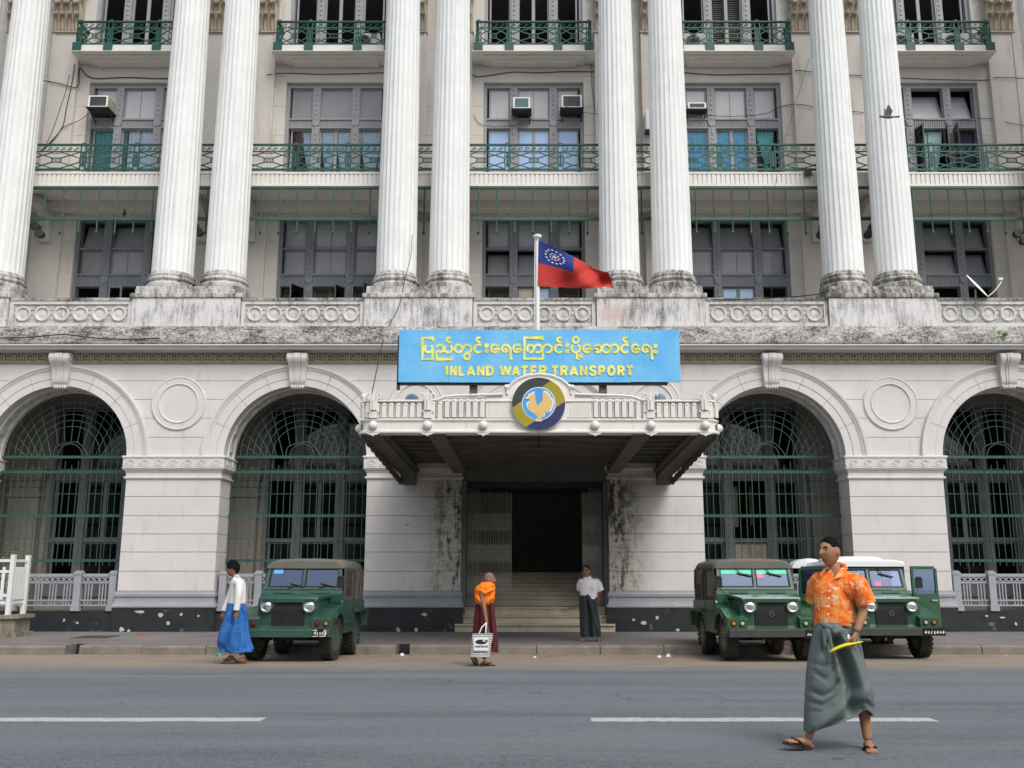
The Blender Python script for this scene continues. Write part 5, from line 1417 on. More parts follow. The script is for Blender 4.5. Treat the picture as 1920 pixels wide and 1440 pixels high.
    for i in range(7): tr_.beam((-.30+.09*i, 0, .556), (-.25+.09*i, .15, .556), .02, .006, (0,0,1))
    part('tread_bars', tr_, P, r)
    part('front_valance', MB().ext([(.02,.545),(.169,.60),(.169,.50),(.02,.50)], -.46, .46, 'x'), P, r)
    # windscreen
    f0, f1 = Vector((0,1.12,1.215)), Vector((0,1.24,1.66)); dn = (f1-f0); L_ = dn.length
    sl = lambda v: Vector((v.x, f0.y + dn.y*(v.z/L_) + v.y, f0.z + dn.z*(v.z/L_)))
    fr_ = MB(); Wt = .70
    tap = lambda v: Vector((v.x*(1-.045*v.z/L_), v.y, v.z))
    fr_.box(-Wt-.02, Wt+.02, 0, .045, 0, .055).box(-Wt-.02, Wt+.02, 0, .045, L_-.065, L_).box(-Wt-.02, -Wt+.045, 0, .045, .055, L_-.065).box(Wt-.045, Wt+.02, 0, .045, .055, L_-.065).box(-.03, .03, 0, .045, .055, L_-.065)
    part('windscreen_frame', fr_.xf(tap).xf(sl), P, r)
    gs = MB()
    for a, b_ in ((-Wt+.045, -.03), (.03, Wt-.045)):
        part('windscreen_seal', MB().box(a-.004, a+.014, -.008, .0, .05, L_-.06).box(b_-.014, b_+.004, -.008, 0, .05, L_-.06).box(a+.014, b_-.014, -.008, 0, .05, .068).box(a+.014, b_-.014, -.008, 0, L_-.078, L_-.06).xf(tap).xf(sl), T['black'], r)
        part('windscreen_pane', MB().box(a, b_, .015, .021, .055, L_-.065).xf(tap).xf(sl), T['screen'], r)
        if opt.get('strip'): part('sun_strip', MB().box(a+.01, b_-.01, .008, .0145, L_-.165, L_-.07).xf(tap).xf(sl), T['sunstrip'], r)
    for (q0, q1, h0, h1, mt) in opt['stickers']: part('sticker', MB().box(q0, q1, .005, .0085, h0, h1).xf(tap).xf(sl), T[mt], r)
    for i, (q, top) in enumerate(opt['wipers']):
        z_ = L_-.03 if top else .03; e = -.20 if top else .05
        part('wiper', MB().beam((q, -.02, z_), (q+(.12 if not top else .10), -.025, z_+e*.8), .012, .012).beam((q+.02, -.02, z_+e*.8+.05), (q+.30, -.02, z_+e*.8-.02), .018, .018).xf(tap).xf(sl), T['black'], r)
    # inside: floor, seats, wheel
    part('cab_floor', MB().box(-.74, .74, 1.25, 3.0, 1.025, 1.03), T['black'], r)
    for q in (-.36, .36): part('seat', MB().box(q-.22, q+.22, 1.72, 1.84, 1.03, 1.42).box(q-.22, q+.22, 1.4, 1.72, 1.03, 1.12), T['seat'], r)
    part('steering_wheel', MB().tube([(.36+.19*math.cos(a), 1.45-.05*math.sin(a), 1.20+.18*math.sin(a)) for a in [2*PI*i/18 for i in range(18)]], .014, 6, True).tube([(.36,1.46,1.2),(.36,1.3,1.0)], .018, 6), T['black'], r)
    # roof
    if opt['roof'] == 'canvas':
        prof_ = [(-.745,1.60),(-.735,1.67),(-.69,1.735),(-.56,1.775),(-.2,1.79),(.2,1.79),(.56,1.775),(.69,1.735),(.735,1.67),(.745,1.60)]
        vs = []; ysl = [(1.20, .965, -.055), (1.24,.985,-.035), (1.5,1.0,-.0), (2.0,1.0,.012), (2.5,1.0,.0), (2.9,1.0,.008), (3.08,.985,-.03)]
        for y, sc_, dz in ysl:
            for x, z in prof_: vs.append((x*sc_, y, max(1.60, z+dz+random.uniform(-.004,.004))))
        nP = len(prof_); fs = [(i*nP+k_, i*nP+k_+1, (i+1)*nP+k_+1, (i+1)*nP+k_) for i in range(len(ysl)-1) for k_ in range(nP-1)] + [tuple(range(nP)), tuple((len(ysl)-1)*nP+k_ for k_ in range(nP))]
        part('canvas_roof', MB().add(vs, fs), T['canvas'], r, True, 50)
        for s in (-1, 1):
            # side curtain with vinyl windows and hanging straps
            sc2 = MB().box(min(s*.725,s*.755), max(s*.725,s*.755), 1.27, 1.34, 1.02, 1.62).box(min(s*.725,s*.755), max(s*.725,s*.755), 1.34, 1.92, 1.02, 1.10).box(min(s*.725,s*.755), max(s*.725,s*.755), 1.34, 1.92, 1.56, 1.62).box(min(s*.725,s*.755), max(s*.725,s*.755), 1.92, 2.06, 1.02, 1.62)
            part('door_curtain', sc2, T['canvas_side'], r)
            part('vinyl_window', MB().box(min(s*.735,s*.745), max(s*.735,s*.745), 1.34, 1.92, 1.10, 1.56), T['vinyl'], r)
            sd = []; ns = 40
            for j in range(2):
                for i in range(ns+1):
                    y = 2.06+1.0*i/ns; sd.append((s*(.745+.018*math.sin(i*1.1)+.012*math.sin(i*2.3+j)), y, 1.02 if j == 0 else 1.62))
            part('side_curtain', MB().add(sd, [(i, i+1, ns+2+i, ns+1+i) for i in range(ns)]), T['canvas_side'], r, True, 80)
            for y in (2.18, 2.36, 2.62, 2.88): part('strap', MB().tube([(s*.775, y, 1.60), (s*.782, y+.02, 1.35), (s*.775, y, 1.04)], .012, 5), T['canvas'], r)
            part('rear_window', MB().box(min(s*.772,s*.776), max(s*.772,s*.776), 2.24, 2.56, 1.34, 1.56), T['vinyl'], r)
        part('back_curtain', MB().box(-.74, .74, 3.05, 3.08, 1.02, 1.62), T['canvas_side'], r)
    else:
        rp = [(-.74,1.655),(-.745,1.70),(-.70,1.755),(-.5,1.785),(.5,1.785),(.70,1.755),(.745,1.70),(.74,1.655)]
        vs = []; ysl = [(1.16,.97,-.03),(1.20,1,0),(3.1,1,0.02),(3.14,.97,0)]
        for y, sc_, dz in ysl: vs += [(x*sc_, y, z+dz*(z > 1.7)) for x, z in rp]
        nP = len(rp); fs = [(i*nP+k_, i*nP+(k_+1) % nP, (i+1)*nP+(k_+1) % nP, (i+1)*nP+k_) for i in range(3) for k_ in range(nP)] + [tuple(range(nP)), tuple(3*nP+k_ for k_ in range(nP))]
        part('hardtop', MB().add(vs, fs), T['hardtop'], r, True, 30)
        part('roof_hatch', MB().loft([(0,2.1,1.79,.64,.62),(0,2.1,1.83,.60,.58),(0,2.1,1.865,.50,.5)], 28), T['hardtop'], r, True, 50)
        part('rear_dome', MB().ext([(-.66+.36*math.cos(PI*i/20), 1.66+.20*math.sin(PI*i/20)) for i in range(21)], 2.7, 3.08), T['hardtop'], r, True)
        for s in (-1, 1):
            q = MB().box(min(s*.725,s*.755), max(s*.725,s*.755), 2.0, 3.08, 1.02, 1.12).box(min(s*.725,s*.755), max(s*.725,s*.755), 2.0, 3.08, 1.58, 1.654).box(min(s*.725,s*.755), max(s*.725,s*.755), 2.0, 2.08, 1.12, 1.58).box(min(s*.725,s*.755), max(s*.725,s*.755), 2.98, 3.08, 1.12, 1.58)
            part('side_panel', q, P, r)
            part('side_window', MB().box(min(s*.735,s*.742), max(s*.735,s*.742), 2.08, 2.98, 1.12, 1.58), T['screen'], r)
            if opt.get('door') != s:
                q = MB().box(min(s*.725,s*.755), max(s*.725,s*.755), 1.28, 1.33, 1.02, 1.654).box(min(s*.725,s*.755), max(s*.725,s*.755), 1.33, 1.95, 1.60, 1.654).box(min(s*.725,s*.755), max(s*.725,s*.755), 1.95, 2.0, 1.02, 1.654)
                part('window_frame', q, P, r)
        part('back_panel', MB().box(-.74, .74, 3.05, 3.09, 1.02, 1.65), P, r)
    for s in (-1, 1):                                          # doors that stand open on the white-topped jeep
        if opt.get('door') in (s, 2):
            ang = R(12 if s > 0 else 30); hx, hy = s*.80, 1.10; wd = .86
            rot = lambda v: Vector((hx + s*v.x*math.cos(ang) + v.y*math.sin(ang)*s*-1, hy + v.x*math.sin(ang) + v.y*math.cos(ang), v.z))
            wd = .56
            d_ = MB().box(0, wd, -.03, .03, .52, 1.14).box(.0, .05, -.02, .02, 1.14, 1.66).box(wd-.05, wd, -.02, .02, 1.14, 1.62).box(.05, wd-.05, -.02, .02, 1.60, 1.66)
            dr = part('door', d_.xf(rot), P, r)
            part('door_glass', MB().box(.05, wd-.05, -.004, .004, 1.14, 1.60).xf(rot), T['screen'], dr)
            part('door_handle', MB().box(.38, .50, -.06, -.031, 1.0, 1.03).xf(rot), T['chrome'], dr)
    # mirrors on stalks
    for s, tall in opt['mirrors']:
        q0 = Vector((s*.62, .60, .90)); q1 = Vector((s*.78, .72, 1.26))
        part('mirror_stalk', MB().tube([q0, q0*.5+q1*.5+Vector((s*-.02,-.03,.06)), q1], .010, 5), T['iron'], r)
        part('mirror', MB().box(q1.x-.065, q1.x+.065, q1.y-.025, q1.y+.012, q1.z-.02, q1.z+.17).ball((q1.x, q1.y-.01, q1.z+.17), .066, .026, .03, 10, 6), T['black'], r)
    # running gear
    part('chassis', MB().box(-.40, -.32, .1, 3.0, .40, .50).box(.32, .40, .1, 3.0, .40, .50).box(-.62, .62, .57, .63, .33, .40).box(-.62, .62, 2.42, 2.48, .33, .40).box(-.3, .3, .35, 1.3, .34, .5).box(-.2,.2,2.3,2.6,.26,.45).box(-.7,.7,1.0,2.0,.40,.439), T['black'], r)
    part('tow_hook', MB().tube([(-.2,.0,.40),(-.2,-.03,.37),(-.2,0,.34),(-.2,.05,.35)], .014, 5), T['chrome'], r)
    rm = rim_me(P)
    for x, y in ((-.66,.60),(.66,.60)): wheel_at(r, x, y, rm, opt.get('steer', 0))
    for x, y in ((-.66,2.45),(.66,2.45)): wheel_at(r, x, y, rm)
    # number plate
    px0, pz0, pw, ph = opt['plate'][:4]
    part('number_plate', MB().box(px0, px0+pw, -.075, -.063, pz0, pz0+ph), T['plate'], r)
    db = MB(); chs = opt['plate'][4]; s_ = (pw-.03)/len(chs)
    for i, ch_ in enumerate(chs): burmese_digit(db, ch_, px0+.015+s_*i+.08*s_, pz0+ph*.28, s_*.85 if ch_ != 'k' else s_*.95, -.0785, .011)
    if opt.get('scratch'):
        for a, b_ in (((.02,.05),(.07,.11)),((.0,.10),(.06,.115)),((.16,.02),(.20,.11)),((.205,.015),(.215,.10)),((.19,.09),(.235,.112)),((.22,.02),(.24,.085)),((.0,.005),(.1,.012)),((.12,.004),(.22,.010))):
            db.beam((px0+a[0], -.0785, pz0+a[1]), (px0+b_[0], -.0785, pz0+b_[1]), .010, .003)
    part('plate_lettering', db, T['white'], r)
    r.location = loc[:3]; r.rotation_euler = (-R(1.0), 0, loc[3])
    return r
def jx(px, Y): return xx(px, 1190, Y)
JY = 17.0
jeep((jx(533.5, JY), JY, .075, R(-1)), 'bluish green canvas-topped jeep with white graffiti scratched on its number plate', 'jeep1',
     dict(roof='canvas', bumper='green', lamps=('amber', 'redlens'), plate=(.50,.425,.25,.125,'k|452'), scratch=True, badge=False, steer=R(-4),
          stickers=[(-.60,-.42,.30,.40,'bluest')], wipers=[(-.28,False),(.30,False)], mirrors=[(1,1)]))
jeep((jx(1453, JY), JY, .075, R(1.5)), 'green canvas-topped jeep with a black bumper and green sun strip, left of the white-roofed one', 'jeep2',
     dict(roof='canvas', bumper='black', lamps=('amber', 'clear'), plate=(.52,.40,.27,.14,'60/464'), badge=True, strip=True, steer=R(0),
          stickers=[(.05,.18,.21,.30,'pink')], wipers=[(-.35,True),(.22,True)], mirrors=[(-1,1)]))
jeep((jx(1681, JY+.7), JY+.7, .06, R(1)), 'green jeep with a white hard top and its door standing open, rightmost of the row', 'jeep2',
     dict(roof='hard', bumper='black', lamps=('amber', 'clear'), plate=(.46,.41,.40,.135,'60/4606'), badge=True, steer=R(-2), door=2,
          stickers=[(.09,.24,.06,.16,'pink'),(-.22,-.08,.06,.13,'bluest'),(-.2,-.12,.32,.40,'bluest')], wipers=[(.20,True)], mirrors=[(1,1)]))
# ------------------------------------------------------------------ people
def skin_matl(name, col): return M(name, col, .55, var=.10, vs=14, bmp=.05, bs=90, spec=.35)
def skinned(verts, edges, root=0, sub=2):
    """one smooth body grown round a skeleton: verts = [(x,y,z,r[,r2])]"""
    me = bpy.data.meshes.new('skeleton'); me.from_pydata([v[:3] for v in verts], edges, [])
    o = bpy.data.objects.new('skeleton', me); C.objects.link(o)
    sm_ = o.modifiers.new('skin', 'SKIN'); sm_.use_smooth_shade = True; sm_.branch_smoothing = .4
    for i, v in enumerate(verts):
        sv = me.skin_vertices[0].data[i]; sv.radius = (v[3], v[4] if len(v) > 4 else v[3]); sv.use_root = (i == root)
    s2 = o.modifiers.new('sub', 'SUBSURF'); s2.levels = sub; s2.render_levels = sub
    dg = bpy.context.evaluated_depsgraph_get()
    out = bpy.data.meshes.new_from_object(o.evaluated_get(dg))
    b = MB(); b.add([tuple(v.co) for v in out.vertices], [tuple(p_.vertices) for p_ in out.polygons])
    bpy.data.objects.remove(o); bpy.data.meshes.remove(me); bpy.data.meshes.remove(out)
    return b
def head_fn(c, k, yaw, pitch=0.0):
    """maps head-local (f forward, s left side of the wearer, z up) to the figure's frame; yaw 0 faces -x, +90 faces the camera (-y)"""
    cf, sf = math.cos(yaw), math.sin(yaw)
    def g(f, s, z):
        f2, z2 = f*math.cos(pitch) - z*math.sin(pitch), f*math.sin(pitch) + z*math.cos(pitch)
        return (c[0] + k*(-f2*cf + s*sf), c[1] + k*(-f2*sf - s*cf), c[2] + k*z2)
    return g
def head_dir(u, w):
    """shape of the head at longitude u (0 = face) and latitude w"""
    f, s, z = math.cos(w)*math.cos(u), math.cos(w)*math.sin(u), math.sin(w)
    F, Sd, Z = f*.100, s*.076, z*.122
    if z < 0:
        t = -z
        Sd *= 1-.15*t*t - .07*t
        if f > 0: F *= 1-.10*t
        else: F *= 1-.42*t
    if z > 0: F *= 1+.03*z; Sd *= 1+.02*z
    gs = lambda a, b_, ka, kb: math.exp(-((a)/ka)**2 - ((b_)/kb)**2)
    if f > 0:
        F += .027*gs(s, z+.12, .14, .16) + .012*gs(s, z-.10, .10, .2)            # nose
        F -= .010*gs(abs(s)-.36, z-.12, .16, .12)                                 # eye sockets
        F += .006*gs(s, z-.32, .6, .12)                                           # brow
        F += .010*gs(s, z+.48, .26, .07) + .008*gs(s, z+.62, .24, .07)            # lips
        F -= .004*gs(s, z+.545, .26, .03)
        F += .014*gs(s, z+.86, .35, .14)                                          # chin
        F += .004*gs(abs(s)-.5, z+.12, .2, .2)                                    # cheeks
    return F, Sd, Z
def add_head(b, c, k, yaw, pitch=0.0):
    g = head_fn(c, k, yaw, pitch); nu, nw = 44, 30; vs = []
    for j in range(nw+1):
        w = -PI/2 + PI*j/nw
        for i in range(nu): vs.append(g(*head_dir(2*PI*i/nu, w)))
    b.add(vs, [(j*nu+i, j*nu+(i+1) % nu, (j+1)*nu+(i+1) % nu, (j+1)*nu+i) for j in range(nw) for i in range(nu)])
    for s in (-1, 1):                                                             # ears
        e = MB().ball((0,0,0), .017, .009, .030, 10, 8)
        b.join(e, lambda v: Vector(g(-.008+v.x - v.z*.15, s*(.077+v.y + .25*max(0,-v.x)), .0+v.z)))
    return g
def hair_cap(g, fr, side, back, k=1.075, seed=1, rough=.004):
    """short hair grown over the crown: hairline heights at the forehead, the temples and the nape"""
    rnd = random.Random(seed); nu, nw = 72, 54; vs = []
    for j in range(nw+1):
        w = -PI/2 + PI*j/nw
        for i in range(nu):
            u = 2*PI*i/nu; F, Sd, Z = head_dir(u, w); cu = math.cos(u); z = math.sin(w)
            line = fr*max(0, cu)**2 + side*(1-cu*cu) + back*max(0, -cu)**2 - .12*max(0, 1-abs(abs(u if u < PI else u-2*PI)-1.15)/.35)
            t = min(1, max(0, (z-line)/.10+.5)); t = t*t*(3-2*t)
            kk = .97 + (k+rnd.uniform(-rough, rough)*6-.97)*t
            vs.append(g(F*kk, Sd*kk, Z*kk))
    fs = []
    for j in range(nw):
        z = math.sin(-PI/2 + PI*(j+.5)/nw)
        for i in range(nu):
            u = 2*PI*(i+.5)/nu; cu = math.cos(u)
            line = fr*max(0, cu)**2 + side*(1-cu*cu) + back*max(0, -cu)**2
            if cu > .0 and abs(math.sin(u)) > .75: line -= .12                  # sideburn
            if z > line: fs.append((j*nu+i, j*nu+(i+1) % nu, (j+1)*nu+(i+1) % nu, (j+1)*nu+i))
    return MB().add(vs, fs)
def face_parts(root, g, brow_m, k=1):
    eb, ey = MB(), MB()
    for s in (-1, 1):
        u = s*.40
        F, Sd, Z = head_dir(u, R(7)); ey.join(MB().ball((0,0,0), .008, .014, .006, 8, 6), lambda v: Vector(g(F-.001+v.x, Sd+v.y, Z+v.z)))
        pts = []
        for i in range(6):
            F, Sd, Z = head_dir(s*(.20+.09*i), R(17+ (2 if 1 < i < 4 else 0))); pts.append(g(F+.003, Sd, Z))
        eb.tube(pts, [.003*k,.005*k,.005*k,.005*k,.004*k,.002*k], 5)
    part('eyes', ey, T['black'], root, True); part('eyebrows', eb, brow_m, root, True)
    mo = MB(); pts = []
    for i in range(7):
        F, Sd, Z = head_dir(-.36+.12*i, R(-33)); pts.append(g(F+.004, Sd, Z))
    mo.tube(pts, [.003,.006,.007,.0075,.007,.006,.003], 5)
    part('mouth', mo, T['lip'], root, True)
def hand_to(b, wrist, tip_dir, palm_n, k=1.0, curl=.9, thumb_side=1):
    """palm and five separate bent fingers; tip_dir along the hand, palm_n out of the palm"""
    W0 = Vector(wrist); d_ = Vector(tip_dir).normalized(); nrm = (Vector(palm_n) - d_*Vector(palm_n).dot(d_)).normalized(); s_ = d_.cross(nrm)*thumb_side
    vs = []
    for t, hw, th in ((-.1,.026,.020),(.15,.032,.020),(.5,.041,.018),(.85,.044,.016),(1.0,.040,.013)):
        cc = W0 + d_*.095*k*t
        for i in range(10):
            a = 2*PI*i/10; vs.append(cc + s_*hw*k*math.cos(a) + nrm*th*k*math.sin(a))
    b.add(vs, [(j*10+i, j*10+(i+1) % 10, (j+1)*10+(i+1) % 10, (j+1)*10+i) for j in range(4) for i in range(10)] + [tuple(range(10)), tuple(40+i for i in range(10))])
    for q, ln in ((-.030,.062),(-.010,.074),(.011,.080),(.031,.072)):
        p_ = W0 + d_*.088*k + s_*q*k; ang = 0; pts = [p_]; L = ln*k
        for seg_, c_ in ((.45, curl*.55), (.32, curl), (.23, curl*.8)):
            ang += c_; p_ = p_ + (d_*math.cos(ang) + nrm*math.sin(ang))*L*seg_; pts.append(p_)
        b.tube(pts, [.0095*k, .009*k, .008*k, .0055*k], 7)
    p_ = W0 + d_*.025*k + s_*.032*k; t1 = (d_*.75 + s_*.6 + nrm*.35).normalized(); t2 = (d_*.9 + nrm*.6 - s_*.1).normalized()
    b.tube([p_, p_+t1*.032*k, p_+t1*.032*k+t2*.03*k, p_+t1*.032*k+t2*.052*k], [.013*k, .011*k, .010*k, .006*k], 7)
def foot_to(b, ankle, d_, up, k=1.0):
    """bare foot: ankle point, direction of the toes and sole normal; returns the sole frame"""
    A = Vector(ankle); d_ = Vector(d_).normalized(); up = (Vector(up) - d_*Vector(up).dot(d_)).normalized(); s_ = d_.cross(up)
    vs = []; n_ = 12; prof_ = [(-.062,.018,.026,.030),(-.045,.030,.034,.040),(.0,.032,.050,.060),(.05,.034,.040,.052),(.10,.041,.026,.034),(.145,.046,.018,.024),(.165,.044,.014,.018)]
    H = .075
    for t, hw, hh_, cz in prof_:
        cc = A + d_*t*k + up*(cz*k*.75 - H*k)
        for i in range(n_):
            a = 2*PI*i/n_; vs.append(cc + s_*hw*k*math.cos(a) + up*max(-cz*k*.75, hh_*k*.75*math.sin(a)))
    b.add(vs, [(j*n_+i, j*n_+(i+1) % n_, (j+1)*n_+(i+1) % n_, (j+1)*n_+i) for j in range(6) for i in range(n_)] + [tuple(range(n_)), tuple(6*n_+i for i in range(n_))])
    for q, ln, r_ in ((-.032,.030,.013),(-.014,.033,.009),(.002,.030,.0085),(.018,.024,.008),(.033,.017,.0075)):
        p0 = A + d_*.155*k + s_*q*k + up*(.012-H)*k
        b.tube([p0, p0+d_*ln*k*.6+up*.003*k, p0+d_*ln*k], [r_*k, r_*k*1.05, r_*k*.6], 7)
    return A - up*H*k, d_, s_, up
def sandal(root, fr, k, m_sole, m_strap):
    O, d_, s_, up = fr; pts = []
    for i in range(24):
        a = 2*PI*i/24; t = math.cos(a); w_ = math.sin(a)
        pts.append(O + d_*(.062+.140*t)*k + s_*w_*(.047-.008*(t < -.2))*k)
    n_ = 24; vs = pts + [q - up*.018*k for q in pts]
    sb_ = part('sandal', MB().add(vs, [tuple(range(n_)), tuple(range(2*n_-1, n_-1, -1))] + [(i, (i+1) % n_, n_+(i+1) % n_, n_+i) for i in range(n_)]), m_sole, root)
    st_ = MB()
    for q in (-1, 1):
        st_.tube([O + d_*.135*k + s_*-.012*k + up*.006*k, O + d_*.115*k + s_*q*.022*k + up*.042*k, O + d_*.075*k + s_*q*.044*k + up*.034*k, O + d_*.035*k + s_*q*.046*k + up*.0*k], [.006*k, .010*k, .010*k, .008*k], 6)
    part('strap', st_, m_strap, sb_)
T['lip'] = M('lips', (.15,.055,.045), .5)
hairm = M('black_hair', (.008,.007,.006), .75, var=.3, vs=60, bmp=.5, bs=120, spec=.08)

def cloth_mat(name, fn, rough=.85):
    m, n, l, p = new_mat(name); l.new(fn(n, l), p.inputs['Base Color']); p.inputs['Roughness'].default_value = rough; p.inputs['Specular IOR Level'].default_value = .2
    bump(n, l, p, noise(n, l, coords(n, l), 25, 4), .12, .008); return m
def fl_fn(n, l):
    v = coords(n, l); vo = n.new('ShaderNodeTexVoronoi'); vo.inputs['Scale'].default_value = 13
    wv = n.new('ShaderNodeVectorMath'); wv.operation = 'ADD'; nt = n.new('ShaderNodeTexNoise'); nt.inputs['Scale'].default_value = 22; l.new(v, nt.inputs[0]); sc3 = n.new('ShaderNodeVectorMath'); sc3.operation = 'SCALE'; sc3.inputs['Scale'].default_value = .11; l.new(nt.outputs['Color'], sc3.inputs[0]); l.new(v, wv.inputs[0]); l.new(sc3.outputs[0], wv.inputs[1]); l.new(wv.outputs[0], vo.inputs[0])
    a = noise(n, l, v, 17, 5, .7); b_ = noise(n, l, v, 7, 5, .7)
    c = mix(n, l, ramp(n, l, a, .40, .56), (.85,.34,.08), (.84,.13,.010))
    c = mix(n, l, ramp(n, l, b_, .52, .68), c, (.85,.47,.20))
    return mix(n, l, ramp(n, l, vo.outputs['Distance'], .08, .34, .85, 0), c, (.88,.74,.62))
T['floral'] = cloth_mat('orange_floral_shirt', fl_fn)
def stripe_fn(c1, c2, sc_, kx=0.0):
    def f(n, l):
        v = coords(n, l); w = n.new('ShaderNodeTexWave'); w.wave_type = 'BANDS'; w.bands_direction = 'Z'; w.inputs['Scale'].default_value = sc_; w.inputs['Distortion'].default_value = .8; w.inputs['Detail'].default_value = 1
        l.new(v, w.inputs[0])
        c = mix(n, l, w.outputs['Fac'], c1, c2)
        if kx:
            w2 = n.new('ShaderNodeTexWave'); w2.bands_direction = 'X'; w2.inputs['Scale'].default_value = kx; w2.inputs['Distortion'].default_value = .6; l.new(v, w2.inputs[0])
            c = mix(n, l, ramp(n, l, w2.outputs['Fac'], .85, 1, 0, .4), c, c2)
        return c
    return f
T['longyi_green'] = cloth_mat('fine_striped_grey_green_cloth', stripe_fn((.095,.122,.114), (.170,.205,.20), 24))
T['longyi_blue'] = cloth_mat('blue_checked_cloth', stripe_fn((.018,.095,.33), (.05,.18,.47), 9, 7))
T['longyi_dark'] = cloth_mat('dark_grey_green_cloth', stripe_fn((.028,.036,.036), (.045,.055,.053), 14))
T['saffron'] = M('saffron_cloth', (.88,.20,.008), .8, var=.1, vs=6, bmp=.1); T['maroon'] = M('maroon_robe_cloth', (.085,.011,.017), .85, var=.15, vs=6, bmp=.1)
T['shirt_white'] = M('white_shirt_cloth', (.78,.76,.74), .85, var=.04, bmp=.1); T['shirt_pink'] = M('pinkish_white_shirt_cloth', (.74,.68,.71), .85, var=.04, bmp=.1)
T['sandal_dark'] = M('dark_sandal_rubber', (.035,.028,.024), .7); T['strap_black'] = M('black_velvet_strap', (.014,.012,.012), .8); T['sandal_brown'] = M('brown_leather_sandal', (.10,.055,.035), .7)

# ---- man in the orange shirt, striding left across the road
def P1(px, py, dy=0.0, Y=8.25):
    q = at(px, py, Y+dy); return Vector((q[0], q[1], q[2]))
sk1 = skin_matl('warm_brown_skin', (.36,.18,.10))
root = P1(1575, 1400)
BZ = road_z(8.25)
V = []; 
def vx(px, py, dy, r_, r2=None): q = P1(px, py, dy); V.append((q.x, q.y, q.z, r_, r2 or r_)); return len(V)-1
pel = vx(1572, 1200, .02, .125, .095)
bel = vx(1568, 1160, .0, .125, .09); che = vx(1566, 1115, .0, .115, .085); upc = vx(1568, 1092, .0, .085, .07); nek = vx(1566, 1072, .0, .060, .060); ntp = vx(1562, 1050, -.01, .058)
shl = vx(1539, 1091, .09, .046); ell = vx(1528, 1135, .19, .042); wrl = vx(1532, 1180, .14, .030)
shr = vx(1601, 1096, -.09, .046); elr = vx(1620, 1146, -.10, .042); wrr = vx(1605, 1186, -.16, .030)
hil = vx(1560, 1225, .08, .09); knl = vx(1535, 1300, .03, .055); cfl = vx(1526, 1345, .02, .047); anl = vx(1515, 1388, .0, .034)
hir = vx(1588, 1225, .03, .07); knr = vx(1612, 1305, .03, .055); cfr = vx(1622, 1345, .05, .052); anr = vx(1627, 1391, .02, .036)
E_ = [(pel,bel),(bel,che),(che,upc),(upc,nek),(nek,ntp),(upc,shl),(shl,ell),(ell,wrl),(upc,shr),(shr,elr),(elr,wrr),(pel,hil),(hil,knl),(knl,cfl),(cfl,anl),(pel,hir),(hir,knr),(knr,cfr),(cfr,anr)]
body = skinned(V, E_)
g = add_head(body, tuple(P1(1556, 1035, -.02)), 1.0, R(34), R(2))
hand_to(body, P1(1604, 1188, -.165), (-.35, -.1, -1), (-.9, .35, -.1), 1.0, .75, -1)
hand_to(body, P1(1532, 1182, .135), (-.1, -.1, -1), (.8, .2, 0), 1.0, .5, 1)
f1 = foot_to(body, P1(1514, 1384, .0), (-1, -.28, .30), (.30, 0, 1), 1.02)
f2 = foot_to(body, P1(1627, 1387, .02), (-.12, -1, -.04), (0, -.04, 1), 1.02)
man1 = solo('person', body, sk1, 'man in an orange floral shirt and grey-green longyi striding left across the road', 'person', (root.x, 8.25, BZ), smooth=True)
part('hair', hair_cap(g, .66, .36, -.40, 1.055, 3), hairm, man1, True, 60)
face_parts(man1, g, hairm)
sandal(man1, f1, 1.04, T['sandal_dark'], T['strap_black']); sandal(man1, f2, 1.04, T['sandal_dark'], T['strap_black'])
# shirt
def ring(px0, px1, py, depth, dy=0.0, tz=0.0):
    a, b_ = P1(px0, py, dy), P1(px1, py, dy); return ((a.x+b_.x)/2, (a.y+b_.y)/2, (a.z+b_.z)/2, (b_.x-a.x)/2, depth, 0, tz)
rg = [ring(1529,1604,1172,.112), ring(1528,1603,1158,.112), ring(1528,1599,1135,.114), ring(1525,1600,1112,.118), ring(1526,1604,1098,.115), ring(1531,1607,1087,.10), ring(1543,1600,1077,.085), ring(1552,1586,1070,.072), ring(1554,1582,1065,.068)]
front = 1.5*PI - .42                                              # the buttons look a little to the left
def foldf(t, h):
    dv = abs(((t-front+PI) % (2*PI))-PI); nv = max(0, min(1, ((h*8-4.2)*.16 - dv)/.06)) if h > .5 else 0
    return (1-.30*nv) *( .018*math.sin(5*t+9*h)*(1-h) + .012*math.sin(11*t-14*h) - .02*math.exp(-((t-front)/.06)**2) + 1)
def vneck(i, t):
    dv = abs(((t-front+PI) % (2*PI))-PI)
    return not (i >= 4 and dv < (.10, .20, .34, .5)[min(3, i-4)])
shm = MB().loft(rg, 64, foldf, False)
shm.ball(P1(1597,1099,-.06), .100).ball(P1(1587,1095,-.045), .088).ball(P1(1591,1104,-.05), .095).ball(P1(1542,1091,.09), .09)
shm.tube([P1(1598,1089,-.06), P1(1609,1096,-.10), P1(1617,1112,-.105), P1(1624,1131,-.10)], [.078,.080,.078,.080], 20)
shm.tube([P1(1541,1086,.06), P1(1532,1098,.12), P1(1529,1115,.17), P1(1528,1128,.19)], [.08,.085,.08,.08], 18)
shirt = part('shirt', shm, T['floral'], man1, True, 60)
cl = MB()
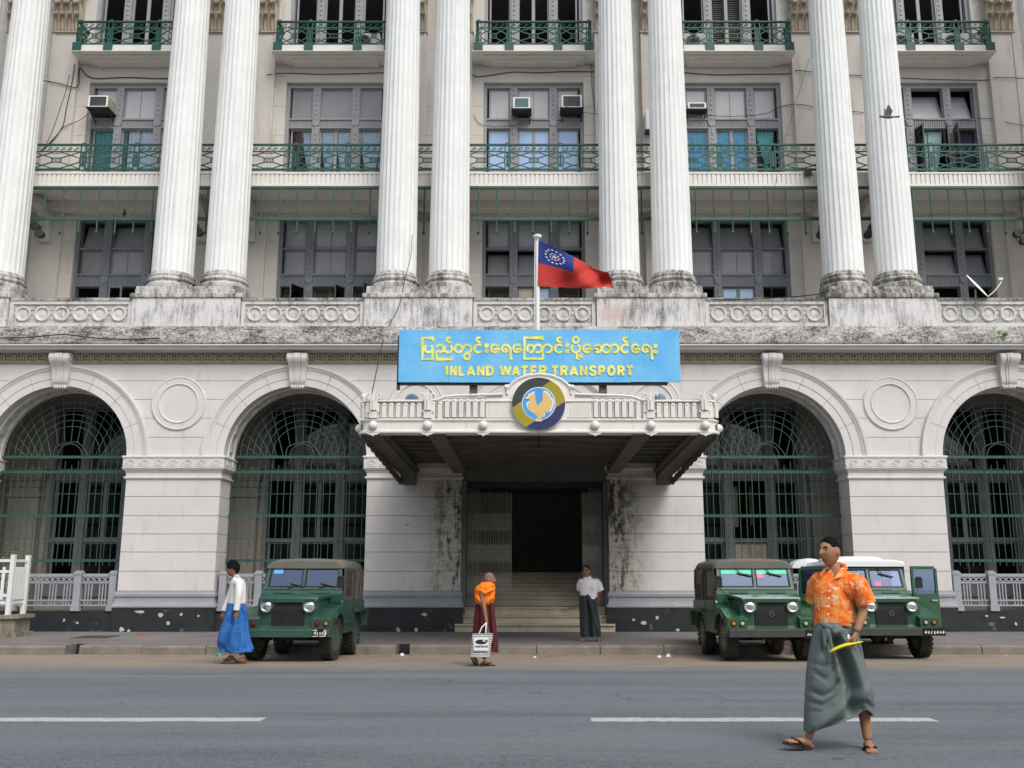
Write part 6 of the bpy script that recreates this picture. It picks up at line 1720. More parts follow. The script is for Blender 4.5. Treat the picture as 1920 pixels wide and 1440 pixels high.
for s, (xa, xb, xc) in ((-1, (1551, 1548, 1538)), (1, (1584, 1577, 1567))):
    if s < 0: q = [P1(1552,1062,.03), P1(1546,1072,-.06), P1(1538,1083,-.095), P1(1537,1076,-.02), P1(1546,1064,.04)]
    else: q = [P1(1584,1058,.02), P1(1572,1071,-.095), P1(1563,1086,-.125), P1(1577,1082,-.118), P1(1589,1066,-.04)]
    off_ = Vector((0,-.012,.004)); n_ = len(q)
    cl.add(q + [v+off_ for v in q], [tuple(range(n_)), tuple(range(2*n_-1, n_-1, -1))] + [(i, (i+1) % n_, n_+(i+1) % n_, n_+i) for i in range(n_)])
cl.tube([P1(1552,1064,-.02), P1(1560,1061,.05), P1(1574,1058,.06), P1(1585,1060,.0)], [.014,.02,.02,.014], 8)
part('collar', cl, T['floral'], shirt)
bt = MB()
for py in (1095, 1108, 1122, 1137, 1152): 
    q = P1(1556-(py-1095)*.06, py, -.125); bt.ball(q, .008, .005, .008, 8, 5)
part('buttons', bt, T['white'], shirt)
part('pocket', MB().ext([(0,0),(.10,.004),(.10,-.11),(.05,-.125),(0,-.11)], 0, .006).xf(lambda v: P1(1574,1103,-.118)+Vector((v.x*.8, v.y+v.x*v.x*5, v.z*.9))), T['floral'], shirt)
# longyi: wide cloth tube with a swinging hem; folds are relief worked into the front
spec = [(1166,1530,1607,.115),(1180,1527,1609,.135),(1205,1521,1613,.145),(1235,1516,1619,.155),(1265,1512,1627,.165),(1295,1509,1635,.17),(1320,1507,1639,.17),(1345,1505,1637,.165)]
rl_ = []
for q in range(57):
    t = q/56*(len(spec)-1); i_ = min(len(spec)-2, int(t)); f_ = t-i_; A_, B_ = spec[i_], spec[i_+1]
    py, a, b_, dp = [A_[k_]*(1-f_)+B_[k_]*f_ for k_ in range(4)]
    rl_.append(ring(a, b_, py, dp))
lg = MB().loft(rl_, 150, lambda t, h: 1 + .02*h*math.sin(4*t+2.2+2.5*h) + .008*math.sin(13*t+6*h), False)
hx0, hx1 = P1(1508,1300).x, P1(1636,1300).x
def hem(v):                                                      # hem drops over the leading leg and lifts between the legs
    zt_, zb_ = P1(1570,1240).z, P1(1570,1345).z
    if v.z < zt_:
        t = (zt_-v.z)/(zt_-zb_); u = (v.x-hx0)/(hx1-hx0)
        drop_ = .10*max(0, 1-u/.55)**.9 - .075*math.exp(-((u-.82)/.15)**2) + .02*max(0, (u-.85)/.15)
        return Vector((v.x, v.y, v.z - t*t*drop_))
    return v
lg.xf(hem)
folds = [([(1560,1200),(1577,1245),(1588,1285),(1586,1325)], -.12, 10, 1), ([(1557,1178),(1584,1215),(1603,1258),(1613,1305)], .035, 12, 0), ([(1576,1176),(1602,1212),(1624,1262)], -.030, 4.5, 0),
    ([(1572,1186),(1600,1228),(1618,1275)], -.026, 4, 0), ([(1568,1172),(1590,1180),(1609,1198)], -.020, 3.5, 0), ([(1572,1168),(1592,1172),(1607,1183)], -.016, 3, 0),
    ([(1553,1185),(1557,1230),(1562,1268)], .034, 5, 0), ([(1544,1184),(1545,1240)], .022, 4, 0), ([(1549,1188),(1551,1252)], -.024, 3, 0), ([(1538,1184),(1537,1225)], -.016, 3.2, 0),
    ([(1522,1258),(1541,1272),(1560,1246)], -.020, 4, 0), ([(1515,1293),(1534,1301),(1552,1292),(1570,1262)], -.028, 4, 0), ([(1512,1314),(1534,1318),(1560,1300),(1574,1276)], -.022, 3.5, 0), ([(1513,1331),(1530,1330),(1549,1318)], -.014, 3, 0),
    ([(1520,1358),(1558,1328),(1590,1302)], .034, 8, 0), ([(1532,1366),(1580,1340),(1606,1326)], -.030, 5, 0), ([(1600,1300),(1622,1285),(1636,1300)], .02, 9, 0), ([(1516,1240),(1534,1246),(1552,1240)], -.014, 3.2, 0),
    ([(1595,1322),(1612,1312),(1630,1325)], -.02, 5, 0)]
F3 = [([ (P1(a,b_).x, P1(a,b_).z) for a, b_ in pts], amp, w_/216, g_) for pts, amp, w_, g_ in folds]
def relief(v):
    front = max(0.0, (P1(1570,1200).y + .02 - v.y)/.12)
    if front <= 0: return v
    d_ = 0
    for pts, amp, w_, g_ in F3:
        best = 9
        for (ax_, az_), (bx_, bz_) in zip(pts[:-1], pts[1:]):
            ux, uz = bx_-ax_, bz_-az_; tt = max(0, min(1, ((v.x-ax_)*ux+(v.z-az_)*uz)/(ux*ux+uz*uz)))
            best = min(best, math.hypot(v.x-ax_-ux*tt, v.z-az_-uz*tt))
        if best < 3*w_: d_ += amp*math.exp(-(best/w_)**2)
    return Vector((v.x, v.y - d_*min(1, front), v.z))
lg.xf(relief)
lo_ = part('longyi', lg, T['longyi_green'], man1, True, 80)
kn = MB()
kc = P1(1550, 1174, -.135)
kn.ball(kc, .036, .03, .028, 12, 8).ball(kc+Vector((-.03,-.004,.016)), .030, .026, .024, 10, 7).ball(kc+Vector((.03,-.0,-.012)), .026, .028, .024, 10, 7)
kn.ball(kc+Vector((.0,.0,-.05)), .03, .03, .06, 10, 8).ball(kc+Vector((-.025,.005,-.09)), .02, .025, .09, 10, 8).ball(kc+Vector((.02,.005,-.10)), .018, .025, .10, 10, 8)
part('knot', kn, T['longyi_green'], lo_, True, 80)
yb = MB(); a, m_, b_ = P1(1556,1222,-.20), P1(1582,1210,-.22), P1(1618,1200,-.18)
for q0, q1, w0, w1 in ((a, m_, .018, .030), (m_, b_, .030, .014)): pass
pts = [a*(1-t)+b_*t + Vector((0,-.01*math.sin(PI*t),.012*math.sin(PI*t*1.4))) for t in lin(0, 1, 10)]
yb.tube(pts, [.008,.026,.028,.030,.031,.033,.028,.022,.018,.016,.006], 10, flat=.45)
solo('plastic_bag', yb, M('shiny_yellow_plastic', (.78,.66,.02), .3, var=.12, vs=12, bmp=.2, bs=30), 'folded yellow plastic bag held in the hand of the man in the orange shirt', 'bag', tuple(a), smooth=True)
wb = MB().ball(P1(1591,1195,-.20), .013, .010, .024, 8, 6)
part('white_strap', wb, T['white'], bpy.data.objects['plastic_bag'], True)

# ---- smaller figures: a common builder working in photo pixels at their own distance
def figure(Y, H0, label, joints, edges, skinm, head, hands, feet, sand, loc_px):
    global V
    Q = lambda px, py, dy=0.0: Vector(at(px, py, Y+dy))
    vv = [(*Q(a, b_, c_), r_, r2) for a, b_, c_, r_, r2 in joints]
    body = skinned(vv, edges)
    g = add_head(body, tuple(Q(*head[0])), head[1], head[2], head[3])
    for w_, td, pn, c_, ts in hands: hand_to(body, Q(*w_), td, pn, .95, c_, ts)
    frs = [foot_to(body, Q(*w_), td, up_, .95) for w_, td, up_ in feet]
    base = Q(*loc_px)
    o = solo('person', body, skinm, label, 'person', (base.x, Y, H0), smooth=True)
    for f_ in frs: sandal(o, f_, .98, sand, T['strap_black'])
    return o, g, Q
STD = [(0,1),(1,2),(2,3),(3,4),(4,5),(3,6),(6,7),(7,8),(3,9),(9,10),(10,11),(0,12),(12,13),(13,14),(0,15),(15,16),(16,17)]
def dense(rs, k_=6):
    out = []
    for a, b_ in zip(rs[:-1], rs[1:]):
        for j in range(k_): out.append(tuple(a[q]+(b_[q]-a[q])*j/k_ for q in range(5)))
    return out + [tuple(rs[-1][:5])]
def relief_px(mb, Q, folds, yoff):
    """works cloth folds, measured on the photo, into the side that faces the street"""
    FF = [([(Q(a, b_).x, Q(a, b_).z) for a, b_ in pts], amp, w_*Q(1000, 1150).y/1760) for pts, amp, w_ in folds]; yc = Q(1000, 1150).y
    def fn(v):
        fr_ = min(1, max(0.0, (yc + .04 - v.y)/.10))
        if fr_ <= 0: return v
        d_ = 0
        for pts, amp, w_ in FF:
            best = 9
            for (ax_, az_), (bx_, bz_) in zip(pts[:-1], pts[1:]):
                ux, uz = bx_-ax_, bz_-az_; tt = max(0, min(1, ((v.x-ax_)*ux+(v.z-az_)*uz)/(ux*ux+uz*uz)))
                best = min(best, math.hypot(v.x-ax_-ux*tt, v.z-az_-uz*tt))
            if best < 3*w_: d_ += amp*math.exp(-(best/w_)**2)
        return Vector((v.x, v.y - d_*fr_, v.z))
    mb.xf(fn)
def rings_px(Q, lst, dp):
    out = []
    for i, (py, a, b_) in enumerate(lst):
        u, w_ = Q(a, py), Q(b_, py); out.append(((u.x+w_.x)/2, u.y, (u.z+w_.z)/2, (w_.x-u.x)/2, dp[i] if isinstance(dp, list) else dp))
    return out
# walker in white blouse and blue skirt, seen from the side, stepping left
Yb = 16.7
o, g, Q = figure(Yb, road_z(Yb), 'long-sleeved white-shirted walker in a blue skirt stepping left past the jeep', [
    (441,1135,0,.12,.10),(443,1118,0,.11,.09),(444,1100,0,.12,.095),(444,1088,0,.09,.08),(441,1081,0,.05,.05),(439,1074,0,.05,.05),
    (441,1090,.17,.045,.045),(436,1110,.18,.038,.038),(420,1148,.12,.028,.028),
    (446,1090,-.16,.048,.048),(445,1118,-.18,.038,.038),(443,1146,-.18,.028,.028),
    (438,1150,.07,.085,.085),(432,1192,.0,.055,.055),(432,1226,.0,.033,.033),
    (445,1150,-.07,.085,.085),(450,1192,0,.055,.055),(453,1230,0,.033,.033)], STD, skin_matl('brown_skin', (.26,.13,.08)),
    ((436,1067,0), 1.0, R(4), R(0)), [((443,1147,-.18),(-.1,0,-1),(0,1,0),.4,1),((420,1148,.12),(-.3,0,-1),(0,1,0),.4,1)],
    [((431,1229,.02),(-1,-.2,-.38),(-.38,0,1)),((453,1234,-.02),(-1,-.2,0),(0,0,1))], T['sandal_brown'], (440,1243,0))
part('hair', hair_cap(g, .62, .05, -.55, 1.24, 5, .012), hairm, o, True, 60); face_parts(o, g, hairm)
sh1 = MB().loft(rings_px(Q, [(1138,427,459),(1125,429,461),(1108,431,461),(1096,433,460),(1088,436,456),(1082,438,449)], [.115,.12,.135,.17,.17,.08]), 36, lambda t, h: 1+.02*math.sin(6*t+8*h)+.012*math.sin(11*t-5*h), False)
sh1.ball(Q(446,1092,-.15), .075).ball(Q(441,1092,.15), .07)
sh1.tube([Q(448,1090,-.13), Q(449,1102,-.18), Q(447,1120,-.19), Q(443,1144,-.19)], [.066,.070,.058,.050], 14).tube([Q(440,1090,.14), Q(436,1106,.18), Q(428,1126,.16), Q(420,1146,.12)], [.06,.062,.055,.048], 14)
sh1.tube([Q(438,1083,-.02), Q(442,1080,-.06), Q(447,1081,-.02), Q(446,1081,.05)], [.012,.02,.022,.014], 8)
part('shirt', sh1, T['shirt_white'], o, True, 60)
lb2 = MB().loft(dense(rings_px(Q, [(1131,427,460),(1145,424,463),(1165,418,464),(1185,411,466),(1202,409,470),(1216,413,473),(1222,417,473)], [.13,.15,.17,.19,.19,.18,.17])), 110, lambda t, h: 1+.06*h*math.sin(5*t+3*h)+.05*h*math.sin(9*t-6*h)+.02*math.sin(17*h+4*t), False)
relief_px(lb2, Q, [([(446,1140),(437,1175),(424,1216)],-.06,3),([(455,1140),(454,1180),(449,1218)],-.055,3),([(450,1145),(445,1185),(436,1218)],.04,3),([(459,1150),(462,1215)],-.04,2.2),([(433,1150),(420,1180),(414,1205)],.03,3),([(430,1165),(445,1172),(460,1164)],-.02,2)], .05)
part('longyi', lb2, T['longyi_blue'], o, True, 80)
# monk in saffron and maroon, walking right
Ym = 16.3
o, g, Q = figure(Ym, road_z(Ym), 'shaven-headed monk in a saffron shawl and maroon robe walking right with a shopping bag', [
    (908,1150,0,.13,.11),(909,1130,0,.12,.10),(909,1112,0,.13,.10),(910,1100,0,.09,.08),(913,1094,0,.05,.05),(915,1088,0,.05,.05),
    (901,1103,-.14,.045,.045),(908,1140,-.20,.038,.038),(913,1172,-.22,.027,.027),
    (916,1103,.14,.045,.045),(918,1130,.15,.035,.035),(920,1155,.12,.026,.026),
    (905,1165,.06,.085,.085),(900,1200,.02,.055,.055),(894,1232,.06,.032,.032),
    (912,1165,-.06,.085,.085),(911,1205,-.02,.055,.055),(908,1238,-.04,.033,.033)], STD, skin_matl('tan_skin', (.27,.135,.085)),
    ((917,1087,0), .96, R(186), R(-4)), [((913,1173,-.22),(.05,0,-1),(1,0,0),.8,1),((920,1156,.12),(.1,0,-1),(-1,0,0),.5,-1)],
    [((895,1236,.06),(.45,.0,-1),(1,0,.45)),((908,1239,-.05),(1,-.2,0),(0,0,1))], T['sandal_dark'], (908,1250,0))
face_parts(o, g, hairm); part('stubble', hair_cap(g, .55, .2, -.4, 1.012, 6, 0), M('shaved_scalp', (.17,.10,.07), .6), o, True, 60)
shw = MB().loft(dense(rings_px(Q, [(1139,899,914),(1132,893,924),(1120,890,928),(1108,890,929),(1100,893,929),(1096,898,927),(1091,903,922)], [.12,.17,.20,.205,.19,.15,.09])), 90, lambda t, h: 1+.035*math.sin(3*t+9*h)+.025*math.sin(7*t+14*h), False)
relief_px(shw, Q, [([(893,1112),(908,1122),(926,1110)],-.03,2.2),([(894,1122),(908,1132),(923,1122)],.03,2.5),([(896,1104),(910,1112),(927,1104)],.03,2.5),([(900,1134),(910,1128),(918,1114)],-.03,2)], .10)
part('shawl', shw, T['saffron'], o, True, 80)
sw2 = MB()
for (a, b_, c_, r_) in (((899,1098),(911,1103),(927,1097),.030),((893,1106),(903,1112),(912,1119),.018)): sw2.tube([Q(*a,-.10), Q(*b_,-.19), Q(*c_,-.10)], [.010,r_,.010], 10)
part('shawl_folds', sw2, T['saffron'], o, True, 80)
rbm = MB().loft(dense(rings_px(Q, [(1125,893,925),(1145,890,927),(1165,888,929),(1185,887,931),(1200,887,933),(1212,889,934)], [.15,.165,.175,.18,.175,.165])), 100, lambda t, h: 1+.045*h*math.sin(6*t+2*h)+.02*math.sin(13*t), False)
hz0 = Q(908,1185).z; hz1 = Q(908,1212).z; xm0, xm1 = Q(888,1200).x, Q(934,1200).x
rbm.xf(lambda v: Vector((v.x, v.y, v.z - .10*max(0,(hz0-v.z)/(hz0-hz1))*max(0,(v.x-xm0)/(xm1-xm0)))) if v.z < hz0 else v)
relief_px(rbm, Q, [([(900,1135),(895,1208)],-.05,2.4),([(906,1140),(905,1210)],.04,2.5),([(917,1135),(921,1208)],-.06,2.6),([(911,1140),(913,1212)],-.03,1.8),([(924,1150),(929,1215)],.03,2.5)], .08)
part('robe', rbm, T['maroon'], o, True, 80)
bgc = Q(905,1212,-.28); bw = .165; bh0, bh1 = Q(905,1188,-.28).z, Q(905,1231,-.28).z
m, n, l, p = new_mat('striped_grey_shopping_bag'); w = n.new('ShaderNodeTexWave'); w.bands_direction = 'Z'; w.inputs['Scale'].default_value = 9; w.inputs['Distortion'].default_value = 1.0; l.new(coords(n, l), w.inputs[0])
l.new(mix(n, l, ramp(n, l, w.outputs['Fac'], .2, .45), (.09,.10,.10), (.52,.54,.53)), p.inputs['Base Color']); p.inputs['Roughness'].default_value = .4
bq_ = MB()
ys_ = lin(0, 1, 6); vs = []
for t in ys_:
    z = bh0+(bh1-bh0)*t; dp = .025+.05*t; xo = -.035*t
    for (sx_, sy_) in ((-1,-1),(0,-1.25),(1,-1),(1,1),(0,1.2),(-1,1)): vs.append((bgc.x+xo+sx_*bw*(1-.10*t+.03*math.sin(t*9)), bgc.y+sy_*dp, z+(.012*math.sin(sx_*3+t*7))))
bq_.add(vs, [(j*6+i, j*6+(i+1) % 6, (j+1)*6+(i+1) % 6, (j+1)*6+i) for j in range(6) for i in range(6)] + [tuple(range(6)), tuple(36+i for i in range(6))])
bag = solo('shopping_bag', bq_, m, 'grey striped shopping bag with a white printed label carried by the monk', 'bag', tuple(bgc))
part('printed_label', MB().box(bgc.x-.14, bgc.x+.10, bgc.y-.105, bgc.y-.10, bh1+.10, bh1+.31), T['white'], bag)
lz = bh1+.235
lgo = MB().ext([(bgc.x-.02+.095*math.cos(t), lz+.036*math.sin(t)) for t in lin(.25, 2*PI-.35, 20)] + [(bgc.x+.045+.05*math.cos(t), lz+.018+.014*math.sin(t)) for t in lin(2*PI-.35, .25, 10)], bgc.y-.109, bgc.y-.1055)
for i in range(9): lgo.box(bgc.x-.115+.023*i, bgc.x-.115+.023*i+(.017 if i % 3 else .012), bgc.y-.109, bgc.y-.1055, lz-.085, lz-.055-(.006 if i in (2,5,7) else 0))
part('print', lgo, T['black'], bag)
for dx in (-.06, .05): part('bag_handle', MB().tube([(bgc.x+dx, bgc.y-.03, bh0), (bgc.x+.02+dx*.6, bgc.y-.01, bh0+.10), (bgc.x+.055, bgc.y+.02, bh0+.17)], .010, 6), T['white'], bag)
# man standing on the pavement in a white jacket and dark longyi
Yw = 20.6
o, g, Q = figure(Yw, PAVE, 'man in a pinkish white jacket and dark longyi standing before the entrance steps', [
    (1106,1120,0,.13,.11),(1105,1110,0,.12,.10),(1104,1098,0,.135,.105),(1103,1088,0,.10,.085),(1101,1083,0,.055,.055),(1100,1078,0,.052,.052),
    (1091,1090,.02,.05,.05),(1089,1108,.10,.040,.040),(1096,1122,.20,.028,.028),
    (1118,1090,.02,.05,.05),(1125,1109,.06,.042,.042),(1121,1122,.12,.030,.030),
    (1100,1130,0,.09,.09),(1096,1165,-.02,.055,.055),(1093,1194,-.05,.034,.034),
    (1112,1130,0,.09,.09),(1118,1165,0,.055,.055),(1121,1193,0,.034,.034)], STD, skin_matl('dark_tan_skin', (.30,.145,.095)),
    ((1099,1071,-.03), 1.03, R(72), R(0)), [((1121,1122,.12),(-.4,.3,-1),(0,1,0),.5,1),((1096,1122,.2),(.4,.2,-1),(0,1,0),.5,1)],
    [((1093,1198,-.06),(-.75,-1,0),(0,0,1)),((1121,1197,-.02),(.15,-1,0),(0,0,1))], T['sandal_dark'], (1106,1203,0))
part('hair', hair_cap(g, .70, .25, -.45, 1.05, 8), hairm, o, True, 60); face_parts(o, g, hairm)
gl_ = MB()
for s in (-1, 1):
    F, Sd, Z = head_dir(s*.42, R(6)); c_ = Vector(g(F+.012, Sd, Z))
    gl_.tube([c_ + Vector((.022*math.cos(a), 0, .016*math.sin(a))) for a in [2*PI*i/12 for i in range(12)]], .0035, 5, True)
    F2, S2, Z2_ = head_dir(s*1.4, R(6)); gl_.tube([c_ + Vector((s*.0,0,.005)), Vector(g(F2, S2*1.08, Z2_))], .003, 4)
part('glasses', gl_, T['black'], o)
jk = MB().loft(rings_px(Q, [(1123,1090,1119),(1117,1088,1120),(1106,1086,1121),(1095,1086,1122),(1090,1088,1120),(1086,1092,1114),(1082,1095,1108)], [.14,.145,.15,.145,.13,.10,.065]), 40, lambda t, h: 1+.02*math.sin(5*t+7*h)+.012*math.sin(12*t), False)
jk.ball(Q(1116,1093,.01), .092).ball(Q(1092,1093,.01), .088)
jk.tube([Q(1116,1089,0), Q(1121,1096,.02), Q(1125,1107,.05)], [.08,.085,.085], 14).tube([Q(1092,1089,0), Q(1088,1097,.05), Q(1088,1106,.09)], [.075,.08,.08], 14)
jk.tube([Q(1095,1084,-.03), Q(1100,1084,-.07), Q(1106,1082,-.05), Q(1107,1080,.03)], [.012,.018,.018,.012], 8)
hzj = Q(1105,1123).z
jk.xf(lambda v: Vector((v.x, v.y, v.z - .05*max(0, 1-abs(v.x-Q(1096,1120).x)/.12))) if v.z < hzj+.03 else v)
jo = part('jacket', jk, T['shirt_pink'], o, True, 60)
part('chest_pocket', MB().box(0,.11,-.006,0,-.10,0).xf(lambda v: Q(1107,1101,-.148)+v+Vector((0,v.x*.25,0))), T['shirt_pink'], jo)
part('pen', MB().tube([Q(1110,1099,-.16), Q(1111,1108,-.16)], .007, 5), T['bluest'], jo)
def wf(t, h):
    s = 1 + .03*h*math.sin(5*t+3) + .015*math.sin(11*t+4*h)
    d1 = ((t-(1.5*PI-.15)+PI) % (2*PI))-PI
    return s - .22*h*math.exp(-(d1/.26)**2)
lw = MB().loft(dense(rings_px(Q, [(1116,1087,1119),(1130,1086,1120),(1150,1086,1122),(1170,1087,1125),(1186,1088,1126),(1194,1089,1126)], [.14,.155,.165,.165,.16,.155])), 100, wf, False)
relief_px(lw, Q, [([(1103,1122),(1111,1150),(1121,1186)],.045,2.8),([(1103,1128),(1104,1160),(1107,1192)],-.09,3.0),([(1098,1125),(1095,1190)],.03,3),([(1110,1125),(1120,1160)],-.03,2)], .05)
part('longyi', lw, T['longyi_dark'], o, True, 80)
kb = MB().ball(Q(1102,1118,-.15), .045, .03, .04, 10, 7)
for i in range(3): kb.tube([Q(1103,1119,-.15), Q(1110,1135+6*i,-.165), Q(1118,1150+14*i,-.13)], [.02,.016,.005], 6)
part('knot', kb, T['longyi_dark'], o, True, 80)
# ------------------------------------------------------------------ air conditioners
def ac_window(px, py, w_, h_, label, Y=YW+.10, dp=.45, face='dark', k=1.0):
    c_ = at(px, py, Y-dp); x, z = c_[0], c_[2]; t = thing('air_conditioner', label, 'air conditioner', (x, Y, z-h_/2), 'window air conditioners on the third level')
    part('casing', MB().box(x-w_/2, x+w_/2, Y-dp+.02, Y+.1, z-h_/2, z+h_/2), T['cream_metal'], t)
    fr = MB().box(x-w_/2-.012, x-w_/2+.035, Y-dp-.01, Y-dp+.02, z-h_/2, z+h_/2).box(x+w_/2-.035, x+w_/2+.012, Y-dp-.01, Y-dp+.02, z-h_/2, z+h_/2).box(x-w_/2+.035, x+w_/2-.035, Y-dp-.01, Y-dp+.02, z+h_/2-.035, z+h_/2).box(x-w_/2+.035, x+w_/2-.035, Y-dp-.01, Y-dp+.02, z-h_/2, z-h_/2+.035)
    part('front_frame', fr, T['white'], t)
    part('coil_grille', MB().box(x-w_/2+.035, x+w_/2-.035, Y-dp+.0, Y-dp+.0195, z-h_/2+.035, z+h_/2-.035), T['iron'] if face == 'dark' else T['teal_panel'], t)
    fn = MB()
    for i in range(9): q = x-w_/2+.05+(w_-.1)*i/8; fn.box(q-.004, q+.004, Y-dp-.006, Y-dp+.0, z-h_/2+.036, z+h_/2-.036)
    part('grille_fins', fn, T['frame'], t)
    part('support_shelf', MB().box(x-w_/2-.06, x+w_/2+.06, Y-dp-.04, Y+.05, z-h_/2-.035, z-h_/2-.002).beam((x-w_/2, Y-dp+.05, z-h_/2-.04), (x-w_/2, Y+.05, z-h_/2-.25), .03, .03).beam((x+w_/2, Y-dp+.05, z-h_/2-.04), (x+w_/2, Y+.05, z-h_/2-.25), .03, .03), T['iron'], t)
    return t
T['cream_metal'] = M('yellowed_metal', (.40,.37,.28), .5, var=.15); T['teal_panel'] = M('teal_grille', (.06,.16,.17), .5)
ac_window(184, 190, .56, .37, 'window air conditioner on a shelf in the far left window of the third level', dp=.55)
ac_window(978, 193, .48, .36, 'teal-fronted window air conditioner, left one of the two in the centre window', face='teal')
ac_window(1072, 190, .58, .40, 'dark-fronted window air conditioner, right one of the two in the centre window')
ac_window(1307, 198, .52, .20, 'low louvred ventilator box half hidden behind a column in the window right of centre', dp=.25)
def condenser(px, py, w_, label, Y=26.72, h_=.56):
    c_ = at(px, py, Y); x, z = c_[0], uz1+.004; t = thing('condenser_unit', label, 'air conditioner', (x, Y, z), 'outdoor condenser units on the top balconies')
    part('casing', MB().box(x-w_/2, x+w_/2, Y-.12, Y+.14, z, z+h_), T['white'], t)
    part('fan_guard', MB().lathe([(.20,.0),(.20,.015),(.0,.02)], x-w_*.14, Y-.136, 24, 'y', z+h_/2), T['iron'], t)
    for r_ in (.09, .15, .21): part('guard_ring', MB().arc([(r_,-.145+Y),(r_+.012,-.145+Y),(r_+.012,-.137+Y),(r_,-.137+Y)], x-w_*.14, z+h_/2, 0, 2*PI, 24), T['frame'], t)
condenser(690, 78, .74, 'white condenser unit on the top balcony left of centre'); condenser(1305, 78, .78, 'white condenser unit on the top balcony right of centre')
condenser(1789, 80, .80, 'white condenser unit nearer the right end of the far right top balcony'); condenser(1692, 80, .62, 'white condenser unit half hidden by a column on the far right top balcony')
b = MB(); c_ = at(1220, 232, YW-.14); b.box(c_[0]-.18, c_[0]+.1, YW-.45, YW-.125, c_[2]-.32, c_[2]+.28)
t_ = solo('condenser_unit', b, T['white'], 'white box unit on the wall peeking out between the pair of columns right of centre', 'air conditioner', (c_[0], YW-.14, c_[2]-.32))
part('bracket', MB().box(c_[0]-.2, c_[0]+.1, YW-.46, YW-.125, c_[2]-.36, c_[2]-.325), T['iron'], t_)
# ------------------------------------------------------------------ floodlights, lamps, dish
def flood(px, py, dx, label, Y=YB-.06):
    c_ = Vector(at(px, py, Y)); t = thing('floodlight', label, 'floodlight', tuple(c_), 'black floodlights on the awning rail')
    part('arm', MB().tube([c_, c_+Vector((dx*.6,-.05,-.10)), c_+Vector((dx,-.08,-.22))], .022, 6), T['iron'], t)
    for q in (Vector((0,-.03,.0)), Vector((dx,-.10,-.24))): part('lamp_head', MB().ball(c_+q, .115, .12, .11, 14, 9).lathe([(.115,-.14),(.125,-.13),(.115,-.08)], c_.x+q.x, c_.y+q.y, 16, 'y', c_.z+q.z), T['iron'], t, True)
flood(70, 427, .17, 'double black floodlight on the awning rail at the far left'); flood(366, 424, .17, 'double black floodlight between the left pair of columns')
flood(457, 427, .03, 'double black floodlight just right of the left pair of columns'); flood(1541, 428, -.09, 'double black floodlight just left of the right pair of columns')
flood(1634, 428, -.16, 'double black floodlight between the right pair of columns'); flood(1905, 440, .12, 'double black floodlight at the far right end of the awning rail')
lampm = M('blue_grey_lamp_bowl', (.22,.28,.36), .35, var=.1)
for px, lb_ in ((772, 'round blue-grey lamp bowl behind the left half of the canopy parapet'), (1237, 'round blue-grey lamp bowl behind the right half of the canopy parapet')):
    c_ = at(px, 752, 19.2); t = thing('round_lamp', lb_, 'lamp', (c_[0], 19.2, 4.382), 'round lamps on the canopy roof')
    part('bowl', MB().lathe([(0,-.10),(.09,-.085),(.13,-.03),(.14,.02),(.12,.05),(0,.06)], c_[0], 19.2, 24, 'y', c_[2]+.02), lampm, t, True)
    part('stand', MB().box(c_[0]-.025, c_[0]+.025, 19.26, 19.32, 4.384, c_[2]), T['iron'], t)
c_ = Vector(at(1833, 538, YF+.0)); t = thing('satellite_dish', 'white satellite dish seen edge-on, clamped to the balustrade at the far right', 'satellite dish', tuple(c_))
e0, e1 = Vector(at(1812, 515, YF+.0)), Vector(at(1853, 556, YF+.0)); ax = (e1-e0).normalized(); sd_ = ((e0+e1)/2 - Vector((0,0,EYE))).normalized(); sd_ = (sd_ - ax*sd_.dot(ax)).normalized(); sd_ = (sd_ + ax.cross(sd_)*.05).normalized(); nn = ax.cross(sd_).normalized(); rd_ = (e1-e0).length/2; vs = []; cc = (e0+e1)/2
for j in range(6):
    r_ = rd_*j/5
    for i in range(24): a = 2*PI*i/24; vs.append(cc + ax*r_*math.cos(a) + sd_*r_*math.sin(a) + nn*(.02*(r_/rd_)**2-.02)*-1)
o = part('dish', MB().add(vs, [(j*24+i, j*24+(i+1) % 24, (j+1)*24+(i+1) % 24, (j+1)*24+i) for j in range(5) for i in range(24)]), T['white'], t, True)
md = o.modifiers.new('thick', 'SOLIDIFY'); md.thickness = .012
part('arm', MB().tube([e1, Vector(at(1866, 545, YF-.05)), Vector(at(1878, 528, YF-.05))], .014, 6), T['white'], t)
part('feed_horn', MB().box(-.05,.05,-.03,.03,-.025,.025).xf(lambda v: v+Vector(at(1876, 523, YF-.05))), T['white'], t)
part('mast', MB().tube([Vector(at(1829, 545, YF+.02)), Vector(at(1830, 575, YF+.04))], .022, 8).box(-.05,.05,-.04,.04,-.05,.05).xf(lambda v: v) , T['cream_metal'], t)
bpy.data.objects.remove([q for q in t.children if q.name.startswith('mast')][0])
part('mast', MB().tube([Vector(at(1829, 543, YF+.02)), Vector(at(1830, 566, YF+.06)), Vector(at(1831, 578, YF+.06))], .022, 8), T['cream_metal'], t)
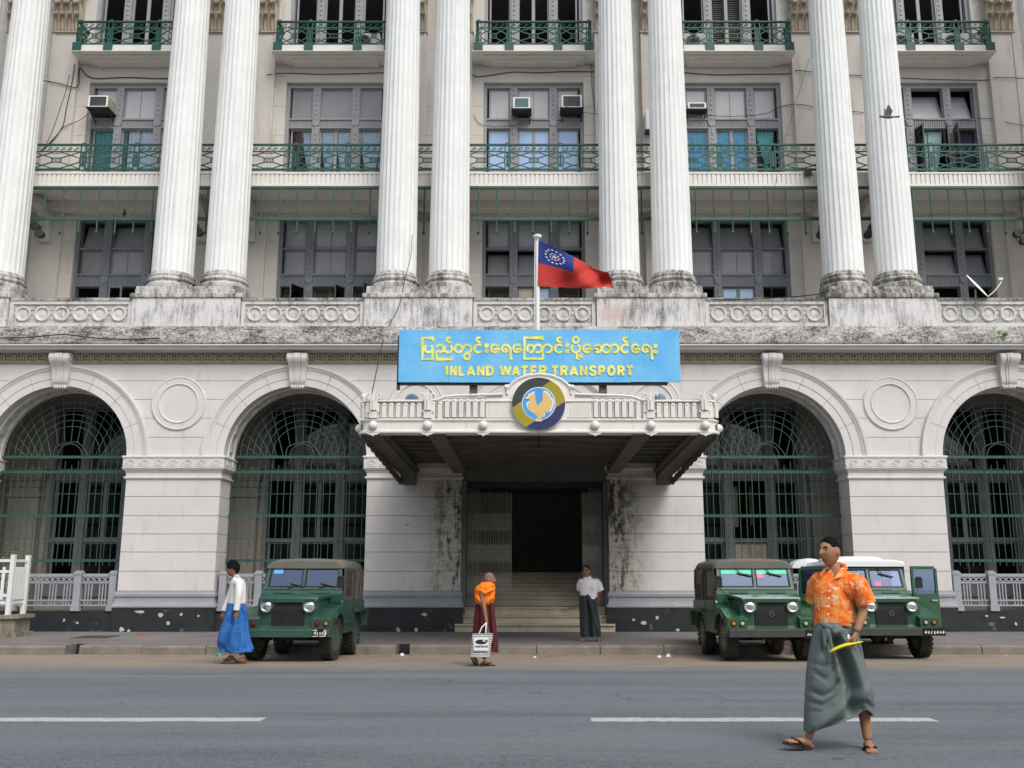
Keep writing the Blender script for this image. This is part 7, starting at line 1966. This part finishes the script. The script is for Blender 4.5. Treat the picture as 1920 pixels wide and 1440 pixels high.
# ------------------------------------------------------------------ birds and cloths
bm_ = M('grey_pigeon_feathers', (.13,.135,.15), .7, var=.2, vs=20)
c_ = Vector(at(1664, 219, 20.0)); bb = MB()
bb.loft([(0,0,-.17,.006,.004),(0,0,-.12,.026,.022),(0,0,-.02,.048,.042),(0,0,.07,.042,.04),(0,0,.12,.026,.026),(0,0,.145,.028,.026),(0,0,.17,.018,.018),(0,0,.195,.003,.003)], 12)
bb.xf(lambda v: c_ + Vector((-v.z, v.y, v.x*.9 + v.z*.05)))
pg = solo('pigeon', bb, bm_, 'grey pigeon flying with raised wings past the right pair of columns', 'bird', tuple(c_), smooth=True)
for s in (-1, 1):
    w0 = [(.06,.02,.02),(-.07,.02,.02),(-.10,.05,.12),(-.035,.07,.22),(.01,.08,.27),(.03,.07,.22),(.05,.045,.11)]
    q = [c_ + Vector((-x, s*y*1.4, z*(1 if s > 0 else .9))) for x, y, z in w0]; n_ = len(q); of = Vector((0,.008,0))
    part('wing', MB().add(q+[v+of for v in q], [tuple(range(n_)), tuple(range(2*n_-1,n_-1,-1))]+[(i,(i+1)%n_,n_+(i+1)%n_,n_+i) for i in range(n_)]), bm_, pg)
part('tail', MB().add([c_+Vector((.13,.02,-.01)), c_+Vector((.13,-.02,-.01)), c_+Vector((.27,-.05,.0)), c_+Vector((.27,.05,.0)), c_+Vector((.13,.02,.0)), c_+Vector((.13,-.02,.0)), c_+Vector((.27,-.05,.006)), c_+Vector((.27,.05,.006))], [(0,1,2,3),(7,6,5,4),(0,4,5,1),(1,5,6,2),(2,6,7,3),(3,7,4,0)]), bm_, pg)
c_ = Vector(at(233, 401, YB)); bb = MB().ball(c_+Vector((0,0,.02)), .05, .06, .075, 10, 7).ball(c_+Vector((.01,-.03,.11)), .033, .036, .033, 8, 6).beam(c_+Vector((-.01,.0,-.03)), c_+Vector((-.05,.05,-.10)), .045, .015)
cr = solo('crow', bb, T['black'], 'small black crow perched on the awning rail at the far left', 'bird', tuple(c_+Vector((0,0,-.04))), smooth=True)
part('beak', MB().tube([c_+Vector((.02,-.06,.11)), c_+Vector((.03,-.10,.105))], [.012,.003], 5), T['iron'], cr)
c_ = Vector(at(1514, 323, YB-.03)); vs = []
for j in range(5):
    for i in range(7): vs.append(c_+Vector((-.11+.037*i+.01*math.sin(j*2.), -.045+.012*math.sin(i*2.1+j), .09-.055*j-.02*math.sin(i*.9))))
rg_ = solo('rag', MB().add(vs, [(j*7+i, j*7+i+1, (j+1)*7+i+1, (j+1)*7+i) for j in range(4) for i in range(6)]), M('brown_rag_cloth', (.10,.075,.065), .9), 'brown rag hanging over the foot of the balcony railing right of centre', 'cloth', tuple(c_), smooth=True)
# ------------------------------------------------------------------ cables strung along the wall
cabm = M('black_cable_rubber', (.02,.02,.02), .7)
def cable(pts, label, r_=.012, Y=YW-.03):
    P_ = [Vector(at(a[0], a[1], a[2] if len(a) > 2 else Y)) for a in pts]; out = []
    for i in range(len(P_)-1):
        p0, p1, p2, p3 = P_[max(i-1,0)], P_[i], P_[i+1], P_[min(i+2,len(P_)-1)]
        for j in range(6):
            t = j/6; out.append(.5*((2*p1)+(p2-p0)*t+(2*p0-5*p1+4*p2-p3)*t*t+(3*p1-p0-3*p2+p3)*t**3))
    out.append(P_[-1])
    solo('cable', MB().tube(out, r_, 5), cabm, label, 'cable', tuple(P_[0]), 'loose cables along the facade', True)
YQ = YW-.16
cable([(75,150,YQ),(110,156,YQ),(145,163,YQ),(150,128,YW-.03),(172,146),(240,145),(310,147),(370,140)], 'thick black cable sagging over the far left third-level window', .014)
cable([(80,280,YQ),(100,262,YQ),(118,235,YQ),(125,200,YQ),(134,160,YQ),(140,120,YQ)], 'black cable climbing the wall left of the far left air conditioner', .012)
cable([(78,283,YQ),(105,255,YQ),(120,238,YQ),(150,225,YQ),(172,208)], 'black cable looping up to the far left air conditioner', .010)
cable([(84,276,YQ),(100,240,YQ),(112,205,YQ),(122,175,YQ),(130,140,YQ)], 'thin wire fanning up the far left wall from the railing', .007)
cable([(500,140,YQ),(540,137),(600,139),(660,138),(720,136)], 'black cable along the lintel of the window left of centre', .012)
cable([(880,134,YQ),(893,143),(920,141),(960,135),(1010,136),(1060,134),(1116,134),(1126,129,YQ)], 'wavy black cable over the lintel of the centre window', .013)
cable([(1108,110),(1110,160),(1116,210),(1120,258)], 'thin wire hanging beside the centre window on its right', .007)
cable([(888,215),(900,232),(930,238),(970,233),(1000,222)], 'slack wire loop under the left air conditioner of the centre window', .008)
cable([(1060,200,YW-.4),(1074,203,YW-.4),(1090,210,YW-.3),(1130,215,YQ)], 'yellowish wire running right from the right centre air conditioner', .008)
cable([(1282,136),(1340,140),(1400,139),(1480,138),(1495,132,YQ),(1540,137,YQ),(1620,142,YQ)], 'black cable over the lintel of the window right of centre', .013)
cable([(1280,212),(1360,218),(1430,214),(1470,198),(1500,196,YQ),(1540,202,YQ),(1620,211,YQ)], 'black cable drooping across the window right of centre', .011)
cable([(1690,146),(1760,149),(1850,150),(1868,145,YQ),(1925,147,YQ)], 'black cable over the lintel of the far right window', .011)
cable([(1690,222),(1770,226),(1850,222),(1900,232,YQ),(1930,236,YQ)], 'thin wire across the far right window and wall', .008)
cable([(0,634,YF-.47),(60,632,YF-.47),(118,627,YF-.47),(170,633,YF-.47),(235,636,YF-.47),(300,634,YF-.47)], 'black cable lying along the weathered cornice at the left', .016)
cable([(722,608,YF-.3),(740,592,YF-.02),(752,560,YF-.05),(760,520,YF+.15),(770,480,YF+.2),(773,440,YF+.22)], 'thin wire running up the left inner column to the left of the flag', .008)
cable([(697,740,YC-.05),(705,700,20),(718,640,YF-.5),(735,600,YF-.05)], 'straight stay wire from the left end of the canopy up to the cornice', .010)
cable([(1335,562,YF-.06),(1400,561,YF-.02),(1480,557,YF-.02),(1530,552,YF-.02),(1545,548,YF-.04)], 'pale hose draped along the balustrade right of the flag', .016)
cable([(1517,110,YW-.9),(1453,350,YB-.05),(1448,600,YF-.5)], 'long thin wire dropping past the balconies right of centre', .006)
# ------------------------------------------------------------------ growth on the cornice and litter
rnd = random.Random(3); c_ = Vector(at(1881, 632, YF-.45)); lv2 = MB()
for i in range(60):
    q = c_+Vector((rnd.gauss(0,.07), rnd.uniform(-.06,.05), rnd.gauss(.03,.06))); a = Vector((rnd.uniform(-1,1), rnd.uniform(-1,.2), rnd.uniform(-.6,1))).normalized()*.055; s_ = a.cross(Vector((0,1,.3))).normalized()*.016
    lv2.add([q, q+a*.5+s_, q+a, q+a*.5-s_], [(0,1,2,3)])
fn_ = thing('cornice_weed', 'small green weed sprouting from the blackened cornice at the far right', 'plant', tuple(c_)); part('leaves', lv2, lm, fn_)['kind'] = 'stuff'
def scrap(px, py, Y, sx_, sz_, mt, label, cat='litter'):
    c_ = at(px, py, Y); z0 = PAVE if Y > KERB1 else road_z(Y); rr = random.Random(int(px)); b_ = MB(); n_ = 9
    ring_ = [(c_[0]+sx_*math.cos(2*PI*i/n_)*rr.uniform(.6,1.1), Y+sx_*.7*math.sin(2*PI*i/n_)*rr.uniform(.6,1.1)) for i in range(n_)]
    vs = [(x, y, z0+.003) for x, y in ring_] + [(c_[0]+(x-c_[0])*.6+rr.uniform(-.01,.01), Y+(y-Y)*.6, z0+sz_*rr.uniform(.6,1)) for x, y in ring_]
    b_.add(vs, [tuple(range(n_)), tuple(range(2*n_-1,n_-1,-1))]+[(i,(i+1)%n_,n_+(i+1)%n_,n_+i) for i in range(n_)])
    solo(cat, b_, mt, label, 'litter', (c_[0], Y, z0))
scrap(411, 1219, 19.0, .09, .07, M('green_plastic', (.03,.25,.20), .4), 'crumpled green plastic bag in the gutter left of the blue-skirted walker')
scrap(265, 1181, 22.6, .14, .03, M('red_scrap', (.40,.05,.04), .7), 'flat red scrap on the pavement below the left pier')
scrap(754, 1224, 19.15, .06, .05, T['white'], 'white crumpled paper at the drain mouth right of the graffiti-plate jeep')
scrap(1003, 1234, 18.4, .04, .03, T['white'], 'tiny white paper ball on the dusty road edge before the steps')
scrap(1236, 1233, 18.5, .05, .04, T['white'], 'white paper scrap in the gutter left of the right-hand jeeps')
scrap(1253, 1231, 18.7, .05, .06, T['white'], 'upright white paper scrap in the gutter beside the right-hand jeeps')
scrap(1885, 1224, 19.0, .04, .02, T['pink'], 'tiny pink scrap on the dusty road edge at the far right')
# ------------------------------------------------------------------ what stands across the street: it shades the low sky and is mirrored in the windscreens
ob = thing('opposite_building', 'white colonnaded building across the street, seen only mirrored in the windscreens', 'building', (0, -16, 0))
part('wall', MB().box(-45, 45, -17.5, -17, 0, 9), T['upper'], ob)
part('cornice', MB().box(-45, 45, -17.6, -16.2, 8.7, 9.4), T['wall'], ob)
for i in range(24):
    x = -43+i*3.75
    part('column', MB().lathe([(.5,0),(.42,8.7)], x, -16.5, 14), T['column'], ob, True)
    part('window', MB().box(x+1.2, x+2.6, -16.99, -16.9, 1.2, 3.8).box(x+1.2, x+2.6, -16.99, -16.9, 5, 7.8), T['frame'], ob)
